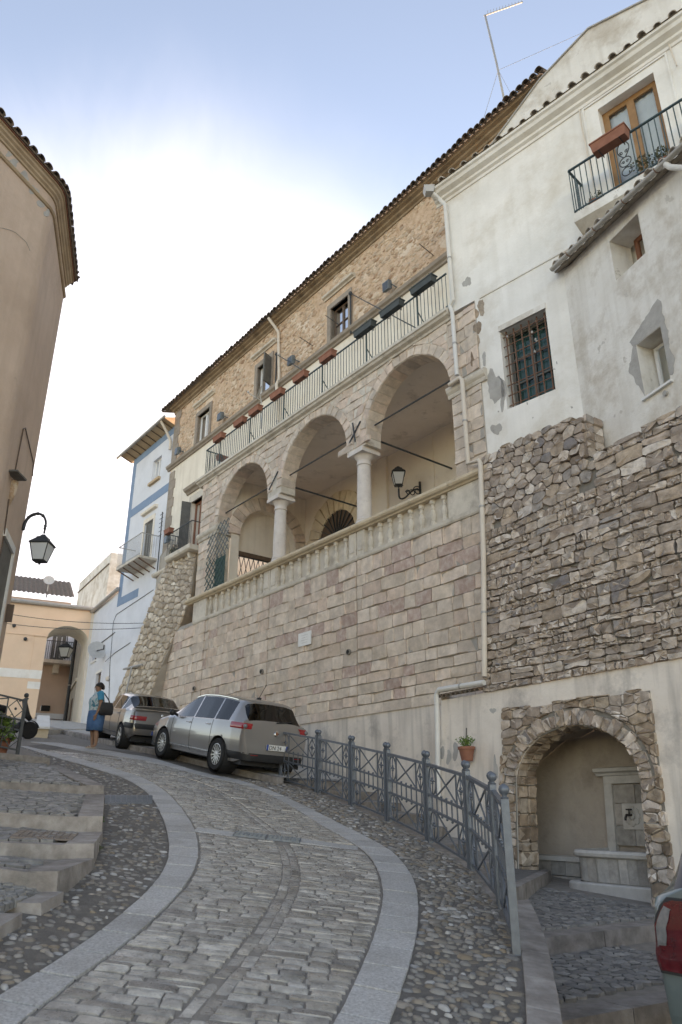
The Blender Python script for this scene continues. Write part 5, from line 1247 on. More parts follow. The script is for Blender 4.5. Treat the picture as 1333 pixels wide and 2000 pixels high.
for k, (f, r_) in enumerate(((.12, .16), (.38, .11), (.58, .08))):
    cc = b0.lerp(b1, f) + Vector((0, 0, -.02 if k == 0 else -.1)); dd = (b1 - b0).normalized(); mb.tube([cc + dd * r_ * (1 - t / 14) * math.cos(t) + Vector((0, 0, r_ * (1 - t / 14) * math.sin(t))) for t in np.arange(0, 9, .5)], .017, 5)
mb.tube([b0 + Vector((0, 0, .28)), b0 - Vector((0, 0, .3))], .04, 6); mb.build('bracket', 'iron', LW, smooth=True, fix=False)
# wooden lattice leaning in the left arch
TL = thing('lattice_screen', 'diamond lattice screen, grey above and green below, in the left arch of the loggia', 'trellis', F1.P(20.6, .02, 6.7))
def lat(z0, z1, s0, s1, mat, nm):
    st = .25; zc = z0 - (s1 - s0)
    for k in range(int((s1 - s0 + z1 - z0) / st) + 1):
        for sg in (1, -1):
            c = k * st; pts = []
            for (s, z) in ((s0, z0 + c), (s1, z0 + c - (s1 - s0))):
                pts.append((s, z))
            (sa, za), (sb, zb) = pts
            if sg < 0: sa, sb = s1, s0
            # clip in z
            def cl_(sa, za, sb, zb):
                t0, t1 = 0., 1.
                for lim, sign in ((z0, 1), (z1, -1)):
                    fa, fb = (za - lim) * sign, (zb - lim) * sign
                    if fa < 0 and fb < 0: return None
                    if fa < 0: t0 = max(t0, fa / (fa - fb))
                    if fb < 0: t1 = min(t1, fa / (fa - fb))
                return None if t1 - t0 < .02 else (sa + (sb - sa) * t0, za + (zb - za) * t0, sa + (sb - sa) * t1, za + (zb - za) * t1)
            r_ = cl_(sa, za, sb, zb)
            if r_: mb = MB(); o = .03 + .012 * sg; mb.bar(F1.P(r_[0], o, r_[1]), F1.P(r_[2], o, r_[3]), .022); mb.build(nm, mat, TL)
lat(7.75, 8.95, 19.95, 21.35, 'trellis_wood', 'lath'); lat(6.68, 7.75, 20.1, 21.35, 'trellis_green', 'green_lath')
mb = MB(); mb.quad(F1.P(20.15, -.02, 6.68), F1.P(20.85, -.02, 6.68), F1.P(20.85, -.02, 7.72), F1.P(20.15, -.02, 7.72)); mb.quad(F1.P(20.85, -.02, 6.68), F1.P(20.85, -.5, 6.68), F1.P(20.85, -.5, 7.72), F1.P(20.85, -.02, 7.72)); mb.build('green_net', 'mesh_green', TL, fix=False)
# ================================================================ WHITE HOUSE
WH = thing('white_house', 'white plastered house with balcony and lean-to wing above the rubble wall', 'house', F2.P(2.5, 0, 6.5))
m = MB()
wall_holes(m, F2, .10, 8.0, 4.5, 10.93, [(.68, 1.81, 7.81, 9.76, .38)]); wall_holes(m, F2, -.58, 8.0, 10.93, 14.5, [(3.58, 4.80, 11.15, 14.0, .28)])
m.quad(F2.P(-.58, 0, 10.93), F2.P(-.58, -3, 10.93), F2.P(-.58, -3, 14.5), F2.P(-.58, 0, 14.5)); m.quad(F2.P(-.58, 0, 10.93), F2.P(.10, 0, 10.93), F2.P(.10, -.3, 10.93), F2.P(-.58, -.3, 10.93)); m.quad(F2.P(.10, 0, 4.5), F2.P(.10, -.3, 4.5), F2.P(.10, -.3, 10.93), F2.P(.10, 0, 10.93))
m.build('front_wall', 'white_plaster', WH, fix=False)
mb = MB(); profile(mb, F2, -.78, 8, [(0, 14.28), (.03, 14.29), (.04, 14.36), (.10, 14.40), (.11, 14.46), (.22, 14.52), (.25, 14.60), (.30, 14.63), (.30, 14.70), (0, 14.74)]); mb.build('cornice', 'white_plaster', WH)
mb = MB(); profile(mb, F2, .25, 2.55, [(0, 10.88), (.025, 10.89), (.03, 10.94), (0, 10.97)]); mb.build('string_course', 'white_plaster', WH)
# gable wall behind the eaves
g = [(-.3, 14.6), (.2, 15.08), (2.26, 16.37), (3.6, 16.82), (4.94, 16.39), (8, 15.4), (8, 14.6)]
mb = MB(); mb.prism([F2.P(s, -.3, z) for s, z in g], Vector(tuple(n2)) * .3); mb.build('gable', 'old_plaster', WH)
mb = MB()
for (a, b) in zip(g[1:5], g[2:6]): mb.hexa([F2.P(a[0], -.62, a[1]), F2.P(b[0], -.62, b[1]), F2.P(b[0], -.26, b[1]), F2.P(a[0], -.26, a[1]), F2.P(a[0], -.62, a[1] + .04), F2.P(b[0], -.62, b[1] + .04), F2.P(b[0], -.26, b[1] + .04), F2.P(a[0], -.26, a[1] + .04)])
mb.build('gable_coping', 'grey_render', WH, fix=False)
tm2 = tile_mesh('eave_tile', 'tile_pale', r=.085, ln=.5, slope=22)
zr2 = rotz(n2) - math.pi / 2; rt2 = random.Random(8)
s = -.7
while s < 7.5:
    inst('eave_tile', tm2, WH, F2.P(s, .37 + rt2.uniform(-.03, .03), 14.70 + rt2.uniform(-.01, .01)), rz=zr2 + rt2.uniform(-.06, .06)); s += .315 if s > 1.5 else .34
mb = MB(); mb.quad(F2.P(-.75, .33, 14.705), F2.P(8, .33, 14.705), F2.P(8, -.3, 14.95), F2.P(-.75, -.3, 14.95)); mb.build('roof_strip', 'tile_pale', WH, fix=False)
# grated window
a, b, c, d = .68, 1.81, 7.81, 9.76
mb = MB(); mb.box(F2, a - .02, b + .02, -.02, .035, d, d + .13); mb.build('window_head', 'old_plaster', WH)
casement(WH, F2, a + .03, b - .03, c, d, -.30, 'shutter_grey', 2, .07, cross=(8.5, 9.1), behind='green_curtain')
GL = []
for i in range(6): s = a + .09 + (b - a - .18) * i / 5; mb = MB(); mb.bar(F2.P(s, -.10, c), F2.P(s, -.10, d), .024); GL.append(mb.build('grille_bar', 'rust', WH))
for i in range(8): z = c + .12 + (d - c - .24) * i / 7; mb = MB(); mb.bar(F2.P(a, -.10, z), F2.P(b, -.10, z), .018); mb.build('grille_bar', 'rust', WH)
# balcony door
a, b, c, d = 3.58, 4.80, 11.15, 14.0
casement(WH, F2, a, b, c, d, -.2, 'wood_door', 2, .13, panel=.75, name='balcony_door')
mb = MB()
for s0, s1 in ((a - .32, a - .28), (b + .28, b + .32)): mb.box(F2, s0, s1, 0, .03, 11.1, 14.25)
mb.box(F2, a - .32, b + .32, 0, .031, 14.22, 14.26); mb.build('door_moulding', 'white_plaster', WH, fix=False)
# balcony
WB = thing('iron_balcony', 'concrete balcony with dark green iron railing in front of the wooden door', 'balcony', F2.P(4.2, 0, 11.0))
mb = MB(); s0, s1 = 2.95, 6.2
mb.hexa([F2.P(s0 + .05, 0, 10.55), F2.P(s1, 0, 10.55), F2.P(s1, .58, 10.92), F2.P(s0, .58, 10.92), F2.P(s0, 0, 11.13), F2.P(s1, 0, 11.13), F2.P(s1, .58, 11.13), F2.P(s0, .58, 11.13)]); mb.build('slab', 'old_plaster', WB)
mb = MB(); mb.bar(F2.P(s0 + .03, .55, 12.28), F2.P(s1, .55, 12.28), .045, .03); mb.bar(F2.P(s0 + .03, .55, 12.28), F2.P(s0 + .03, 0, 12.28), .045, .03); mb.bar(F2.P(s0 + .03, .55, 11.2), F2.P(s1, .55, 11.2), .025); mb.bar(F2.P(s0 + .03, .55, 11.2), F2.P(s0 + .03, 0, 11.2), .025); mb.build('rails', 'rail_green', WB, fix=False)
mb = MB(); mb.bar((0, 0, 0), (0, 0, 1.08), .017); bw_ = mb.mesh('bar', 'rail_green')
for i in range(27):
    s = s0 + .03 + i * .12
    if not 4.0 < s < 4.25: inst('bar', bw_, WB, F2.P(s, .55, 11.2), rz=rotz(d2))
for i in range(1, 5): inst('bar', bw_, WB, F2.P(s0 + .03, .55 - .115 * i, 11.2), rz=rotz(d2))
sc_ = MB(); cx = 4.12
def fp2(s, z): return F2.P(s, .55, z)
for zc, r_ in ((11.42, .10), (11.66, .115)): sc_.tube([fp2(cx + r_ * math.cos(t), zc + r_ * math.sin(t)) for t in np.linspace(0, 2 * math.pi, 15)[:-1]], .011, 5, closed=True)
for sg in (-1, 1):
    sc_.tube([fp2(cx + sg * (.02 + .10 * math.sin(t)), 11.78 + .42 * t / math.pi) for t in np.linspace(0, math.pi, 10)], .011, 5)
    sc_.tube([fp2(cx + sg * (.055 + .045 * (1 - t / 9) * math.cos(t)), 11.9 + .045 * (1 - t / 9) * math.sin(t)) for t in np.arange(0, 8, .6)], .009, 5)
    sc_.tube([fp2(cx + sg * (.04 + .035 * (1 - t / 9) * math.cos(t)), 11.66 + .035 * (1 - t / 9) * math.sin(t)) for t in np.arange(0, 8, .6)], .008, 5)
sc_.build('scrollwork', 'iron', WB, fix=False)
planter('planter_box', F2.P(3.95, .68, 12.10), d2, n2, .72, 'terracotta', 'large terracotta trough hung on the railing of the high balcony', None, w=.26, h=.24)
def potplant(c, r_, h, label, mat='terracotta', leafm='leaf', lr=.16, n=120, lsz=.035, name='flower_pot', group=None, flowers=0, trail=0):
    t = thing(name, label, 'flower pot', c, group); mb = MB()
    mb.lathe(c, [(r_ * .66, 0), (r_ * .92, h * .8), (r_ * 1.04, h * .8), (r_ * 1.04, h), (r_ * .88, h), (r_ * .85, h * .9)], 14); mb.build('pot', mat, t, smooth=40)
    lf = MB(); rr = random.Random(int(abs(c[0] * 91 + c[2] * 37) * 10)); cc = Vector(c) + Vector((0, 0, h + lr * .6))
    for k in range(5): leafy(lf, cc + Vector((rr.uniform(-1, 1) * lr * .6, rr.uniform(-1, 1) * lr * .6, rr.uniform(-.4, .5) * lr)), lr * .6, lr * .6, lr * .55, n // 5, lsz, rr)
    for k in range(6): e = cc + Vector((rr.uniform(-1, 1) * lr * .8, rr.uniform(-1, 1) * lr * .8, rr.uniform(0, .6) * lr)); lf.tube([Vector(c) + Vector((0, 0, h * .9)), e], .004, 4)
    lf.build('foliage', leafm, t, fix=False, kind='stuff')
    if flowers:
        fl_ = MB()
        for k in range(flowers): fl_.ball(cc + Vector((rr.uniform(-1, 1) * lr, rr.uniform(-1, 1) * lr, rr.uniform(.2, 1.0) * lr)), .022, 6, 4)
        fl_.build('blooms', 'flower_red', t, fix=False, kind='stuff')
    return t
potplant(F2.P(3.35, .40, 11.13), .12, .16, 'small flower pot at the left end of the high balcony', leafm='leaf_dry', lr=.18, n=110)
potplant(F2.P(4.35, .36, 11.13), .11, .16, 'leafy pot behind the scrollwork of the high balcony', leafm='leaf_dry', lr=.26, n=200)
potplant(F2.P(4.75, .38, 11.13), .13, .18, 'terracotta pot of greenery at the right of the high balcony scrollwork', leafm='leaf_dry', lr=.22, n=140)
# television aerial on the roof
AN = thing('tv_aerial', 'tall television aerial with a comb of short rods on the roof', 'aerial', F2.P(1.2, -.5, 15))
FQ = F2.off(-.7); p0 = FQ.at(994, 222); p1 = FQ.at(948, 30)
p1 = Vector((p0.x, p0.y, p1.z)) + (p1 - Vector((p0.x, p0.y, p1.z))) * 1.0
mb = MB(); mb.tube([p0 - Vector((0, 0, .6)), p0.lerp(p1, .5), p1], .028, 6); mb.build('mast', 'zinc', AN, smooth=True)
p2 = FQ.at(1021, 4); mb = MB(); mb.bar(p1 - (p2 - p1) * .03, p2, .03); mb.build('boom', 'zinc', AN)
bd = (p2 - p1).normalized(); sd = bd.cross(Vector((0, 0, 1))).normalized()
for i in range(12):
    mb = MB(); c = p1.lerp(p2, .08 + .9 * i / 11); l = .16 - .006 * i; mb.bar(c + Vector((0, 0, 1)) * l, c - Vector((0, 0, 1)) * l * .2, .009); mb.build('rod', 'zinc', AN)
mid = p0.lerp(p1, .42)
for q in (FQ.at(945, 232), FQ.at(1002, 190), FQ.at(1165, 52)): mb = MB(); mb.tube([mid, q], .006, 4); mb.build('guy_wire', 'zinc', AN)
# hooks and cable by the balcony door
mb = MB(); s_, z_ = F2.sz(1134, 222); mb.tube([F2.P(s_, .03, z_ + .1), F2.P(s_, .05, z_ - .4), F2.P(s_ + .05, .04, z_ - 2.3)], .016, 5); mb.build('hanging_cable', 'pipe_cream', WH, fix=False); mb = MB(); s2, z2 = F2.sz(1310, 95); mb.tube([F2.P(s2, .05, z2 + .1), F2.P(s2 + .05, .06, z2 - .6)], .016, 5); mb.build('hanging_cable', 'pipe_cream', WH, fix=False)
# grey patches where the plaster has come off
def blob(fr, u, v, ru, rv_, mat, parent, seed, o=.003, name='bare_patch', hole=None, n=26):
    rr = random.Random(seed); pts = []
    for k in range(n):
        t = 2 * math.pi * k / n; q = 1 + .22 * math.sin(2 * t + seed) + .16 * math.sin(3 * t + seed * 2) + rr.uniform(-.12, .12); pts.append(fr.sz(u + ru * q * math.cos(t), v + rv_ * q * math.sin(t), o))
    mb = MB(); mb.add([fr.P(s, o, z) for s, z in pts] + [fr.P(s, o - .012, z) for s, z in pts], [tuple(range(n))] + [(i, (i + 1) % n, (i + 1) % n + n, i + n) for i in range(n)]); return mb.build(name, mat, parent, fix=False)
blob(F2, 968, 756, 14, 34, 'grey_render', WH, 1); blob(F2, 970, 838, 9, 12, 'grey_render', WH, 2); blob(F2, 913, 551, 8, 9, 'grey_render', WH, 3); blob(F2, 983, 770, 6, 26, 'grey_render', WH, 4); blob(F2, 946, 700, 4, 12, 'grey_render', WH, 5)
rr = random.Random(77)
for k in range(16): blob(F2, rr.uniform(960, 1120), rr.uniform(640, 850), rr.uniform(1, 2.6), rr.uniform(1, 3), 'grey_render', WH, 100 + k, n=9)
# rough masonry showing at the edge of the plaster above the pier
for k, (u, v) in enumerate(((926, 612), (933, 640), (930, 668), (925, 700), (940, 600))): blob(F2, u, v, 7, 13, 'rubble_warm', WH, 20 + k, o=.01)
# lean-to wing
m = MB(); wall_holes(m, F3, -.3, 6.0, 4.0, 10.42, [(1.37, 2.14, 9.15, 10.06, .5), (1.57, 2.15, 6.51, 7.58, .42)]); m.build('wing_wall', 'old_plaster', WH, fix=False)
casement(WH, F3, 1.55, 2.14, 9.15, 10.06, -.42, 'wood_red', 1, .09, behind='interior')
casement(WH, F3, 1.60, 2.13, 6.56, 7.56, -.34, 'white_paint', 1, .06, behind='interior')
mb = MB(); mb.box(F3, 1.52, 2.2, -.42, .06, 6.47, 6.51); mb.build('window_sill', 'marble', WH)
rb = random.Random(19)
def ragged(poly, amp, step=.05):
    out_ = []
    for i in range(len(poly) - 1):
        p, q = np.array(poly[i]), np.array(poly[(i + 1) % len(poly)]); l = np.linalg.norm(q - p); k = max(1, int(l / step))
        for j in range(k):
            t = j / k; x = p + (q - p) * t; a_ = amp * (0 if poly[i][2:] else 1); out_.append((x[0] + rb.uniform(-a_, a_), x[1] + rb.uniform(-a_, a_)))
    return out_
outer = ragged([(1.50, 7.58), (1.44, 7.74), (1.62, 7.82), (1.85, 7.93), (2.08, 8.05), (2.2, 8.1), (2.27, 8.03), (2.25, 7.75), (2.29, 7.4), (2.26, 7.1), (2.31, 6.85), (2.24, 6.62)], .016)
poly = outer + [(2.24, 6.62), (2.2, 6.60), (2.155, 6.62), (2.155, 7.59), (1.56, 7.59)]
mb = MB(); mb.prism([F3.P(s, .006, z) for s, z in poly], Vector(tuple(n3)) * .012); mb.build('bare_patch', 'grey_render', WH, fix=False)
poly = [(1.565, 6.56), (1.565, 7.58)] + ragged([(1.48, 7.6), (1.43, 7.42), (1.33, 7.3), (1.30, 7.15), (1.40, 7.05), (1.42, 6.92), (1.50, 6.7)], .018)
mb = MB(); mb.prism([F3.P(s, .006, z) for s, z in poly], Vector(tuple(n3)) * .012); mb.build('bare_patch', 'grey_render', WH, fix=False)
mb = MB(); mb.tube([F3.P(2.02, -.02, 6.35), F3.P(2.02, .05, 6.35)], .045, 10); mb.build('vent_pipe', 'grey_render', WH, smooth=40)
gz = lambda s: 10.44 - .075 * s
mb = MB(); mb.add([F3.P(-.1, .16, gz(-.1)), F3.P(6, .16, gz(6)), F3.P(6, -2.6, gz(6) + 1.0), F3.P(-.1, -.1, gz(-.1) + .12)], [(0, 1, 2, 3)]); mb.add([F3.P(-.1, .16, gz(-.1) - .03), F3.P(6, .16, gz(6) - .03), F3.P(6, -2.6, gz(6) + .97), F3.P(-.1, -.1, gz(-.1) + .09)], [(3, 2, 1, 0)]); mb.build('wing_roof', 'tile_pale', WH, fix=False)
zr3 = rotz(n3) - math.pi / 2; s = .05
while s < 6: inst('eave_tile', tm2, WH, F3.P(s, .26 + rt2.uniform(-.03, .03), gz(s) + .075), rz=zr3 + rt2.uniform(-.08, .08)); s += .27
gut = MB(); rows = []
for s in np.linspace(.0, 6, 10): rows.append([F3.P(s, .28 + .06 * math.cos(t), gz(s) - .03 + .06 * math.sin(t)) for t in np.linspace(math.pi, 2 * math.pi, 9)] + [F3.P(s, .28 + .055 * math.cos(t), gz(s) - .03 + .055 * math.sin(t)) for t in np.linspace(2 * math.pi, math.pi, 9)])
gut.grid(rows, closed=True); gut.add(rows[0][:9], [tuple(range(9))]); go = gut.build('gutter', 'zinc', WH, smooth=40, fix=False)
for s in (.55, 1.35, 2.15, 2.95):
    mb = MB(); mb.tube([F3.P(s, .28 + .066 * math.cos(t), gz(s) - .03 + .066 * math.sin(t)) for t in np.linspace(math.pi * .95, 2.05 * math.pi, 9)], .009, 4); mb.build('gutter_bracket', 'rust', go, fix=False)
pipe([F3.P(3.15, .28, gz(3.15) - .08), F3.P(3.2, .26, gz(3.1) - .2), F3.P(3.75, .12, gz(3.1) - .75), F3.P(3.8, .1, 6.5)], .05, 'pipe_white', WH)
# drainpipe at the joint between palace and white house
pts = [F2.at(846, 378, .30), F2.at(858, 388, .14), F2.at(870, 400, .10), F2.at(872, 425, .09), F2.at(885, 588, .09), F1.at(879, 598, .13), F1.at(884, 612, .13), F1.at(893, 733, .16)]
DP = thing('drainpipe', 'long white drainpipe at the joint between loggia and white house', 'drainpipe', pts[-1])
pipe(pts, .05, 'pipe_white', DP, 'pipe')
mb = MB(); q = F2.at(840, 372, .3); mb.hexa([q + Vector(v) for v in ((-.12, -.1, -.12), (.08, -.1, -.12), (.08, .1, -.12), (-.12, .1, -.12), (-.16, -.14, .06), (.12, -.14, .06), (.12, .14, .06), (-.16, .14, .06))]); mb.build('hopper', 'zinc', DP)
pts = [F1.at(878, 752, .18), F1.at(899, 738, .18), F1.at(903, 742, .18), F1.at(915, 906, .14), F1.at(936, 899, .20), FL.at(939, 905, .1), FL.at(945, 1080, .1), FL.at(947, 1322, .1)]
pipe(pts, .052, 'pipe_cream', DP, 'pipe')
pts = [FL.at(946, 1333, .14), FL.at(858, 1347, .14), FL.at(853, 1356, .12), FL.at(855, 1430, .10), FL.at(857, 1560, .06)]
pipe(pts, .05, 'pipe_white', DP, 'pipe')

# ================================================================ RUBBLE RETAINING WALL
RW = thing('rubble_wall', 'tall retaining wall of rough grey brown rubble below the white house', 'wall', FL.P(2.5, 0, 2.0))
topx = [0, 1.0, 2.05, 2.12, 2.64, 2.66, 3.4, 4.5, 6.5]; topz = [6.90, 6.88, 6.78, 6.74, 6.62, 5.80, 5.84, 5.93, 6.1]
ztop_ = lambda s: float(np.interp(s, topx, topz))
m = MB(); ss = sorted(set([0, .5, 1, 1.5, 2, 2.12, 2.4, 2.64, 2.66] + list(np.arange(3, 6.6, .5))))
m.grid([[FL.P(s, -.015, 1.98) for s in ss], [FL.P(s, -.015, 4.0) for s in ss], [FL.P(s, -.015, ztop_(s) - .05) for s in ss], [FL.P(s, -.5, ztop_(s) - .02) for s in ss]]); m.quad(FL.P(0, -.015, 1.98), FL.P(0, -.9, 1.98), FL.P(0, -.9, 6.9), FL.P(0, -.015, 6.85))
m.build('wall_core', 'mortar_dark', RW, fix=False)
rr = random.Random(31); polys = []
def wav(s, k): return .05 * mnoise.noise(Vector((s * .9, k * 3.1, 2.0))) + .02 * mnoise.noise(Vector((s * 3.5, k * 1.7, 7.0)))
z = 2.0; k = 0; zs_r = [2.0]
while z < 6.6: z += rr.choice([.13, .16, .19, .22, .26]) * rr.uniform(.9, 1.1); zs_r.append(z)
for k in range(len(zs_r) - 1):
    z0, z1 = zs_r[k], zs_r[k + 1]; s = -.3 + rr.uniform(0, .3)
    lo = lambda s: z0 + (wav(s, k) if k else .25 * wav(s, k)); hi = lambda s: z1 + wav(s, k + 1)
    while s < 6.6:
        w = (z1 - z0) * rr.choice([.8, 1.0, 1.3, 1.6, 2.0, 2.5]) * rr.uniform(.9, 1.1); w = min(max(w, .10), .52); e = s + w
        j = lambda a=.018: rr.uniform(-a, a)
        q = [(s + j(), lo(s) + j(.012)), (s + w * .5, lo(s + w * .5) + j(.012)), (e + j(), lo(e) + j(.012)), (e + j(.03), (lo(e) + hi(e)) / 2), (e + j(), hi(e) + j(.012)), (s + w * .5, hi(s + w * .5) + j(.016)), (s + j(), hi(s) + j(.012)), (s + j(.03), (lo(s) + hi(s)) / 2)]
        if z1 - z0 > .2 and rr.random() < .35:
            f = rr.uniform(.4, .6); ml = (s, lo(s) + (hi(s) - lo(s)) * f); mr_ = (e, lo(e) + (hi(e) - lo(e)) * rr.uniform(.4, .6))
            polys += [[q[0], q[1], q[2], mr_, ml], [ml, mr_, q[4], q[5], q[6]]]
        elif rr.random() < .12:
            c_ = rr.randrange(4) * 2; q = [p for i, p in enumerate(q) if i != c_]; polys.append(q)
        else: polys.append(q)
        s = e
irr = lambda c: c[1] > 5.35 + .5 * mnoise.noise(Vector((c[0], 0, 1))) and c[0] < 2.75
polys = [p for p in polys if not irr(cen(p))]
sites = []; z = 5.0
while z < 7.1:
    s = -.3
    while s < 3.2: w = rr.uniform(.16, .36); sites.append((s + w / 2, z + rr.uniform(-.06, .06))); s += w
    z += rr.uniform(.15, .22)
polys += [p for p in voronoi(sites, 1.3) if len(p) > 2 and irr(cen(p))]
sts = []
for poly in polys:
    if len(poly) < 3: continue
    poly = clip(poly, -1, 0, -.005); poly = clip(poly, 0, -1, -1.975) if len(poly) > 2 else poly
    if len(poly) < 3: continue
    c = cen(poly); zt = ztop_(c[0])
    if c[0] < 2.65 and c[1] > 5.7: poly = clip(poly, 1, 0, 2.655)
    elif c[1] > 5.75: poly = clip(poly, -1, 0, -2.66)
    if len(poly) < 3: continue
    poly = clip(poly, 0, 1, zt + rr.uniform(-.04, .02))
    if len(poly) < 3 or abs(area(poly)) < .006 or c[0] > 6.4: continue
    mb = MB(); bump_ = .07 if 2.05 < c[0] < 2.66 and c[1] > 5.9 else 0
    stone(mb, poly, FL.off(bump_).P, h=.05, joint=.012, back=-.05 - bump_, rnd=rr, soft=.80, flat=True, rough=.7, cut=.80); sts.append((abs(area(poly)) * (1 if c[0] < 4.4 else .2), mb))
zz = 5.78
while zz < 6.62:
    h = rr.uniform(.12, .2); oo = 0
    for w in (.22, .26):
        mb = MB(); BP = lambda s, o, z: FL.P(2.655 + o, .06 - s, z)
        stone(mb, [(oo, zz), (oo + w, zz), (oo + w, min(6.66, zz + h)), (oo, min(6.66, zz + h))], BP, h=.035, joint=.008, back=-.03, rnd=rr, soft=.84, flat=True, rough=1.0, cut=.88); sts.append((.03, mb)); oo += w
    zz += h
emit_pieces(sts, 'rubble_stone', 'rubble', RW, 300, smooth=36, restname='small_rubble_stones')

# ================================================================ PLASTER BASE WALL WITH THE FOUNTAIN NICHE
BW = thing('plaster_base_wall', 'stained cream plaster wall at the foot of the stone walls', 'wall', FL.P(0, 0, -1.2))
NIs0, NIs1, NIspr, NIh = .75, 3.10, .42, .84; nic, nir = (NIs0 + NIs1) / 2, (NIs1 - NIs0) / 2
def nz_(s, k=1.0): x = (s - nic) / (nir * k); return NIspr + NIh * k * math.sqrt(max(0, 1 - x * x))
m = MB(); n = 26; zb, zt = -1.6, 2.0
m.quad(FL.P(-1.18, 0, zb), FL.P(NIs0, 0, zb), FL.P(NIs0, 0, zt), FL.P(-1.18, 0, zt)); m.quad(FL.P(NIs1, 0, zb), FL.P(7, 0, zb), FL.P(7, 0, zt), FL.P(NIs1, 0, zt))
pts = [(nic - nir * math.cos(math.pi * i / n), NIspr + NIh * math.sin(math.pi * i / n)) for i in range(n + 1)]
for p, q in zip(pts, pts[1:]): m.quad(FL.P(p[0], 0, p[1]), FL.P(q[0], 0, q[1]), FL.P(q[0], 0, zt), FL.P(p[0], 0, zt))
m.quad(FL.P(-1.18, 0, zb), FL.P(-1.18, -1, zb), FL.P(-1.18, -1, zt + .1), FL.P(-1.18, 0, zt + .1)); m.quad(FL.P(-1.18, 0, zt), FL.P(0, 0, zt), FL.P(0, -.6, zt + .1), FL.P(-1.18, -.6, zt + .1))
for s in np.arange(8.9, 27, 1.5): m.quad(FB.P(s, .02, -1.5), FB.P(s + 1.5, .02, -1.5), FB.P(s + 1.5, .02, 2.03), FB.P(s, .02, 2.03))
m.build('plaster', 'base_plaster', BW, fix=False)
tm3 = tile_mesh('coping_tile', 'tile', r=.07, ln=.3, slope=15); zrL = rotz(nL) - math.pi / 2
for i in range(9): inst('coping_tile', tm3, BW, FL.P(-1.12 + i * .13, .10, 2.03 + .012 * i * 0), rz=zrL)
for u, v, a, b in ((863, 1470, 5, 14), (877, 1478, 5, 13), (890, 1468, 6, 16), (912, 1470, 8, 12), (963, 1388, 5, 6), (968, 1500, 4, 22)): blob(FL, u, v, a, b, 'grey_render', BW, int(u), o=.002, name='damp_mark', n=18)
# niche interior
NI = thing('wall_fountain', 'stone drinking fountain with curved basin inside an arched rubble niche', 'fountain', FL.P(2, -.8, -1.1))
m = MB(); D0, D1_ = -.42, -1.28; a, b = -.25, 3.75
m.quad(FL.P(a, D1_, -1.3), FL.P(b, D1_, -1.3), FL.P(b, D1_, 1.6), FL.P(a, D1_, 1.6)); m.quad(FL.P(a, D0, -1.3), FL.P(a, D1_, -1.3), FL.P(a, D1_, 1.6), FL.P(a, D0, 1.6)); m.quad(FL.P(b, D0, -1.3), FL.P(b, D1_, -1.3), FL.P(b, D1_, 1.6), FL.P(b, D0, 1.6))
m.quad(FL.P(a, D0, -1.3), FL.P(NIs0, D0, -1.3), FL.P(NIs0, D0, 1.6), FL.P(a, D0, 1.6)); m.quad(FL.P(NIs1, D0, -1.3), FL.P(b, D0, -1.3), FL.P(b, D0, 1.6), FL.P(NIs1, D0, 1.6))
for p, q in zip(pts, pts[1:]): m.quad(FL.P(p[0], D0, p[1]), FL.P(q[0], D0, q[1]), FL.P(q[0], D0, 1.6), FL.P(p[0], D0, 1.6))
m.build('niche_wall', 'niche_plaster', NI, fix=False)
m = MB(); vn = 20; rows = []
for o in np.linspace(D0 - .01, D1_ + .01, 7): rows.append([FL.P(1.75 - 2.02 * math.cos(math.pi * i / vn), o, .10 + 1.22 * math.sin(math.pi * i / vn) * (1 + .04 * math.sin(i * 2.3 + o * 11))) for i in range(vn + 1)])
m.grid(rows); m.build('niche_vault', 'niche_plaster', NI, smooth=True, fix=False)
# rubble frame: reveal stones, voussoirs, infill
m = MB(); rows = [[FL.P(p[0], o, p[1]) for p in [(NIs0, -1.4)] + pts + [(NIs1, -1.4)]] for o in (.0, D0)]; m.grid(rows); m.build('reveal_core', 'mortar_dark', NI, fix=False)
fr_ = random.Random(12)
FJ = Fr(FL.p0 + FL.d * NIs0, -nL, dL, 0, 0)   # left reveal: s = depth, o towards the opening
def FJP(s, o, z): p = np.array(FL.P(NIs0 + o, -s, z)); return tuple(p)
z = -1.35
while z < NIspr:
    h = fr_.uniform(.12, .24); cut = fr_.uniform(.15, .3)
    for a, b in ((0, cut), (cut, .42)):
        mb = MB(); stone(mb, [(a, z), (b, z), (b, z + h), (a, z + h)], FJP, h=.045, joint=.009, back=-.03, rnd=fr_, soft=.84, flat=True, rough=1.0, cut=.87); mb.build('frame_stone', 'rubble_warm', NI, smooth=38, fix=False)
    z += h
k = 0; th = .0
while th < math.pi - .02:                       # soffit and voussoirs
    w = fr_.uniform(.085, .16); t1 = min(math.pi, th + w)
    E_ = lambda t, r_: (nic + (nir + r_) * math.cos(t), NIspr + (NIh + r_) * math.sin(t))
    ln = fr_.uniform(.19, .30); poly = [E_(th, .0), E_(th, ln), E_(t1, ln), E_(t1, .0)]
    mb = MB(); stone(mb, poly, FL.P, h=.06, joint=.009, back=-.03, rnd=fr_, soft=.84, flat=True, rough=1.0, cut=.87); mb.build('frame_voussoir', 'rubble', NI, smooth=38, fix=False)
    def SOP(s, o, z, th=th, t1=t1):
        t = th + (t1 - th) * s; return FL.P(nic + (nir - o) * math.cos(t), -z, NIspr + (NIh - o) * math.sin(t))
    for a, b in ((.0, .2), (.2, .42)):
        mb = MB(); q = []
        poly = [(0, a), (1, a), (1, b), (0, b)]; stone(mb, poly, SOP, h=.03, joint=.03, back=-.02, rnd=fr_, rough=.6, chk=False); mb.build('soffit_stone', 'rubble_warm', NI, smooth=38, fix=False)
    th = t1
sites = []; z = -1.4
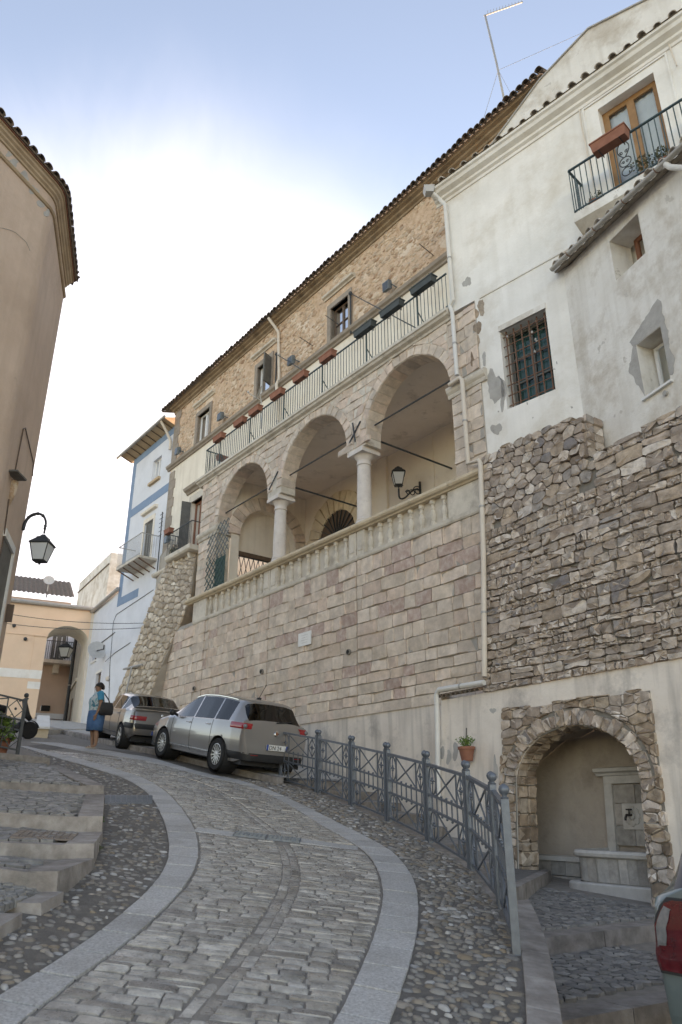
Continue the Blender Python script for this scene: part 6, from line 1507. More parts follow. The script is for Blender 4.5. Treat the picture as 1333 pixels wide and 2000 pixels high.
while z < 1.8:
    h = fr_.uniform(.11, .19); s = .40 + fr_.uniform(0, .1)
    while s < 3.75: w = fr_.uniform(.17, .40); sites.append((s + w / 2, z + h / 2)); s += w
    z += h
outL = lambda z: .40 + .05 * (1.65 - z) * .0 + .06 * (z > .9); outR = lambda z: 3.40 + .04 * (1.65 - z)
for poly in voronoi(sites, 1.6):
    if len(poly) < 3: continue
    c = cen(poly)
    poly = clip(poly, -1, 0, -outL(c[1])); poly = clip(poly, 1, 0, outR(c[1])) if len(poly) > 2 else poly; poly = clip(poly, 0, 1, 1.66 + fr_.uniform(-.03, .02)) if len(poly) > 2 else poly
    if len(poly) < 3: continue
    q = []; ins = 0
    for x, y in poly:
        if y <= NIspr:
            if NIs0 - .01 < x < nic: x = NIs0 - .008; ins += 1
            elif nic <= x < NIs1 + .01: x = NIs1 + .008; ins += 1
        else:
            ex, ey = (x - nic) / (nir + .26), (y - NIspr) / (NIh + .26); l = math.hypot(ex, ey)
            if l < 1: x, y = nic + ex / l * (nir + .26), NIspr + ey / l * (NIh + .26); ins += 1
        q.append((x, y))
    if ins == len(poly) or abs(area(q)) < .008: continue
    mb = MB(); stone(mb, q, FL.P, h=.055, joint=.009, back=-.03, rnd=fr_, soft=.82, flat=True, rough=.6, cut=.84); mb.build('frame_stone', 'rubble_warm' if fr_.random() < .5 else 'rubble', NI, smooth=36, fix=False)
mb = MB(); e = .035
mb.prism([FL.P(s, .02, z) for s, z in ((outL(0) + .02, -1.4), (NIs0 - .01, -1.4), (NIs0 - .01, 1.0), (nic, NIspr + NIh + .03), (NIs1 + .01, 1.0), (NIs1 + .01, -1.4), (3.48, -1.4), (3.39, 1.62), (.48, 1.62))], Vector(tuple(nL)) * .018); mb.build('frame_mortar', 'mortar_dark', NI, fix=False)
# bench, basin, spout
mb = MB(); mb.box(FL, -.2, 1.55, -1.28, -1.0, -.76, -.69); mb.build('bench_slab', 'fountain_stone', NI)
for k in range(6):
    for j in range(2):
        s0 = -.2 + k * .3; mb = MB(); mb.box(FL, s0 + .006 + .1 * j, s0 + .294 + .1 * j, -1.27, -1.03, -1.2 + .22 * j + .006, -.98 + .22 * j - .006); mb.build('bench_block', 'fountain_panel', NI)
def rrect(s0, s1, o0, o1, r_, n=7):              # rounded rectangle, front at o1
    pts = []
    for cs_, co_, a0 in ((s0 + r_, o1 - r_, 180), (s1 - r_, o1 - r_, 90)):
        rng = np.linspace(180, 90, n) if a0 == 180 else np.linspace(90, 0, n)
        pts += [(cs_ + r_ * math.cos(R(t)), co_ + r_ * math.sin(R(t))) for t in rng]
    return [(s0, o0)] + pts + [(s1, o0)]
def ringloft(mb, shells, cap=True):
    rows = [[FL.P(s, o - FL.b * (FL.zr - z) + FL.b * (FL.zr + 1.1), z) for s, o in rrect(*pr)] for pr, z in shells]; mb.grid(rows)
    return rows
BS = (1.52, 3.30)
mb = MB(); rows = ringloft(mb, [((1.38, 3.44, -1.25, -.22, .32), -1.25), ((1.38, 3.44, -1.25, -.22, .32), -.99), ((1.40, 3.42, -1.25, -.24, .32), -.97), ((1.5, 3.3, -1.25, -.36, .3), -.97)]); mb.build('basin_step', 'fountain_stone', NI, smooth=35, fix=False)
mb = MB(); ringloft(mb, [((1.53, 3.28, -1.25, -.375, .3), -.98), ((1.53, 3.28, -1.25, -.375, .3), -.62)]); mb.build('basin_core', 'mortar', NI, smooth=40, fix=False)
base = rrect(1.52, 3.29, -1.25, -.365, .3); L_ = resample([np.array(p) for p in base], .02); kk = 0; i0 = 0
while i0 < len(L_) - 4:
    st = int(fr_.uniform(7, 12)); i1 = min(len(L_) - 1, i0 + st); mb = MB(); seg = L_[i0:i1 + 1:max(1, st // 4)]
    off = lambda p, k: p
    rows = [[FL.P(p[0], p[1] - FL.b * (FL.zr - z) + FL.b * (FL.zr + 1.1) + .004, z) for p in seg] for z in (-.965, -.635)]; mb.grid(rows)
    cc = np.mean(np.array(rows).reshape(-1, 3), 0); mb.V = [tuple(np.array(v) + (cc - np.array(v)) * .03) for v in mb.V]
    mb.build('basin_panel', 'fountain_panel', NI, fix=False); i0 = i1
mb = MB(); ringloft(mb, [((1.49, 3.32, -1.25, -.34, .32), -.635), ((1.46, 3.35, -1.25, -.31, .33), -.615), ((1.45, 3.36, -1.25, -.30, .34), -.575), ((1.47, 3.34, -1.25, -.32, .33), -.54), ((1.56, 3.25, -1.25, -.41, .28), -.535), ((1.58, 3.23, -1.25, -.43, .26), -.60), ((1.58, 3.23, -1.25, -.43, .26), -.80)]); mb.build('basin_rim', 'fountain_stone', NI, smooth=35, fix=False)
FNb = FL.off(-1.26)
def bb(s0, s1, o0, o1, z0, z1, nm, mat): mb = MB(); mb.box(FNb, s0, s1, o0, o1, z0, z1); return mb.build(nm, mat, NI)
bb(1.55, 1.70, 0, .07, -.75, .42, 'panel_frame', 'fountain_stone'); bb(2.42, 2.57, 0, .07, -.75, .42, 'panel_frame', 'fountain_stone'); bb(1.55, 2.57, 0, .075, .421, .54, 'panel_frame', 'fountain_stone')
mb = MB(); profile(mb, FNb, 1.42, 2.70, [(0, .541), (.08, .545), (.10, .58), (.16, .61), (.17, .66), (0, .68)]); mb.build('panel_cornice', 'fountain_stone', NI)
for s0, s1, z0, z1 in ((1.7, 2.1, .12, .41), (2.1, 2.42, .12, .41), (1.7, 1.95, -.2, .12), (1.95, 2.42, -.2, .12), (1.7, 2.05, -.5, -.2), (2.05, 2.42, -.5, -.2)): bb(s0 + .005, s1 - .005, 0, .03 + fr_.uniform(0, .01), z0 + .005, z1 - .005, 'panel_tile', 'fountain_panel')
bb(1.86, 2.24, .03, .06, -.26, .12, 'spout_plate', 'fountain_stone')
mb = MB(); c = Vector(FNb.P(2.05, .062, -.07)); A_ = Vector(tuple(nL)).to_track_quat('Z', 'Y').to_matrix()
for k in range(8): t = k * math.pi / 4; mb.lathe(Vector(FNb.P(2.05 + .10 * math.cos(t), .062, -.07 + .10 * math.sin(t))), [(.05, 0), (.045, .018), (.01, .024)], 10, A_)
mb.lathe(c, [(.05, 0), (.045, .025), (.01, .03)], 10, A_); mb.build('rosette', 'fountain_stone', NI, smooth=40, fix=False)
mb = MB(); mb.tube([FNb.P(2.05, .06, -.05), FNb.P(2.05, .22, -.05), FNb.P(2.05, .25, -.10), FNb.P(2.05, .25, -.13)], .018, 8); mb.tube([FNb.P(2.05, .15, -.05), FNb.P(2.05, .15, .02)], .012, 6); mb.bar(FNb.P(2.0, .15, .03), FNb.P(2.1, .15, .03), .02); mb.build('tap', 'bronze', NI, smooth=40, fix=False)
# block at the foot of the stairs beside the niche
mb = MB(); mb.box(FL, .15, .95, -.05, .30, -1.2, -.93); mb.build('kerb_block', 'kerb', SS)
# flower pot hanging on the wall
pt = FL.at(912, 1470, .16)
hp = potplant((pt.x, pt.y, pt.z - .14), .15, .24, 'terracotta pot of green leaves hung on the plaster wall by the niche', leafm='leaf_light', lr=.15, n=260, lsz=.022, name='hanging_pot')
mb = MB(); mb.tube([FL.P(FL.sz(912, 1470)[0], .01, pt.z + .45), FL.P(FL.sz(912, 1470)[0], .02, pt.z)], .008, 5); mb.build('hanger', 'iron', hp)
# ================================================================ ROUNDED HOUSE ON THE LEFT
LH = thing('rounded_house', 'ochre house with rounded corner and moulded tiled eaves on the left', 'house', (-6.5, 11, 0))
Cf = np.array([-6.22, 13.5]); A2 = np.array([-5.60, 11.15]); nd = np.array([-.322, -.947])
arc = []
c0 = A2; v0 = (A2 - Cf) / np.linalg.norm(A2 - Cf); K0 = A2 + v0 * .18
for i in range(9):
    t = i / 8; p = (1 - t) ** 2 * A2 + 2 * t * (1 - t) * K0 + t * t * (K0 + nd * .2); arc.append(p)
foot = [np.array([-11.5, 15.6]), Cf] + [Cf + (A2 - Cf) * k for k in (.25, .5, .75)] + arc + [arc[-1] + nd * k for k in (.6, 1.5, 3, 6, 10)]
fn = []
for i in range(len(foot)):
    a = foot[i] - foot[i - 1] if i else None; b = foot[i + 1] - foot[i] if i < len(foot) - 1 else None
    ns = [np.array([-v[1], v[0]]) / np.linalg.norm(v) for v in (a, b) if v is not None]; n_ = sum(ns); l = np.linalg.norm(n_)
    n_ = n_ / l; k = 1 / max(.5, n_ @ ns[0]); fn.append(n_ * k)
if fn[4] @ np.array([1., 0]) < 0: fn = [-n_ for n_ in fn]
def sweep(prof, name, mat, parent, smooth=30, i0=0, i1=None):
    mb = MB(); mb.grid([[(*(foot[i] + fn[i] * o), z) for o, z in prof] for i in range(i0, i1 or len(foot))]); return mb.build(name, mat, parent, smooth=smooth, fix=True)
sweep([(0, -1.5), (0, 4), (0, 8), (0, 11.1)], 'wall', 'ochre_plaster', LH)
sweep([(0, 10.66), (.03, 10.67), (.05, 10.71), (.03, 10.75), (0, 10.76)], 'moulding', 'left_trim', LH)
sweep([(0, 10.97), (.03, 10.98), (.035, 11.02), (.07, 11.05), (.075, 11.09), (.11, 11.12), (.115, 11.17), (.15, 11.19), (.15, 11.22), (0, 11.24)], 'cornice', 'left_trim', LH)
sweep([(.15, 11.205), (.175, 11.21), (.175, 11.235), (0, 11.25)], 'brick_course', 'tile_red', LH)
sweep([(.19, 11.24), (.21, 11.26), (-.6, 11.50), (-3.0, 12.2)], 'roof', 'tile', LH)
tmL = tile_mesh('eave_tile', 'tile', r=.085, ln=.42, slope=16); rl = random.Random(6)
P_ = resample([np.array([*f, *n_]) for f, n_ in zip(foot, fn)], .205)
for q in P_:
    n_ = q[2:] / np.linalg.norm(q[2:]); p = q[:2] + q[2:] * .25
    if p[1] < 5.5: continue
    inst('eave_tile', tmL, LH, (p[0], p[1], 11.25 + rl.uniform(-.012, .012)), rz=math.atan2(n_[1], n_[0]) - math.pi / 2 + rl.uniform(-.06, .06))
v2 = (A2 - Cf) / np.linalg.norm(A2 - Cf); F4 = Fr((*Cf, 0), np.array([*v2, 0]), np.array([*(fn[3] / np.linalg.norm(fn[3])), 0]))   # s towards the camera
mb = MB(); mb.box(F4, .68, .78, 0, .05, -.5, 4.5); mb.box(F4, .78, 1.75, 0, .05, 4.36, 4.5); mb.build('window_surround', 'white_plaster', LH, fix=False)
mb = MB(); mb.quad(*[F4.P(s, .012, z) for s, z in ((.78, -.5), (1.7, -.5), (1.7, 4.36), (.78, 4.36))]); mb.build('dark_opening', 'shutter_grey', LH, fix=False)
s_, z_ = F4.sz(12, 1197); mb = MB(); mb.box(F4, s_ - .04, s_ + .02, .0, .12, z_ - .16, z_ + .16); mb.build('shutter', 'wood_brown', LH)
def cable(pix, fr, name='cable', r_=.012, o=.02, parent=None, mat='iron'):
    mb = MB(); mb.tube([fr.at(u, v, o) for u, v in pix], r_, 5); return mb.build(name, mat, parent)
cable([(30, 920), (46, 838), (50, 836), (66, 905), (64, 930)], F4, parent=LH, mat='wood_brown'); cable([(18, 975), (8, 1050), (2, 1080)], F4, parent=LH, mat='wood_brown')
mb = MB(); c = F4.at(28, 935, .02); mb.tube([c + Vector((0, 0, .12)), c + Vector((0, 0, .0)), c - Vector((0, 0, .25)), c - Vector((0, 0, .5))], [.13, .10, .08, .02], 8); mb.build('mud_nest', 'brown_rubble', LH, smooth=True)
mb = MB(); c = F4.at(30, 930, .08); mb.hexa([c + Vector(v) for v in ((-.08, -.2, 0), (.12, -.2, 0), (.12, .2, 0), (-.08, .2, 0), (-.08, -.2, .03), (.12, -.2, .03), (.12, .2, .03), (-.08, .2, .03))]); mb.build('small_shelf', 'shutter_grey', LH)
F5 = Fr((*arc[-1], 0), np.array([*nd, 0]), np.array([*(fn[-3] / np.linalg.norm(fn[-3])), 0]))
for k, (u, v, a, b) in enumerate(((28, 318, 9, 7), (48, 345, 9, 10), (66, 372, 9, 9), (82, 398, 8, 8), (92, 416, 5, 8), (20, 300, 7, 6), (34, 300, 5, 8))): blob(F5, u, v, a, b, 'grey_render', LH, 300 + k, n=22)
mb = MB(); rr = random.Random(5); q = [F5.at(0, 445, .004), F5.at(25, 452, .004), F5.at(48, 470, .004), F5.at(60, 488, .004)]; pp = [Vector(tuple(p)) + Vector((0, 0, rr.uniform(-.03, .03))) for p in resample([np.array(p) for p in q], .12)]; mb.tube(pp, .005, 4); mb.build('crack', 'grey_render', LH, fix=False)
# street lantern on its curled bracket
bx_ = F4.at(47, 1024, 0.02); SL = thing('street_lantern', 'black street lantern hanging from a curled bracket on the ochre house', 'street lamp', bx_)
Yl = bx_.y
def atY(u, v, Y): r_ = ray(u, v); return Vector(r_ * (Y / r_[1]))
curve = [bx_ + Vector((0, 0, -.12)), atY(50, 1018, Yl), atY(58, 1008, Yl), atY(68, 1003, Yl), atY(80, 1003, Yl), atY(88, 1010, Yl), atY(91, 1020, Yl), atY(88.5, 1032, Yl), atY(86.5, 1042, Yl)]
pp = smoothp([np.array(p) for p in resample([np.array(p) for p in curve], .04)], 3)
mb = MB(); mb.tube(pp, [.034 - .016 * i / (len(pp) - 1) for i in range(len(pp))], 7); mb.tube([p + np.array([0, 0, -.03]) for p in pp[4:12]], .012, 5)
for f in (.3, .5, .62): p = pp[int(f * (len(pp) - 1))]; mb.ball(p, .035)
q = atY(88.5, 1030, Yl); mb.lathe(q, [(.01, .06), (.035, .03), (.02, 0), (.03, -.03), (.012, -.06)], 8); mb.build('bracket', 'iron', SL, smooth=True, fix=False)
base = atY(78, 1096, Yl); lantern_body(SL, base, .535, .34, 'frosted')

# ================================================================ RUBBLE BUTTRESS AND FAR HOUSES
BT = thing('rubble_buttress', 'sloping rubble buttress at the corner of the palace', 'buttress', FM.P(26, .5, 2.5))
bz = [8.75, 7.6, 6.4, 5.2, 4.0, 2.2, 1.0]; bo = [.12, .3, .55, .85, 1.1, 1.35, 1.5]
Lpx = [(338, 1062), (325, 1105), (305, 1155), (282, 1215), (258, 1285), (228, 1362), (205, 1425)]; Rpx = [(384, 1072), (378, 1110), (372, 1165), (350, 1225), (320, 1285), (296, 1352), (275, 1420)]
rowsL, rowsR = [], []
for (z, o, l, r_) in zip(bz, bo, Lpx, Rpx): rowsL.append((FM.sz(*l, o)[0], o, FM.sz(*l, o)[1])); rowsR.append((FM.sz(*r_, o)[0], o, FM.sz(*r_, o)[1]))
def btP(x, o, y):   # x 0..1 right to left, y 0..1 bottom to top
    t = (1 - y) * (len(bz) - 1); i = min(len(bz) - 2, int(t)); f = t - i
    L0 = np.array(rowsL[i]) * (1 - f) + np.array(rowsL[i + 1]) * f; R0 = np.array(rowsR[i]) * (1 - f) + np.array(rowsR[i + 1]) * f
    p = R0 * (1 - x) + L0 * x; return FM.P(p[0], p[1] + o, p[2])
m = MB(); m.grid([[btP(x, -.02, y) for x in np.linspace(0, 1, 4)] for y in np.linspace(0, 1, 8)])
m.grid([[btP(0, -.02, y), FM.P(FM.sz(*Rpx[0], 0)[0] - .1, -.05, btP(0, 0, y)[2])] for y in np.linspace(0, 1, 8)]); m.grid([[btP(1, -.02, y), FM.P(27.6, -.05, btP(1, 0, y)[2])] for y in np.linspace(0, 1, 8)]); m.grid([[btP(0, -.02, 1), btP(1, -.02, 1)], [FM.P(24.8, -.1, 8.8), FM.P(27.3, -.1, 8.8)]])
m.build('buttress_core', 'tan_plaster', BT, fix=False)
rr = random.Random(41); sites = [((i + rr.uniform(-.35, .35)) / 8, (j + rr.uniform(-.35, .35)) / 30) for j in range(-1, 32) for i in range(-1, 10)]; bs = []
for poly in voronoi([(a * 2.4, b * 7) for a, b in sites], 1.3):
    poly = [(a / 2.4, b / 7) for a, b in poly]
    for nx, ny, c in ((1, 0, 1), (-1, 0, 0), (0, 1, 1), (0, -1, 0)):
        poly = clip(poly, nx, ny, c) if len(poly) > 2 else poly
    if len(poly) < 3 or abs(area(poly)) < .0008: continue
    mb = MB(); c = cen(poly); poly = [(c[0] + (x - c[0]) * .92, c[1] + (y - c[1]) * .9) for x, y in poly]; stone(mb, poly, btP, h=.05, joint=0, back=-.03, rnd=rr, soft=.75, rough=.6); bs.append((abs(area(poly)), mb))
emit_pieces(bs, 'buttress_stone', 'rubble_pale', BT, 220, smooth=38)
mb = MB(); profile(mb, FM, 24.6, 27.35, [(-.1, 8.78), (.22, 8.78), (.28, 8.84), (.28, 8.92), (-.1, 9.0)]); mb.build('cap_stone', 'limestone', BT)
mb = MB(); mb.tube([FM.at(242, 1307, 1.3), FM.at(278, 1298, 1.3)], .04, 6); mb.build('pipe', 'zinc', BT); mb = MB(); mb.tube([FM.at(258, 1303, 1.32), FM.at(246, 1358, 1.5)], .03, 6); mb.build('pipe', 'zinc', BT)

BH = thing('blue_trimmed_house', 'tall pale house with blue painted borders beyond the palace', 'house', FM.P(29, 0, 3))
bw0 = FM.sz(299, 938)[0]
def rect(fr, l, r_, t, b, o=0): s0, _ = fr.sz(l, (t + b) / 2, o); s1, _ = fr.sz(r_, (t + b) / 2, o); _, z1 = fr.sz((l + r_) / 2, t, o); _, z0 = fr.sz((l + r_) / 2, b, o); return min(s0, s1), max(s0, s1), z0, z1
W1 = rect(FM, 299, 314, 893, 936); W2 = rect(FM, 277, 293, 1056, 1128)
W1 = (W1[0], W1[1], 13.65, 14.75); W2 = (W2[0], W2[1], 9.75, 11.75)
m = MB(); wall_holes(m, FM, 27.06, 31.42, 1.5, 15.72, [(*W1, .2), (*W2, .2)]); m.quad(FM.P(31.42, 0, 1.5), FM.P(31.42, -7, 1.5), FM.P(31.42, -7, 17), FM.P(31.42, 0, 15.72)); m.build('wall', 'blue_white', BH, fix=False)
mb = MB()
for s0, s1, z0, z1 in ((27.1, 31.42, 15.38, 15.72), (31.06, 31.43, 8.45, 15.379), (27.1, 31.059, 12.62, 13.02), (29.2, 31.059, 8.45, 8.82)): mb.box(FM, s0, s1, -.01, .012, z0, z1)
mb.build('blue_border', 'blue_trim', BH, fix=False)
mb = MB(); mb.quad(FM.P(27.0, 0, 15.72), FM.P(31.8, 0, 15.72), FM.P(31.8, .55, 15.92), FM.P(27.0, .55, 15.92)); mb.quad(FM.P(27.0, .56, 15.95), FM.P(31.8, .56, 15.95), FM.P(31.8, -4, 17.4), FM.P(27.0, -4, 17.4)); mb.quad(FM.P(31.8, 0, 15.72), FM.P(31.8, .55, 15.92), FM.P(31.8, -4, 17.4), FM.P(31.8, -4, 17.1)); mb.build('eaves', 'ochre_trim', BH, fix=False)
for k in range(9): s = 27.3 + k * .55; mb = MB(); mb.bar(FM.P(s, .01, 15.70), FM.P(s, .55, 15.895), .03); mb.build('eave_rod', 'wood_brown', BH)
mb = MB(); mb.tube([FM.P(26.9, .60, 15.93), FM.P(32.1, .60, 15.93)], .06, 8); mb.build('gutter', 'zinc', BH, smooth=40)
pipe([FM.P(27.25, .6, 15.85), FM.P(27.3, .3, 15.5), FM.P(27.2, .08, 15.0), FM.P(27.2, .08, 14.6)], .06, 'pipe_cream', BH)
casement(BH, FM, *W1, -.12, 'white_paint', 2, .07)
mb = MB(); mb.box(FM, W1[0] - .12, W1[1] + .12, 0, .12, W1[2] - .12, W1[2]); mb.build('window_sill', 'ochre_trim', BH)
mb = MB(); t = .14; mb.box(FM, W2[0] - t, W2[0], 0, .03, W2[2], W2[3]); mb.box(FM, W2[1], W2[1] + t, 0, .03, W2[2], W2[3]); mb.box(FM, W2[0] - t, W2[1] + t, 0, .032, W2[3], W2[3] + .2); profile(mb, FM, W2[0] - .3, W2[1] + .3, [(0, W2[3] + .42), (.14, W2[3] + .45), (.16, W2[3] + .55), (0, W2[3] + .58)]); mb.build('door_surround', 'cream_plaster', BH, fix=False)
for a, b in ((W2[0], (W2[0] + W2[1]) / 2 - .01), ((W2[0] + W2[1]) / 2 + .01, W2[1])):
    mb = MB(); mb.box(FM, a, b, -.12, -.06, W2[2], W2[3]); sh = mb.build('shutter', 'shutter_grey', BH)
    sl = MB()
    for k in range(22): z = W2[2] + .08 + k * (W2[3] - W2[2] - .16) / 22; sl.box(FM, a + .05, b - .05, -.06, -.05, z, z + .045)
    sl.build('louvres', 'shutter_grey', sh, kind='stuff', fix=False)
BB = thing('far_balcony', 'thin railed balcony on metal brackets on the blue trimmed house', 'balcony', FM.P((W2[0] + W2[1]) / 2, .4, W2[2]))
b0, b1 = W2[0] - .75, W2[1] + .75; zb = W2[2]
mb = MB(); mb.box(FM, b0, b1, 0, .8, zb - .12, zb - .02); mb.build('slab', 'limestone', BB)
for k in range(5): s = b0 + .1 + (b1 - b0 - .2) * k / 4; mb = MB(); mb.bar(FM.P(s, 0, zb - .45), FM.P(s, .75, zb - .13), .04); mb.build('bracket', 'rust', BB)
mb = MB(); mb.bar(FM.P(b0, .77, zb + .95), FM.P(b1, .77, zb + .95), .03); mb.bar(FM.P(b1, .77, zb + .95), FM.P(b1, 0, zb + .95), .03); mb.bar(FM.P(b0, .77, zb + .95), FM.P(b0, 0, zb + .95), .03); mb.bar(FM.P(b0, .77, zb + .05), FM.P(b1, .77, zb + .05), .02); mb.build('rails', 'zinc', BB, fix=False)
mb = MB(); mb.bar((0, 0, 0), (0, 0, .95), .012); br2 = mb.mesh('bar', 'zinc')
for k in range(24): inst('bar', br2, BB, FM.P(b0 + (b1 - b0) * k / 23, .77, zb))
for k in range(7): inst('bar', br2, BB, FM.P(b0, .7 - .1 * k, zb)); 
AN2 = thing('wall_aerial', 'thin television aerial mast fixed to the blue trimmed house', 'aerial', FM.at(307, 1118, .15))
p = FM.at(307, 1120, .15); q = FM.at(318, 1000, .15); mb = MB(); mb.tube([p, q], .025, 5); mb.build('mast', 'iron', AN2)
for k in range(6): c = p.lerp(q, .62 + .07 * k); mb = MB(); mb.bar(c + Vector(tuple(d1)) * .22, c - Vector(tuple(d1)) * .1, .018); mb.build('rod', 'iron', AN2)
cable([(222, 1215), (228, 1200), (300, 1152)], FM, parent=BH); cable([(222, 1215), (215, 1300), (212, 1400)], FM, parent=BH); cable([(206, 1292), (225, 1275), (255, 1255)], FM, parent=BH)

# low white house next to the arch
LWH = thing('low_white_house', 'low white house with brown doors between the archway and the blue trim', 'house', FW.P(2, 0, 3))
dr = rect(FW, 183, 192, 1308, 1420); wn = rect(FW, 182, 190, 1262, 1290); nw = rect(FW, 163, 167, 1345, 1385)
hd = (dr[0], dr[1], 3.0, FW.sz(187, 1318)[1]); hw = (wn[0], wn[1], wn[2], wn[3])
m = MB(); wall_holes(m, FW, 0, 4.4, 1.5, 9.2, [(*hd, .2), (*hw, .2)]); m.build('wall', 'blue_white', LWH, fix=False)
mb = MB(); mb.box(FW, hd[0], hd[1], -.18, -.12, hd[2], hd[3]); mb.build('door', 'wood_brown', LWH); mb = MB(); mb.box(FW, hw[0], hw[1], -.18, -.12, hw[2], hw[3]); mb.build('window', 'wood_brown', LWH)
mb = MB(); mb.box(FW, hd[0] - .1, hd[1] + .1, 0, .02, hd[3], hd[3] + .1); mb.build('door_head', 'white_plaster', LWH); mb = MB(); mb.box(FW, hw[0] - .08, hw[1] + .08, 0, .06, hw[2] - .08, hw[2]); mb.build('window_sill', 'white_plaster', LWH)
mb = MB(); mb.tube([FW.P(-.1, .12, 9.25), FW.P(4.4, .12, 9.15)], .09, 8); mb.build('gutter', 'zinc', LWH, smooth=40)
mb = MB(); mb.quad(FW.P(-.1, .15, 9.3), FW.P(4.4, .15, 9.2), FW.P(4.4, -3, 10.0), FW.P(-.1, -3, 10.1)); mb.build('roof', 'tile', LWH, fix=False)
cable([(168, 1275), (195, 1258), (225, 1235)], FW, parent=LWH, r_=.02); cable([(168, 1275), (163, 1330), (155, 1420)], FW, parent=LWH, r_=.02)
DS = thing('satellite_dish', 'grey satellite dish on the low white house wall', 'satellite dish', FW.at(192, 1270, .3)); c = FW.at(190, 1271, .35); q = Vector((.45, -.8, .35)).to_track_quat('Z', 'Y').to_matrix()
mb = MB(); mb.lathe(c, [(x, x * x * .4) for x in np.linspace(.01, .42, 6)] + [(.43, .08), (.01, -.01)], 18, q); mb.build('dish', 'dish_grey', DS, smooth=40); mb = MB(); mb.tube([c, FW.at(203, 1268, .5), FW.at(204, 1260, .5)], .03, 5); mb.tube([c, FW.at(192, 1270, 0)], .03, 5); mb.build('arm', 'iron', DS, fix=False)
mb = MB(); c = FW.at(211, 1325, .08); mb.lathe(c - Vector((0, 0, .12)), [(.03, 0), (.09, .05), (.1, .15), (.03, .22)], 10); mb.build('wall_lamp', 'pipe_cream', None, smooth=40, label='small cream lamp on the low white house beside the woman', cat='wall lamp')
# roofs and parapets behind the low house
PB = thing('roof_terrace_house', 'flaking white parapet and chimney above the low white house', 'house', FW.P(2, -3, 8))
mb = MB(); fq = FW.off(-2.5); s0, z0 = fq.sz(200, 1190); s1, z1 = fq.sz(160, 1135); mb.box(fq, fq.sz(208, 1160)[0], s1 + .6, -3, 0, 8.6, z1); mb.build('parapet', 'old_plaster', PB)
mb = MB(); mb.box(fq, fq.sz(207, 1160)[0], s1 + .65, .001, .06, z1 - .75, z1 - .68); mb.build('ledge', 'tile', PB)
fc = FW.off(-1.5); sc0, zc0 = fc.sz(238, 1150); sc1, zc1 = fc.sz(222, 1035)
mb = MB(); mb.box(fc, -1.0, .55, -2, 0, 8.8, zc1 - .3); mb.lathe(fc.P(-.05, -.6, zc1 - .35), [(.5, 0), (.48, .3), (.3, .55), (.22, .6)], 14); mb.build('chimney_block', 'white_plaster', PB, fix=False)
mb = MB(); cc = fc.P(-.05, -.6, zc1 + .2); mb.lathe(cc, [(.13, 0), (.13, .45), (.18, .45), (.18, .5), (.02, .58)], 10); mb.build('chimney_pot', 'terracotta', PB)
mb = MB(); fq2 = FW.off(-4); mb.add([fq2.P(*a) for a in ((-1, 0, 8.8), (2.2, 0, 8.8), (-1, 0, fq2.sz(220, 1098)[1]))], [(0, 1, 2)]); mb.build('gable', 'peach_plaster', PB, fix=False)

# house with the archway
AH = thing('archway_house', 'peach house with a round archway closing the end of the street', 'house', FA.P(2, 0, 3.5))
as0 = FA.sz(166, 1300)[0]; as1 = FA.sz(84, 1300)[0]; aspr = FA.sz(92, 1246)[1]; aap = FA.sz(125, 1222)[1]; gtop = FA.sz(170, 1190)[1]; gtop2 = FA.sz(30, 1173)[1]
as0 = max(.1, as0); ac, ar = (as0 + as1) / 2, (as1 - as0) / 2; arh = aap - aspr
m = MB(); apts = [(ac - ar * math.cos(math.pi * i / 20), aspr + arh * math.sin(math.pi * i / 20)) for i in range(21)]
m.quad(FA.P(-.1, 0, 1), FA.P(as0, 0, 1), FA.P(as0, 0, gtop), FA.P(-.1, 0, gtop)); m.quad(FA.P(as1, 0, 1), FA.P(11, 0, 1), FA.P(11, 0, gtop), FA.P(as1, 0, gtop))
for p, q in zip(apts, apts[1:]): m.quad(FA.P(p[0], 0, p[1]), FA.P(q[0], 0, q[1]), FA.P(q[0], 0, gtop), FA.P(p[0], 0, gtop))
m.build('front_wall', 'peach_plaster', AH, fix=False)
m = MB(); full = [(as0, 2)] + apts + [(as1, 2)]; m.grid([[FA.P(p[0], o, p[1]) for p in full] for o in (0, -2.2)]); m.build('arch_vault', 'cream_plaster', AH, smooth=40, fix=False)
pl0 = FA.sz(60, 1300)[0]
zc_ = FA.sz(75, 1243)[1]
mb = MB(); mb.box(FA, as1, pl0, 0, .05, 2, zc_); mb.build('pilaster', 'peach_plaster', AH); mb = MB(); mb.box(FA, as1 - .03, pl0 + .05, .0, .10, zc_, zc_ + .08); mb.box(FA, pl0 + .06, 11, 0, .03, zc_ + .02, zc_ + .07); mb.build('impost', 'peach_plaster', AH, fix=False)
for v0, v1, l_ in ((1309, 1326, 11), (1332, 1346, pl0)):
    za, zb2 = FA.sz(70, v1)[1], FA.sz(70, v0)[1]; mb = MB(); mb.box(FA, as1 - .01, pl0 + .01, .05, .056, za, zb2)
    if l_ == 11: mb.box(FA, pl0 + .011, 11, .0, .02, za, zb2)
    mb.build('white_band', 'white_plaster', AH, fix=False)
mb = MB(); mb.tube([FA.P(-.2, .12, gtop + .02), FA.P(11, .12, gtop + .02)], .10, 8); mb.build('gutter', 'zinc', AH, smooth=40)
mb = MB(); mb.quad(FA.P(-.1, .1, gtop + .05), FA.P(11, .1, gtop + .05), FA.P(11, -1.5, gtop + .4), FA.P(-.1, -1.5, gtop + .4)); mb.box(FA, 1.0, 11, -1.9, -1.5, gtop, gtop + .62); mb.build('attic_wall', 'pink_plaster', AH, fix=False)
frr = FA.off(-1.3); zr0 = frr.sz(90, 1163)[1]
mb = MB(); rows = []
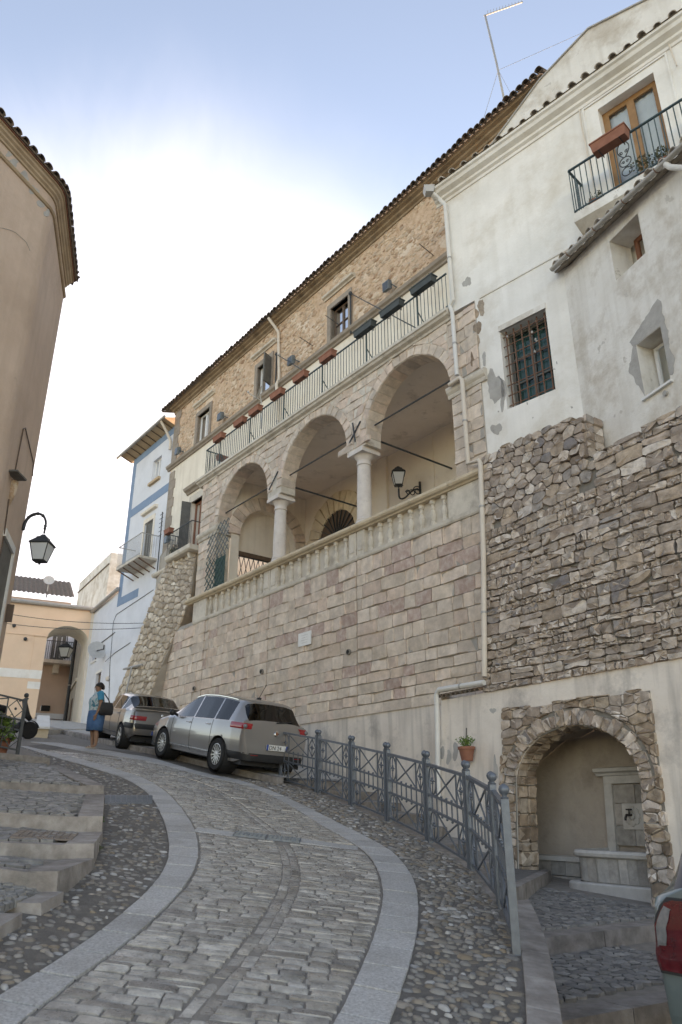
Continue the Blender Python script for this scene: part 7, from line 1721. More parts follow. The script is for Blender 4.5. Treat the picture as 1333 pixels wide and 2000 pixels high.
for o in (.2, -.7, -1.8, -3.0): rows.append([frr.P(.9 + k * .11, o, zr0 + .52 * (.2 - o) * 1.0 + (.04 if k % 2 else -.02)) for k in range(90)])
mb.grid(rows); mb.build('roof_tiles', 'tile', AH, smooth=False, kind='stuff', fix=False)
DS2 = thing('satellite_dish', 'grey satellite dish above the roof of the archway house', 'satellite dish', FA.P(2.4, -2, 9.5)); c = frr.at(96, 1134, -.5); q = Vector((.4, -.85, .35)).to_track_quat('Z', 'Y').to_matrix()
mb = MB(); mb.lathe(c, [(x, x * x * .4) for x in np.linspace(.01, .26, 6)] + [(.27, .05), (.01, -.01)], 18, q); mb.build('dish', 'dish_grey', DS2, smooth=40); mb = MB(); mb.tube([c, c - Vector((0, 0, .9))], .03, 5); mb.build('pole', 'zinc', DS2)
mb = MB(); mb.box(FA, -.02, .14, .02, .1, 3, gtop - .1); mb.build('drainpipe', 'pipe_cream', AH)
for u, v in ((28, 1222), (50, 1248)): mb = MB(); c = FA.at(u, v, .04); mb.ball(c, .09); mb.build('wall_fitting', 'iron', AH, smooth=True)
# two power lines across the street
for k, (a, b, lab) in enumerate((((-60, 1183), (280, 1217), 'upper thin cable strung across the archway house'), ((-60, 1205), (280, 1226), 'lower thin cable strung across the archway house'))):
    p = atY(*a, 31); q = FM.at(*b, .05); mb = MB(); mb.tube([p.lerp(q, t) - Vector((0, 0, .25 * 4 * t * (1 - t))) for t in np.linspace(0, 1, 12)], .012, 4); mb.build('overhead_cable', 'iron', None, label=lab, cat='cable')
# houses seen through the archway
IH = thing('inner_house', 'pink house with a railed balcony door seen through the archway', 'house', FA.P(2, -9, 4))
FI = FA.off(-8.0); dz_ = rect(FI, 101, 128, 1236, 1291); zsl = FI.sz(110, 1293)[1]
m = MB(); wall_holes(m, FI, -3, 9, 2, zsl - .1, [(*rect(FI, 80, 98, 1378, 1388), .1)]); m.build('lower_wall', 'pink_plaster', IH, fix=False)
m = MB(); wall_holes(m, FI, -3, 9, zsl - .1, max(dz_[3] + .6, zsl + 2.6), [(*dz_, .2)]); m.build('upper_wall', 'blue_white', IH, fix=False)
casement(IH, FI, *dz_, -.1, 'shutter_grey', 2, .2, panel=0, glz='frosted', behind=None, name='balcony_door')
mb = MB(); mb.box(FI, dz_[0] - .6, dz_[1] + .8, 0, .8, zsl - .2, zsl); mb.build('balcony_slab', 'limestone', IH); mb = MB(); c_ = (dz_[0] + dz_[1]) / 2; mb.box(FI, c_ - .15, c_ + .15, 0, .5, zsl - .7, zsl - .2); mb.build('balcony_console', 'limestone', IH)
mb = MB(); mb.bar(FI.P(dz_[0] - .55, .75, zsl + 1.05), FI.P(dz_[1] + .75, .75, zsl + 1.05), .04); mb.build('balcony_rail', 'iron', IH)
mb = MB(); mb.bar((0, 0, 0), (0, 0, 1.05), .022); br3 = mb.mesh('balcony_bar', 'iron')
for k in range(20): inst('balcony_bar', br3, IH, FI.P(dz_[0] - .55 + (dz_[1] - dz_[0] + 1.3) * k / 19, .75, zsl))
mb = MB(); r_ = rect(FI, 80, 98, 1378, 1389); mb.box(FI, r_[0], r_[1], .0, .06, r_[2], r_[3]); mb.build('dark_panel', 'interior', IH)
mb = MB(); zw = FI.sz(90, 1393)[1]; mb.box(FI, -3, 9, 0, .03, 2, zw); mb.build('skirting', 'blue_white', IH)
ld = az(-23.5); ln_ = np.array([ld[1], -ld[0], 0])
if ln_ @ np.array([*FA.d[:2], 0]) < 0: ln_ = -ln_
FN = Fr(np.array(FA.P(as0 - .02, -2.2, 0)), ld, ln_)
LN = thing('lane_wall_house', 'tan weathered house along the lane behind the archway', 'house', FN.P(2, 0, 3.5))
m = MB(); wall_holes(m, FN, 0, 9, 2, 9.5, []); m.build('wall', 'tan_plaster', LN, fix=False)
mb = MB(); mb.box(FN, 0, 9, 0, .08, 6.1, 6.25); mb.build('string_course', 'limestone', LN)
for s0 in (1.2, 3.6): mb = MB(); mb.box(FN, s0, s0 + .9, .005, .03, 3.2, 5.4); mb.build('door', 'wood_brown', LN)
pipe([FN.P(3.0, .15, 9.2), FN.P(3.0, .15, 3.4)], .09, 'iron', LN)
PL = thing('lane_lantern', 'small black lantern hanging under the archway', 'street lamp', FA.P(ac, -2.4, aap - .4)); c = FA.off(-2.4).at(127, 1284); lantern_body(PL, c, .75, .55, 'frosted'); mb = MB(); mb.tube([c + Vector((0, 0, .72)), c + Vector((0, 0, 1.25))], .025, 5); mb.build('hanger', 'iron', PL)
# stone block and paving step before the archway
SBK = thing('stone_bench', 'white sloping stone slab on a tan base beside the archway', 'bench', gpt(80, 1440))
c = gpt(80, 1441); bfr = Fr(np.array(c), az(68), np.array([az(68)[1], -az(68)[0], 0])); k = c.y / FPX * 1.0
w = 12.0 * k
mb = MB(); mb.box(bfr, -w, w, -.8, 0, c.z - .1, c.z + 16 * k); mb.build('base', 'coping', SBK)
mb = MB(); z0 = c.z + 16 * k; mb.hexa([bfr.P(-w * 1.05, -.9, z0), bfr.P(w * 1.1, -.9, z0), bfr.P(w * 1.1, .08, z0), bfr.P(-w * 1.05, .08, z0), bfr.P(-w * .95, -1.0, z0 + 32 * k), bfr.P(w * .95, -1.0, z0 + 32 * k), bfr.P(w * 1.1, .08, z0 + .06), bfr.P(-w * 1.05, .08, z0 + .06)]); mb.build('slab', 'white_plaster', SBK)
fp_ = MB(); a, b = gpt(84, 1441), gpt(240, 1452)
g1 = [gpt(60, 1436), gpt(120, 1434), gpt(170, 1433), gpt(215, 1434)]
fp_.grid([[Vector(p) + Vector((0, 0, .16)) for p in g1], [Vector(p) + Vector((-5.5, 14, 14 * .075 + .2)) for p in g1]]); fp_.grid([[Vector(p) - Vector((0, 0, .1)) for p in g1], [Vector(p) + Vector((0, 0, .16)) for p in g1]]); fp_.build('forecourt', 'far_paving', None, kind='structure', fix=False)
# ================================================================ STREET FENCE
ORD = ['farthest', 'second farthest', 'third farthest', 'middle', 'third nearest', 'second nearest', 'nearest']
EXTRA = ['beside the silver car', 'just downhill of the silver car', 'in front of the upper side stairs', 'halfway along the side stairs', 'below the hanging flower pot', 'beside the foot of the side stairs', 'swung out towards the fountain court']
pst = MB(); pst.bx(-.03, .03, -.03, .03, -.12, 1.04); pst_me = pst.mesh('post', 'fence_grey')
bl = MB(); bl.lathe((0, 0, 1.04), [(.03, 0), (.034, .012), (.02, .02), (.02, .03), (.036, .045), (.044, .07), (.036, .097), (.01, .114)], 12); bl_me = bl.mesh('ball_finial', 'fence_grey', smooth=50)
bb2 = MB(); bb2.ball((0, 0, 0), .017, 6, 5); bb_me = bb2.mesh('knob', 'fence_grey', smooth=True)
for i in range(7):
    a = np.array(POSTS[i]); b = np.array(POSTS[i + 1]); t = (b - a) / np.linalg.norm(b - a)
    a = a + t * .055; b = b - t * .055; Ln = np.linalg.norm(b - a); A3 = np.array([*a, G(*a) + .015]); B3 = np.array([*b, G(*b) + .015])
    FP = thing('fence_panel', '%s panel of the grey iron street fence, %s' % (ORD[i], EXTRA[i]), 'fence', A3, 'grey iron fence panels along the street')
    def P(x, h, k=0.0, A3=A3, B3=B3, Ln=Ln): p = A3 + (B3 - A3) * x / Ln; return Vector((p[0], p[1], p[2] + h))
    rz_ = rotz(t)
    for q in (A3, B3): po = inst('post', pst_me, FP, q, rz=rz_); inst('ball_finial', bl_me, po, q, rz=0)
    for po in [o for o in FP.children]:
        for ch in po.children: ch.location = (0, 0, 0)
    x0, x1 = .03, Ln - .03
    for h, w in ((.06, .03), (.42, .03), (.60, .03), (.98, .045)): mb = MB(); mb.bar(P(x0, h), P(x1, h), w, .028 if h < .9 else .035); mb.build('rail', 'fence_grey', FP)
    rw = (x1 - x0) * .22
    for z0, z1 in ((.075, .405), (.615, .96)):
        zc = (z0 + z1) / 2; rh = (z1 - z0) / 2; xc = x0 + rw * .5
        mb = MB(); mb.tube([P(xc + rw * .46 * math.cos(u), zc + rh * math.sin(u)) for u in np.linspace(0, 2 * math.pi, 21)[:-1]], .010, 5, closed=True); ro_ = mb.build('ring', 'fence_grey', FP, smooth=True)
        def cross(xc, par):
            mb = MB(); mb.bar(P(xc, zc - rh), P(xc, zc + rh), .010); mb.bar(P(xc - rw * .3, zc), P(xc + rw * .3, zc), .012)
            for dx, dz in ((0, 0), (.03, 0), (-.03, 0), (0, .03), (0, -.03)): mb.ball(P(xc + dx, zc + dz), .018, 6, 4)
            mb.build('ornament', 'fence_grey', par, smooth=True, fix=False)
        cross(xc, ro_)
        for xx in (x0 + rw, x1 - rw): mb = MB(); mb.bar(P(xx, z0), P(xx, z1), .018); mb.build('upright', 'fence_grey', FP)
        mb = MB(); mb.bar(P(x0 + rw, z0), P(x1 - rw, z1), .016); mb.build('diagonal', 'fence_grey', FP); mb = MB(); mb.bar(P(x0 + rw, z1), P(x1 - rw, z0), .0155); mb.build('diagonal', 'fence_grey', FP)
        xd = x1 - rw * .5; mb = MB(); q = [P(xd, z0), P(xd + rw * .46, zc), P(xd, z1), P(xd - rw * .46, zc)]
        for k in range(4): mb.bar(q[k], q[(k + 1) % 4], .013)
        do = mb.build('diamond', 'fence_grey', FP, fix=False); cross(xd, do)
    for k in range(7):
        xx = x0 + (x1 - x0) * (k + .6) / 7.2; mb = MB(); e = .03 if 1 <= k <= 5 else 0; mb.bar(P(xx, .42 - e), P(xx, .60 + e), .014); vb = mb.build('bar', 'fence_grey', FP)
        if e: inst('knob', bb_me, vb, P(xx, .63)); inst('knob', bb_me, vb, P(xx, .39))
# ================================================================ CARS
def interp(x, pts): return float(np.interp(x, [p[0] for p in pts], [p[1] for p in pts]))
def build_car(name, label, group, loc, heading, pitch, roll, C):
    car = thing(name, label, 'car', loc, group)
    Mx = Matrix.Translation(Vector(loc)) @ Matrix.Rotation(heading, 4, 'Z') @ Matrix.Rotation(-pitch, 4, 'Y') @ Matrix.Rotation(roll, 4, 'X')
    T = lambda p: Mx @ Vector(p)
    top, belt, plan, wr = C['top'], C['belt'], C['plan'], C['wr']; W = C['W'] / 2; zbot = C.get('zbot', .20)
    xr, xf = top[0][0], top[-1][0]
    def sec(x):
        zt = interp(x, top); zb = min(interp(x, belt), zt - .02); k = interp(x, plan) * W; g = max(0., min(1., (zt - zb) / .40)); zl = min(interp(x, C['low']), zt - .06)
        pts = []
        NB = 14
        for i in range(NB + 1):
            f = i / NB; z = zl + (zb - zl) * f; h = (z - .2) / max(.3, (interp(x, belt) - .2))
            y = k * (.925 + .075 * math.sin(min(1, max(0, h) / .62) * math.pi / 2)) if h < .62 else k * (1 - .035 * ((h - .62) / .38) ** 2)
            if f < .08: y -= .03
            pts.append((y, z))
        ys = pts[-1][0]; w_ = interp(x, wr) * W
        pts.append((ys - .018 * g - (1 - g) * .06 * k, zb + .012 * g + (zt - zb) * .35 * (1 - g)))
        pts.append((w_ * g + (1 - g) * k * .80, zt - .095 * g - (1 - g) * (zt - zb) * .38))
        pts.append((w_ * g - .055 * g + (1 - g) * k * .62, zt - .045 * g - (1 - g) * (zt - zb) * .2))
        pts.append((w_ * .6 * g + (1 - g) * k * .34, zt - .012 * g - (1 - g) * (zt - zb) * .06)); pts.append((0, zt))
        return pts
    xs = sorted(set([round(v, 4) for v in list(np.arange(xr, xf, .05)) + [xf] + C['cuts']])); secs = [sec(x) for x in xs]; n = len(secs[0]); NB = 14
    sets = {}
    def regionof(x, j):
        for nm, x0, x1, j0, j1 in C['glass']:
            if x0 <= x <= x1 and j0 <= j < j1: return nm
        for nm, x0, x1, z0, z1, js in C.get('dark', []):
            pass
        return 'body'
    wh = C['wheels']; Rw = C['Rw']; Ra = Rw * 1.16; zw = Rw
    inside = [[False] * n for _ in xs]; P3 = []
    for i, x in enumerate(xs):
        row = []
        for j, (y, z) in enumerate(secs[i]):
            xx, zz = x, z
            if j <= NB:
                for wx in wh:
                    d = math.hypot(x - wx, z - zw)
                    if d < Ra: inside[i][j] = True; s_ = Ra / max(.03, d); xx, zz = wx + (x - wx) * s_, zw + (z - zw) * s_
            row.append((xx, y, zz))
        P3.append(row)
    for side in (1, -1):
        for i in range(len(xs) - 1):
            for j in range(n - 1):
                if j < NB and all((inside[i][j], inside[i + 1][j], inside[i][j + 1], inside[i + 1][j + 1])): continue
                xm = (xs[i] + xs[i + 1]) / 2; nm = regionof(xm, j)
                key = nm if nm in ('body', 'windscreen', 'rear_window') else nm + ('_l' if side > 0 else '_r')
                mb = sets.setdefault(key, MB()); q = [P3[i][j], P3[i + 1][j], P3[i + 1][j + 1], P3[i][j + 1]]
                q = [T((a, b * side, c)) for a, b, c in q]; mb.add(q if side > 0 else q[::-1], [(0, 1, 2, 3)])
    for row, rev in ((P3[0], 0), (P3[-1], 1)):
        ring = [T((a, b, c)) for a, b, c in row] + [T((a, -b, c)) for a, b, c in reversed(row[:-1])]; sets['body'].add(ring, [tuple(range(len(ring)))])
    for k, mb in sets.items():
        nm = 'body' if k == 'body' else ('side_window' if k.startswith('side') else k)
        o = mb.build(nm, C['paint'] if k == 'body' else 'car_glass', car, fix=False); me = o.data
        bm = bmesh.new(); bm.from_mesh(me); bmesh.ops.remove_doubles(bm, verts=bm.verts, dist=.0008); bmesh.ops.recalc_face_normals(bm, faces=bm.faces); bm.to_mesh(me); bm.free()
        me.polygons.foreach_set('use_smooth', [True] * len(me.polygons)); me.set_sharp_from_angle(angle=R(42))
    def yat(x, z):
        s = sec(x); zs_ = [p[1] for p in s]; 
        if z >= zs_[-1]: return None
        for a, b in zip(s, s[1:]):
            if a[1] <= z <= b[1] and b[1] > a[1]: return a[0] + (b[0] - a[0]) * (z - a[1]) / (b[1] - a[1])
        return s[0][0]
    def outline(z, x0, rear=True):    # plan outline at height z, from the side at x0 round the end
        pts = []; rng = np.arange(x0, xr - .001, -.01) if rear else np.arange(x0, xf, .01)
        last = None
        for x in rng:
            y = yat(x, z)
            if y is None: break
            pts.append((x, y)); last = (x, y)
        if last[1] > .02: pts.append((last[0], 0.0))
        return resample([np.array(p) for p in pts], .01)
    def patch(name, mat, x0, z0, z1, l0, l1, side, off=.012, rear=True, parent=None, nz=4, taper=0.0):
        mb = MB(); rows = []
        for i in range(nz + 1):
            z = z0 + (z1 - z0) * i / nz; o = outline(z, x0, rear); a, b = l0, l1 - taper * abs(i / nz - .5) * 2
            idx = np.linspace(a / .01, min(len(o) - 1, b / .01), 14); row = []
            for t in idx:
                k = int(t); p = o[k]; q = o[min(len(o) - 1, k + 1)] - o[max(0, k - 1)]; l = np.linalg.norm(q) or 1; nn = np.array([-q[1], q[0]]) / l
                if not rear: nn = -nn
                if nn[1] < -.2 or (rear and nn[0] > .3): nn = -nn
                e = off * (1 if 0 < i < nz else .2); row.append(T((p[0] + nn[0] * e, side * (p[1] + nn[1] * e), z)))
            rows.append(row)
        mb.grid(rows); return mb.build(name, mat, parent or car, smooth=50)
    # wheels
    for wx in wh:
        for side in (1, -1):
            y0 = side * (W - .10); we = thing('wheel', None, None, (0, 0, 0)); we.parent = car; c = T((wx, y0, Rw)); we.location = c - wloc(car)
            ax = (Mx.to_3x3() @ Vector((0, side, 0))).to_track_quat('Z', 'Y').to_matrix(); rr_ = Rw
            mb = MB(); mb.lathe(c, [(rr_ * .66, -.10), (rr_ * .93, -.10), (rr_ * .985, -.075), (rr_, -.04), (rr_, .04), (rr_ * .985, .075), (rr_ * .93, .10), (rr_ * .68, .095), (rr_ * .665, .07)], 36, ax); mb.build('tyre', 'tyre', we, smooth=40)
            mb = MB(); mb.lathe(c, [(rr_ * .665, -.05), (rr_ * .665, .088), (rr_ * .62, .092), (rr_ * .60, .03), (rr_ * .2, .02), (.01, .02)], 36, ax)
            rim = mb.build('rim', 'alloy', we, smooth=40); sp_ = MB()
            for k in range(C['spokes']):
                an = 2 * math.pi * k / C['spokes']; u = ax @ Vector((math.cos(an), math.sin(an), 0)); v = ax @ Vector((0, 0, 1)); tq = u.cross(v) * (.014 if C['spokes'] > 8 else .035); p0 = c + u * rr_ * .10 + v * .075; p1 = c + u * rr_ * .63 + v * .086
                sp_.hexa([p0 - tq - v * .02, p0 + tq - v * .02, p0 + tq, p0 - tq, p1 - tq * .8 - v * .02, p1 + tq * .8 - v * .02, p1 + tq * .8, p1 - tq * .8])
            sp_.lathe(c, [(rr_ * .16, .05), (rr_ * .16, .078), (rr_ * .05, .085)], 14, ax); sp_.build('spokes', 'alloy', rim, fix=False)
            dk = MB(); dk.lathe(c, [(rr_ * .60, .025), (.01, .024)], 24, ax); dk.build('brake_shadow', 'car_black', rim, fix=False)
            mb = MB(); cw = T((wx, side * (W - .12), Rw)); mb.grid([[cw + ax @ Vector((Ra * math.cos(t), Ra * math.sin(t), h)) for t in np.linspace(0, 2 * math.pi, 33)] for h in (.105, -.25)]); mb.lathe(cw, [(Ra, -.25), (.01, -.251)], 30, ax); mb.build('wheel_well', 'car_black', car, fix=False)
    mb = MB(); mb.hexa([T(p) for p in ((xr + .15, -W * .8, .2), (xf - .2, -W * .8, .2), (xf - .2, W * .8, .2), (xr + .15, W * .8, .2), (xr + .15, -W * .8, .34), (xf - .2, -W * .8, .34), (xf - .2, W * .8, .34), (xr + .15, W * .8, .34))]); mb.build('underbody', 'car_black', car)
    for xx in C.get('seats', (.35, -.55)):
        for yy in ((.38, -.38) if xx > 0 else (.40, 0, -.40)):
            mb = MB(); w_ = .22 if xx > 0 else .19; zs_ = .34
            mb.hexa([T(p) for p in ((xx, yy - w_, zs_), (xx + .45, yy - w_, zs_), (xx + .45, yy + w_, zs_), (xx, yy + w_, zs_), (xx, yy - w_, .56), (xx + .45, yy - w_, .58), (xx + .45, yy + w_, .58), (xx, yy + w_, .56))])
            mb.hexa([T(p) for p in ((xx - .06, yy - w_, .50), (xx + .08, yy - w_, .50), (xx + .08, yy + w_, .50), (xx - .06, yy + w_, .50), (xx - .20, yy - w_ * .8, 1.08), (xx - .10, yy - w_ * .8, 1.08), (xx - .10, yy + w_ * .8, 1.08), (xx - .20, yy + w_ * .8, 1.08))])
            mb.ball(T((xx - .17, yy, 1.17)), .12, 8, 6, (.45, 1, .7)); mb.build('seat', 'car_cloth', car, fix=False)
    mb = MB(); mb.hexa([T(p) for p in ((.75, -.7, .6), (1.15, -.7, .6), (1.15, .7, .6), (.75, .7, .6), (.80, -.7, .88), (1.15, -.7, .92), (1.15, .7, .92), (.80, .7, .88))]); mb.build('dashboard', 'car_black', car)
    # door seams, handles, mirrors
    for side in (1, -1):
        for x in C['seams']:
            pts = [(x, p[0], p[1]) for p in sec(x)[1:NB + 1]]; mb = MB(); mb.tube([T((a, side * (b + .001), c)) for a, b, c in pts], .005, 4); mb.build('door_seam', 'car_black', car, fix=False)
        mb = MB(); x0, x1 = C['seams'][-1], C['seams'][0]; mb.tube([T((x, side * (yat(x, .36) + .004), .34)) for x in np.linspace(x0, x1, 10)], .012, 5); mb.build('sill_trim', C.get('sill', 'chrome'), car, fix=False)
        for x in C['handles']:
            z = interp(x, belt) - .10; y = yat(x, z); mb = MB(); mb.tube([T((x + d, side * (y + e), z)) for d, e in ((-.09, .004), (-.07, .03), (.05, .03), (.07, .004))], .013, 6); mb.build('door_handle', C.get('handle', C['paint']), car, smooth=True, fix=False)
        xm = C['mirror']; z = interp(xm, belt) + .06; y = yat(xm, interp(xm, belt) - .03); c = T((xm, side * (y + .12), z + .02)); mb = MB(); mb.ball(c, .1, 10, 8, (.75, .95, .75)); mb.bar(T((xm, side * (y - .02), z - .03)), c, .05); mb.build('mirror', 'car_black', car, smooth=True, fix=False)
    return car, T, patch, outline, yat, interp
def plate(T, x, y0, y1, z0, z1, car, text=None, blue=True):
    mb = MB(); mb.hexa([T(p) for p in ((x, y0, z0), (x, y1, z0), (x - .012, y1, z0), (x - .012, y0, z0), (x, y0, z1), (x, y1, z1), (x - .012, y1, z1), (x - .012, y0, z1))]); po = mb.build('number_plate', 'plate_white', car)
    if blue:
        for a, b in ((y1 - .045, y1), (y0, y0 + .045)): mb = MB(); mb.add([T((x - .0135, q, z)) for q, z in ((a, z0), (b, z0), (b, z1), (a, z1))], [(0, 1, 2, 3)]); mb.build('blue_strip', 'plate_blue', po, fix=False)
    if text:
        cu = bpy.data.curves.new('plate_text', 'FONT'); cu.body = text; cu.size = (z1 - z0) * 1.0; cu.extrude = .0008
        ob = bpy.data.objects.new('plate_text', cu); COL.objects.link(ob); ob.parent = po; cu.materials.append(MAT['black_print'])
        me_ = bpy.data.meshes.new_from_object(ob); bpy.data.objects.remove(ob); ob = bpy.data.objects.new('plate_text', me_); COL.objects.link(ob); ob.parent = po
        u = (T((0, -1, 0)) - T((0, 0, 0))); w = (T((0, 0, 1)) - T((0, 0, 0))); nrm = u.cross(w); m4 = Matrix((u, w, nrm)).transposed().to_4x4(); p = T((x - .015, y1 - .055, z0 + (z1 - z0) * .16)); m4.translation = p - wloc(po); ob.matrix_local = m4
SLOPE = math.atan(.155)
hd = rotz(d1)
cc = np.array([-3.40, 17.35]) + np.array([.788, .616]) * .77
SILVER = dict(W=1.78, paint='paint_silver', top=[(-2.27, .50), (-2.25, .62), (-2.20, .80), (-2.16, .98), (-2.10, 1.10), (-1.78, 1.47), (-1.70, 1.515), (-1.2, 1.56), (-.6, 1.585), (0, 1.57), (.35, 1.51), (.75, 1.36), (1.35, 1.06), (1.75, .97), (2.15, .84), (2.38, .68), (2.46, .55), (2.48, .42)],
    belt=[(-2.3, 1.04), (-1.5, 1.02), (0, .985), (1.2, .94), (1.8, .84), (2.4, .62)], plan=[(-2.27, .80), (-2.15, .90), (-1.8, .965), (-1.2, 1.0), (1.2, 1.0), (1.8, .95), (2.2, .86), (2.48, .62)], wr=[(-2.2, .70), (-1.7, .70), (-.6, .74), (.4, .72), (1.3, .74)],
    low=[(-2.27, .42), (-2.1, .30), (-1.9, .24), (1.9, .22), (2.2, .24), (2.48, .34)], wheels=(-1.35, 1.35), Rw=.325, spokes=14,
    cuts=[-2.09, -1.80, -1.62, -1.58, -1.0, -.95, -.05, .0, .9, 1.32], glass=[('rear_window', -2.09, -1.80, 16, 19), ('side_rear', -1.58, -1.0, 15, 16), ('side_mid', -.95, -.05, 15, 16), ('side_front', .0, .9, 15, 16), ('windscreen', .40, 1.32, 16, 19)], seams=[.95, -.02, -.98], handles=[.12, -.80], mirror=.82, handle='chrome')
car, T, patch, outl, yat, _ = build_car('parked_car', 'silver hatchback parked nearest the fence with its left wheels on the street', 'cars parked beside the stone wall', (cc[0], cc[1], G(*cc) + .055), hd, SLOPE, R(2.0), SILVER)
for sd in (1, -1):
    tl = patch('tail_light', 'tail_red', -1.72, .90, 1.02, .0, .62, sd, .014)
    mb = MB(); o_ = outl(.96, -1.72); p = o_[46]; mb.ball(T((p[0] - .02, sd * p[1], .96)), .045, 10, 6); mb.build('reversing_lamp', 'tail_clear', tl, smooth=True)
    patch('bumper', 'car_black', -1.62, .30, .45, .0, 1.5, sd, .012, taper=.0)
    patch('rear_reflector', 'tail_red', -1.62, .40, .425, .75, .92, sd, .02, nz=2)
plate(T, -2.29, -.26, .26, .54, .65, car, 'DN 24')
mb = MB(); mb.tube([T((-2.12, -.02, 1.09)), T((-2.10, -.35, 1.13)), T((-2.06, -.45, 1.16))], .012, 5); mb.build('rear_wiper', 'car_black', car)
mb = MB(); mb.ball(T((-1.30, 0, 1.56)), .05, 8, 5, (1.2, .7, .5)); mb.tube([T((-1.30, 0, 1.57)), T((-1.52, 0, 1.86))], .007, 5); mb.build('roof_aerial', 'car_black', car, fix=False)
mb = MB(); ax = (T((-1, 0, .25)) - T((0, 0, 0))).to_track_quat('Z', 'Y').to_matrix(); mb.lathe(T((-2.195, 0, .87)), [(.055, 0), (.055, .02), (.04, .026), (.01, .027)], 16, ax); bd_ = mb.build('badge', 'chrome', car, smooth=40); mb = MB(); mb.lathe(T((-2.205, 0, .872)), [(.034, .018), (.03, .022), (.005, .023)], 14, ax); mb.build('badge_face', 'wood_red', bd_, smooth=40)
mb = MB()
for sd in (1, -1): mb.tube([T((x, sd * (interp(x, SILVER['wr']) * .89 - .02), interp(x, SILVER['top']) - .06)) for x in np.linspace(-1.5, .4, 14)], .012, 5)
mb.build('roof_trim', 'chrome', car, fix=False)
h2 = az(-31); ca = np.array([-5.80, 20.40]); ca = ca + h2[:2] * 1.27 + np.array([h2[1], -h2[0]]) * .72
DARK = dict(W=1.71, paint='paint_dark', top=[(-2.05, .50), (-2.04, .70), (-2.0, .95), (-1.95, 1.0), (-1.72, 1.05), (-1.62, 1.08), (-.95, 1.37), (-.75, 1.40), (-.2, 1.42), (.2, 1.40), (.4, 1.34), (1.1, .98), (1.2, .95), (1.9, .80), (2.1, .66), (2.2, .45)],
    belt=[(-2.1, .98), (-1.5, .97), (0, .92), (1.2, .88), (1.9, .74), (2.2, .5)], plan=[(-2.05, .84), (-1.9, .93), (-1.4, .99), (1.2, 1.0), (1.8, .93), (2.2, .70)], wr=[(-2, .72), (-1.6, .74), (-.8, .74), (.3, .73), (1.2, .78)],
    low=[(-2.05, .38), (-1.8, .26), (1.8, .2), (2.2, .3)], wheels=(-1.27, 1.27), Rw=.30, spokes=5, cuts=[-1.60, -.98, -.90, -.12, -.05, .8, -1.35, 1.08], glass=[('rear_window', -1.60, -.98, 16, 19), ('side_rear', -1.30, -.94, 15, 16), ('side_mid', -.88, -.12, 15, 16), ('side_front', -.05, .78, 15, 16), ('windscreen', .40, 1.08, 16, 19)], seams=[.85, -.08, -.95], handles=[.05, -.75], mirror=.70, sill='car_black')
car2, T, patch, outl, yat, _ = build_car('parked_car', 'dark grey notchback with rear spoiler parked ahead of the silver hatchback', 'cars parked beside the stone wall', (ca[0], ca[1], G(*ca) + .05), rotz(h2), SLOPE, R(2), DARK)
for sd in (1, -1):
    patch('tail_light', 'tail_red', -1.75, .74, .85, .12, .60, sd, .012); patch('bumper', 'car_black', -1.55, .52, .66, .0, 1.35, sd, .014)
mb = MB(); mb.grid([[T((-1.78, y, 1.06 + .02 * (1 - abs(y) / .7))) for y in np.linspace(-.70, .70, 9)], [T((-1.92, y, 1.09 + .035 * (1 - (y / .7) ** 2))) for y in np.linspace(-.70, .70, 9)], [T((-2.0, y, 1.075 + .035 * (1 - (y / .7) ** 2))) for y in np.linspace(-.72, .72, 9)], [T((-1.95, y, 1.03)) for y in np.linspace(-.70, .70, 9)]]); mb.build('spoiler', 'paint_dark', car2, smooth=60)
plate(T, -2.075, -.24, .24, .40, .50, car2)
mb = MB(); ax = (T((-1, 0, .1)) - T((0, 0, 0))).to_track_quat('Z', 'Y').to_matrix(); mb.lathe(T((-2.015, 0, .90)), [(.04, 0), (.04, .014), (.03, .02), (.005, .021)], 14, ax); mb.build('badge', 'alloy', car2, smooth=40)
mb = MB(); mb.tube([T((-1.7, .3, .24)), T((-2.03, .3, .24))], .03, 8); mb.build('exhaust', 'car_black', car2, smooth=40)
# green car cut by the right edge of the photograph
GREEN = dict(W=1.66, paint='paint_green', top=[(-1.85, .40), (-1.84, .62), (-1.82, .86), (-1.74, 1.05), (-1.52, 1.36), (-1.40, 1.43), (-.8, 1.47), (-.2, 1.47), (.2, 1.42), (.95, 1.02), (1.1, .98), (1.7, .82), (1.9, .62), (1.95, .42)],
    belt=[(-1.9, .98), (0, .92), (1.1, .88), (1.6, .76), (1.95, .5)], plan=[(-1.85, .86), (-1.75, .94), (-1.3, 1.0), (1.0, 1.0), (1.5, .94), (1.95, .7)], wr=[(-1.8, .80), (-1.4, .80), (.2, .76), (1, .8)],
    low=[(-1.85, .32), (-1.6, .24), (1.6, .2), (1.95, .3)], wheels=(-1.2, 1.2), Rw=.29, spokes=6, cuts=[-1.72, -1.50, -1.25, -.75, -.68, .1, .16, .75], glass=[('rear_window', -1.72, -1.50, 16, 19), ('side_rear', -1.25, -.75, 15, 16), ('side_mid', -.68, .1, 15, 16), ('side_front', .16, .75, 15, 16), ('windscreen', .35, .95, 16, 19)], seams=[.8, .13, -.72], handles=[.25, -.55], mirror=.7, sill='car_black')
hg = az(58); cgr = np.array([1.93, 5.10]) + hg[:2] * 1.80 + np.array([hg[1], -hg[0]]) * .72
car3, T, patch, outl, yat, _ = build_car('parked_car', 'green hatchback at the right edge showing one tall rear light', None, (cgr[0], cgr[1], -1.47), rotz(hg), 0.0, 0.0, GREEN)
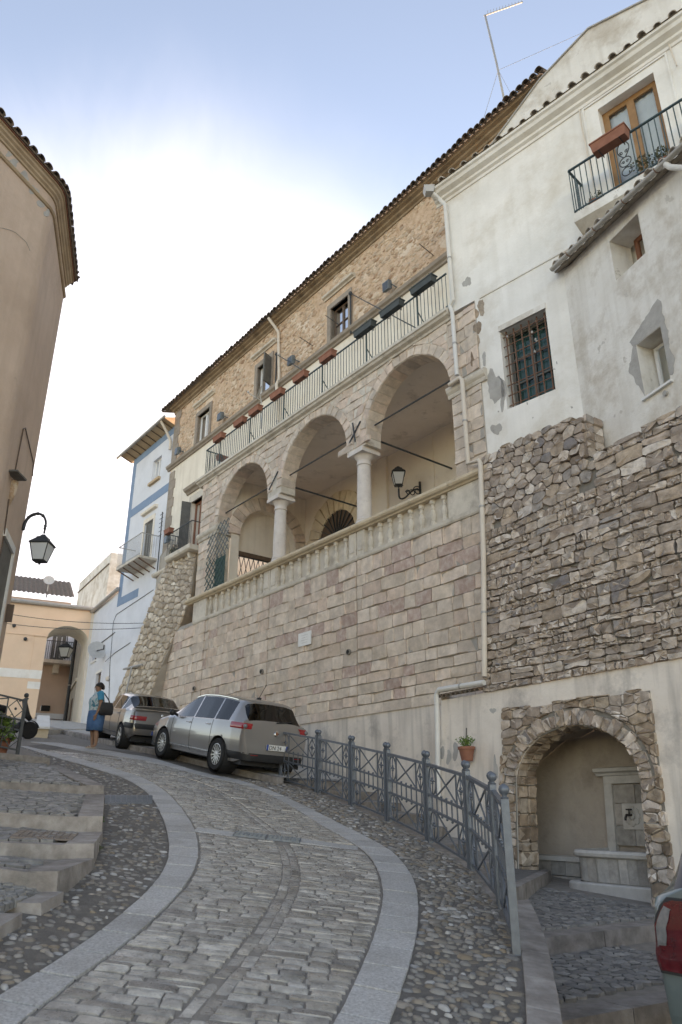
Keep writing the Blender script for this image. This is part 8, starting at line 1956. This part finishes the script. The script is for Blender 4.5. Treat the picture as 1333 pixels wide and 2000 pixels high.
for sd in (1, -1):
    patch('light_seal', 'car_black', -1.50, .585, .985, .325, .66, sd, .006, nz=8, taper=.06)
    tl = patch('tail_light', 'tail_dark', -1.50, .60, .97, .34, .64, sd, .013, nz=8, taper=.06); patch('clear_lens', 'tail_clear', -1.50, .70, .955, .352, .425, sd, .017, nz=6, parent=tl, taper=.01); patch('reflector', 'chrome', -1.50, .735, .745, .36, .42, sd, .020, nz=2, parent=tl)
# ================================================================ WOMAN BESIDE THE DARK CAR
pb = gpt(181, 1463); fwd = Vector((-.86, -.51, 0)).normalized(); lft = Vector((-fwd.y, fwd.x, 0)); UPV = Vector((0, 0, 1)); K = 1.0
def L2W(x, y, z): return pb + (lft * x + fwd * y + UPV * z) * K
def skinned(name, verts, edges, rad, root, mat, parent=None, sub=2, **kw):
    me = bpy.data.meshes.new(name); o = bpy.data.objects.new(name, me); COL.objects.link(o); loc = wloc(parent) if parent else pb
    me.from_pydata([tuple(L2W(*v) - loc) for v in verts], edges, [])
    md = o.modifiers.new('skin', 'SKIN'); md.use_smooth_shade = True; bm = bmesh.new(); bm.from_mesh(me); sl = bm.verts.layers.skin.verify()
    for i, v in enumerate(bm.verts): v[sl].radius = (rad[i] if isinstance(rad[i], tuple) else (rad[i], rad[i])); v[sl].use_root = (i == root)
    bm.to_mesh(me); bm.free(); sb = o.modifiers.new('sub', 'SUBSURF'); sb.levels = sub; sb.render_levels = sub
    dg = bpy.context.evaluated_depsgraph_get(); em = bpy.data.meshes.new_from_object(o.evaluated_get(dg)); o.modifiers.clear(); o.data = em; em.materials.append(MAT[mat])
    if parent: o.parent = parent
    else: o.location = pb
    return tag(o, **kw)
Vv, Ee, Rr = [], [], []
def jv(p, r_, par=None): Vv.append(p); Rr.append(r_); (Ee.append((par, len(Vv) - 1)) if par is not None else None); return len(Vv) - 1
pel = jv((0, 0, .90), .165); sp1 = jv((0, -.005, 1.05), .155, pel); ch = jv((0, .01, 1.22), (.165, .14), sp1); nb = jv((0, 0, 1.345), .075, ch); nk = jv((0, .012, 1.40), .052, nb); hd1 = jv((0, .03, 1.47), (.072, .085), nk); hd2 = jv((0, .022, 1.545), (.078, .092), hd1); hd3 = jv((0, .012, 1.60), (.05, .06), hd2)
for s_ in (1, -1):
    hp_ = jv((s_ * .095, 0, .80), .11, pel); kn = jv((s_ * .10, .02 - .02 * s_, .46), .062, hp_); cf = jv((s_ * .10, -.012 - .02 * s_, .31), .060, kn); an = jv((s_ * .10, -.02 - .02 * s_, .085), .036, cf); jv((s_ * .105, .05, .045), .034, an); jv((s_ * .11, .15, .03), .026, len(Vv) - 1)
    sh = jv((s_ * .175, 0, 1.315), .066, ch); el = jv((s_ * .245, -.02, 1.06), .047, sh); wr_ = jv((s_ * .235, .05, .84), .030, el); pm = jv((s_ * .23, .075, .775), (.022, .036), wr_)
    for f, (dy, ln, th_) in enumerate(((-.028, .062, .0085), (-.010, .074, .009), (.008, .078, .009), (.025, .068, .0085))):
        k1 = jv((s_ * .225, .078 + dy, .735), th_, pm); k2 = jv((s_ * .215, .086 + dy, .735 - ln * .55), th_ * .95, k1); jv((s_ * .20, .092 + dy, .735 - ln), th_ * .8, k2)
    t1_ = jv((s_ * .222, .112, .775), .011, pm); jv((s_ * .212, .128, .745), .009, t1_)
PERSON = skinned('person', Vv, Ee, Rr, pel, 'skin', label='woman in turquoise print top and denim skirt standing by the dark car', cat='person')
def ringz(cx, cy, rx, ry, z, n=20, wob=0): return [L2W(cx + rx * math.cos(t), cy + ry * math.sin(t) * (1.0), z + wob * math.sin(3 * t)) for t in np.linspace(0, 2 * math.pi, n + 1)[:-1]]
mb = MB(); mb.grid([ringz(0, .0, .212, .20, .90), ringz(0, .0, .217, .205, .93), ringz(0, .01, .205, .195, 1.02), ringz(0, .03, .212, .20, 1.12), ringz(0, .035, .208, .185, 1.21), ringz(0, .01, .20, .14, 1.30), ringz(0, .0, .165, .11, 1.365), ringz(0, .01, .095, .085, 1.385)], closed=True); mb.build('printed_top', 'shirt_print', PERSON, smooth=True)
for s_ in (1, -1):
    mb = MB(); pts = [(s_ * .145, 0, 1.335, .088), (s_ * .185, -.003, 1.30, .088), (s_ * .21, -.008, 1.22, .078), (s_ * .232, -.014, 1.15, .072)]
    mb.tube([L2W(*p[:3]) for p in pts], [p[3] for p in pts], 12, cap=False); mb.build('sleeve', 'shirt_blue', PERSON, smooth=True)
mb = MB(); mb.grid([ringz(0, 0, .208, .198, .955), ringz(0, .0, .222, .212, .86), ringz(0, .005, .228, .215, .74), ringz(0, .01, .222, .205, .60), ringz(0, .01, .228, .20, .43, wob=.006), ringz(0, .01, .21, .185, .435)], closed=True); mb.build('denim_skirt', 'denim', PERSON, smooth=True)
mb = MB(); rows = []
for i, t in enumerate(np.linspace(0, 1, 7)):
    a = t * math.pi * .62; rows.append([L2W((.10 + .008 * math.sin(5 * u)) * math.sin(a + .02) * math.cos(u), .004 + (.112 + .01 * math.sin(7 * u)) * math.sin(a + .02) * math.sin(u) - .012, 1.535 + .105 * math.cos(a) + (.028 * max(0, math.sin(u)) if t > .6 else 0) - (.04 * max(0, -math.sin(u)) * t)) for u in np.linspace(0, 2 * math.pi, 21)[:-1]])
mb.grid(rows, closed=True); mb.build('hair', 'hair', PERSON, smooth=True, fix=False)
mb = MB()
for s_ in (1, -1): mb.ball(L2W(s_ * .032, .112, 1.515), .011, 6, 5); mb.bar(L2W(s_ * .018, .117, 1.538), L2W(s_ * .052, .105, 1.538), .008)
mb.build('eyes_and_brows', 'hair', PERSON, fix=False)
mb = MB(); mb.tube([L2W(0, .112, 1.51), L2W(0, .128, 1.483), L2W(0, .112, 1.473)], [.008, .014, .006], 6); mb.bar(L2W(-.024, .108, 1.445), L2W(.024, .108, 1.445), .010); 
for s_ in (1, -1): mb.ball(L2W(s_ * .082, .01, 1.505), .018, 6, 5, (.6, 1, 1.4))
mb.build('face_features', 'skin', PERSON, smooth=True, fix=False)
for s_ in (1, -1):
    mb = MB(); sole = [(-.04, -.055), (.0, -.07), (.04, -.055), (.045, .06), (.05, .15), (.03, .20), (-.02, .205), (-.048, .16), (-.042, .06)]; cx = s_ * .107
    mb.grid([[L2W(cx + x, y - .0, z) for x, y in sole] for z in (.0, .028)], closed=True); mb.add([L2W(cx + x, y, .028) for x, y in sole], [tuple(range(len(sole)))]); mb.tube([L2W(cx - .045, .09, .03), L2W(cx, .10, .075), L2W(cx + .045, .09, .03)], .014, 6); mb.build('sandal', 'sandal', PERSON, fix=False)
bag = thing('shoulder_bag', 'black shoulder bag hanging behind the woman\'s left arm', 'bag', L2W(.30, -.12, .95))
mb = MB(); mb.grid([[L2W(.27 + x * k, -.15 + y * k2, z) for x, y in ((-.05, -.17), (.06, -.17), (.08, 0), (.06, .15), (-.05, .15), (-.06, 0))] for z, k, k2 in ((.80, .6, .8), (.83, 1, 1), (.97, 1.05, 1.0), (1.09, .8, .85), (1.11, .3, .7))], closed=True); mb.add([L2W(.27 + x * .6, -.15 + y * .8, .80) for x, y in ((-.05, -.17), (.06, -.17), (.08, 0), (.06, .15), (-.05, .15), (-.06, 0))], [(5, 4, 3, 2, 1, 0)]); mb.build('pouch', 'bag_black', bag, smooth=50)
mb = MB(); mb.tube([L2W(.27, -.06, 1.08), L2W(.235, .02, 1.20), L2W(.16, .06, 1.36), L2W(.13, 0, 1.40), L2W(.16, -.10, 1.34), L2W(.24, -.2, 1.18), L2W(.27, -.24, 1.08)], .014, 6); mb.build('strap', 'bag_black', bag, smooth=True)
# ================================================================ RAILING AND POTS AT THE HEAD OF THE LEFT STEPS
r0 = ris[0]
def onA(u, back=.12):
    e = (r0[2] - r0[0]); nn = np.array([-e[1], e[0]]); r_ = ray(u, 1470); t = (nn @ r0[0][:2]) / (nn @ r_[:2]); p = r_ * t; f = np.linalg.norm(p[:2] - r0[0][:2]) / np.linalg.norm(e[:2]); q = r0[0] + e * f + np.array([-e60[1], e60[0], .02]) * back; return Vector(q)
p0 = onA(36); pd = (onA(0) - p0).normalized(); LRl = thing('steps_railing', 'dark iron railing panel at the head of the left steps', 'railing', p0)
def PR(x, h): return p0 + pd * x + Vector((0, 0, h + .10 * x))
for x in (0, 1.55): mb = MB(); mb.bar(PR(x, -.03), PR(x, 1.0), .055); mb.ball(PR(x, 1.05), .045, 10, 8); mb.build('post', 'iron', LRl, fix=False)
for h in (.08, .42, .60, .95): mb = MB(); mb.bar(PR(0, h), PR(1.55, h), .03); mb.build('rail', 'iron', LRl)
for z0, z1 in ((.1, .40), (.62, .93)):
    mb = MB(); mb.bar(PR(.3, z0), PR(1.25, z1), .02); mb.build('diagonal', 'iron', LRl); mb = MB(); mb.bar(PR(.3, z1), PR(1.25, z0), .02); mb.build('diagonal', 'iron', LRl)
    for x in (.3, 1.25): mb = MB(); mb.bar(PR(x, z0), PR(x, z1), .02); mb.build('upright', 'iron', LRl)
    mb = MB(); zc = (z0 + z1) / 2; q = [PR(.15, z0), PR(.28, zc), PR(.15, z1), PR(.02, zc)]
    for k in range(4): mb.bar(q[k], q[(k + 1) % 4], .016)
    mb.ball(PR(.15, zc), .025); mb.build('diamond', 'iron', LRl, fix=False)
for k in range(7): mb = MB(); mb.bar(PR(.15 + .2 * k, .42), PR(.15 + .2 * k, .60), .016); mb.build('bar', 'iron', LRl)
bk = Vector((-e60[1], e60[0], 0)).normalized()
q = p0 + pd * .30 + bk * .22; potplant((q.x, q.y, p0.z + .0), .19, .30, 'terracotta pot of bright green leaves behind the left railing', leafm='leaf_light', lr=.30, n=420, lsz=.05)
q = p0 + pd * .85 + bk * .35; potplant((q.x, q.y, p0.z + .02), .22, .34, 'pot of dark bushy plant with red blooms behind the left railing', mat='planter_dark', leafm='leaf', lr=.42, n=520, lsz=.05, flowers=8)
# parked scooter half hidden behind the railing
ps = gpt(14, 1441); SCO = thing('parked_scooter', 'dark scooter half hidden behind the left railing post', 'scooter', ps); fx_ = Vector((.75, .66, 0)); fx_.normalize(); sx_ = Vector((-fx_.y, fx_.x, 0)); S = lambda x, y, z: ps + fx_ * x + sx_ * y + Vector((0, 0, z))
axm = sx_.to_track_quat('Z', 'Y').to_matrix()
for x in (.55, -.65): mb = MB(); mb.lathe(S(x, 0, .23), [(.10, -.05), (.20, -.055), (.23, -.03), (.23, .03), (.20, .055), (.10, .05)], 20, axm); mb.build('wheel', 'tyre', SCO, smooth=40)
mb = MB(); mb.tube([S(.55, 0, .5), S(.42, 0, .62), S(.32, 0, .95), S(.28, 0, 1.02)], [.06, .10, .07, .05], 8); mb.tube([S(.40, 0, .45), S(.2, 0, .25), S(-.2, 0, .25), S(-.4, 0, .5), S(-.95, 0, .62)], [.09, .12, .13, .17, .08], 8); mb.build('body', 'car_black', SCO, smooth=True, fix=False)
mb = MB(); mb.tube([S(-.15, 0, .72), S(-.5, 0, .76), S(-.9, 0, .74)], [.10, .12, .07], 8); mb.build('seat', 'bag_black', SCO, smooth=True); mb = MB(); mb.bar(S(.28, -.32, 1.02), S(.28, .32, 1.02), .04); mb.build('handlebar', 'car_black', SCO)
mb = MB(); mb.grid([[S(.55 + .26 * math.cos(t), y, .23 + .26 * math.sin(t)) for t in np.linspace(.3, 2.8, 10)] for y in (-.06, .06)]); mb.build('mudguard', 'car_black', SCO, smooth=True, fix=False)
# weeds in the joints of the left kerb
for k, (u, v, lab) in enumerate(((163, 1682, 'tuft of green weeds at the kerb foot of the left steps'), (186, 1655, 'small weed with reddish tips in the left kerb joint'), (196, 1600, 'thin weed growing by the upper left kerb'))):
    q = gpt(u, v, .03); mb = MB(); rr = random.Random(60 + k); leafy(mb, q, .10 - .02 * k, .08, .05, 90 - 25 * k, .022, rr); mb.build('weed_tuft', 'leaf' if k != 1 else 'leaf_dry', None, label=lab, cat='weeds', group='weeds in the kerb joints', fix=False)
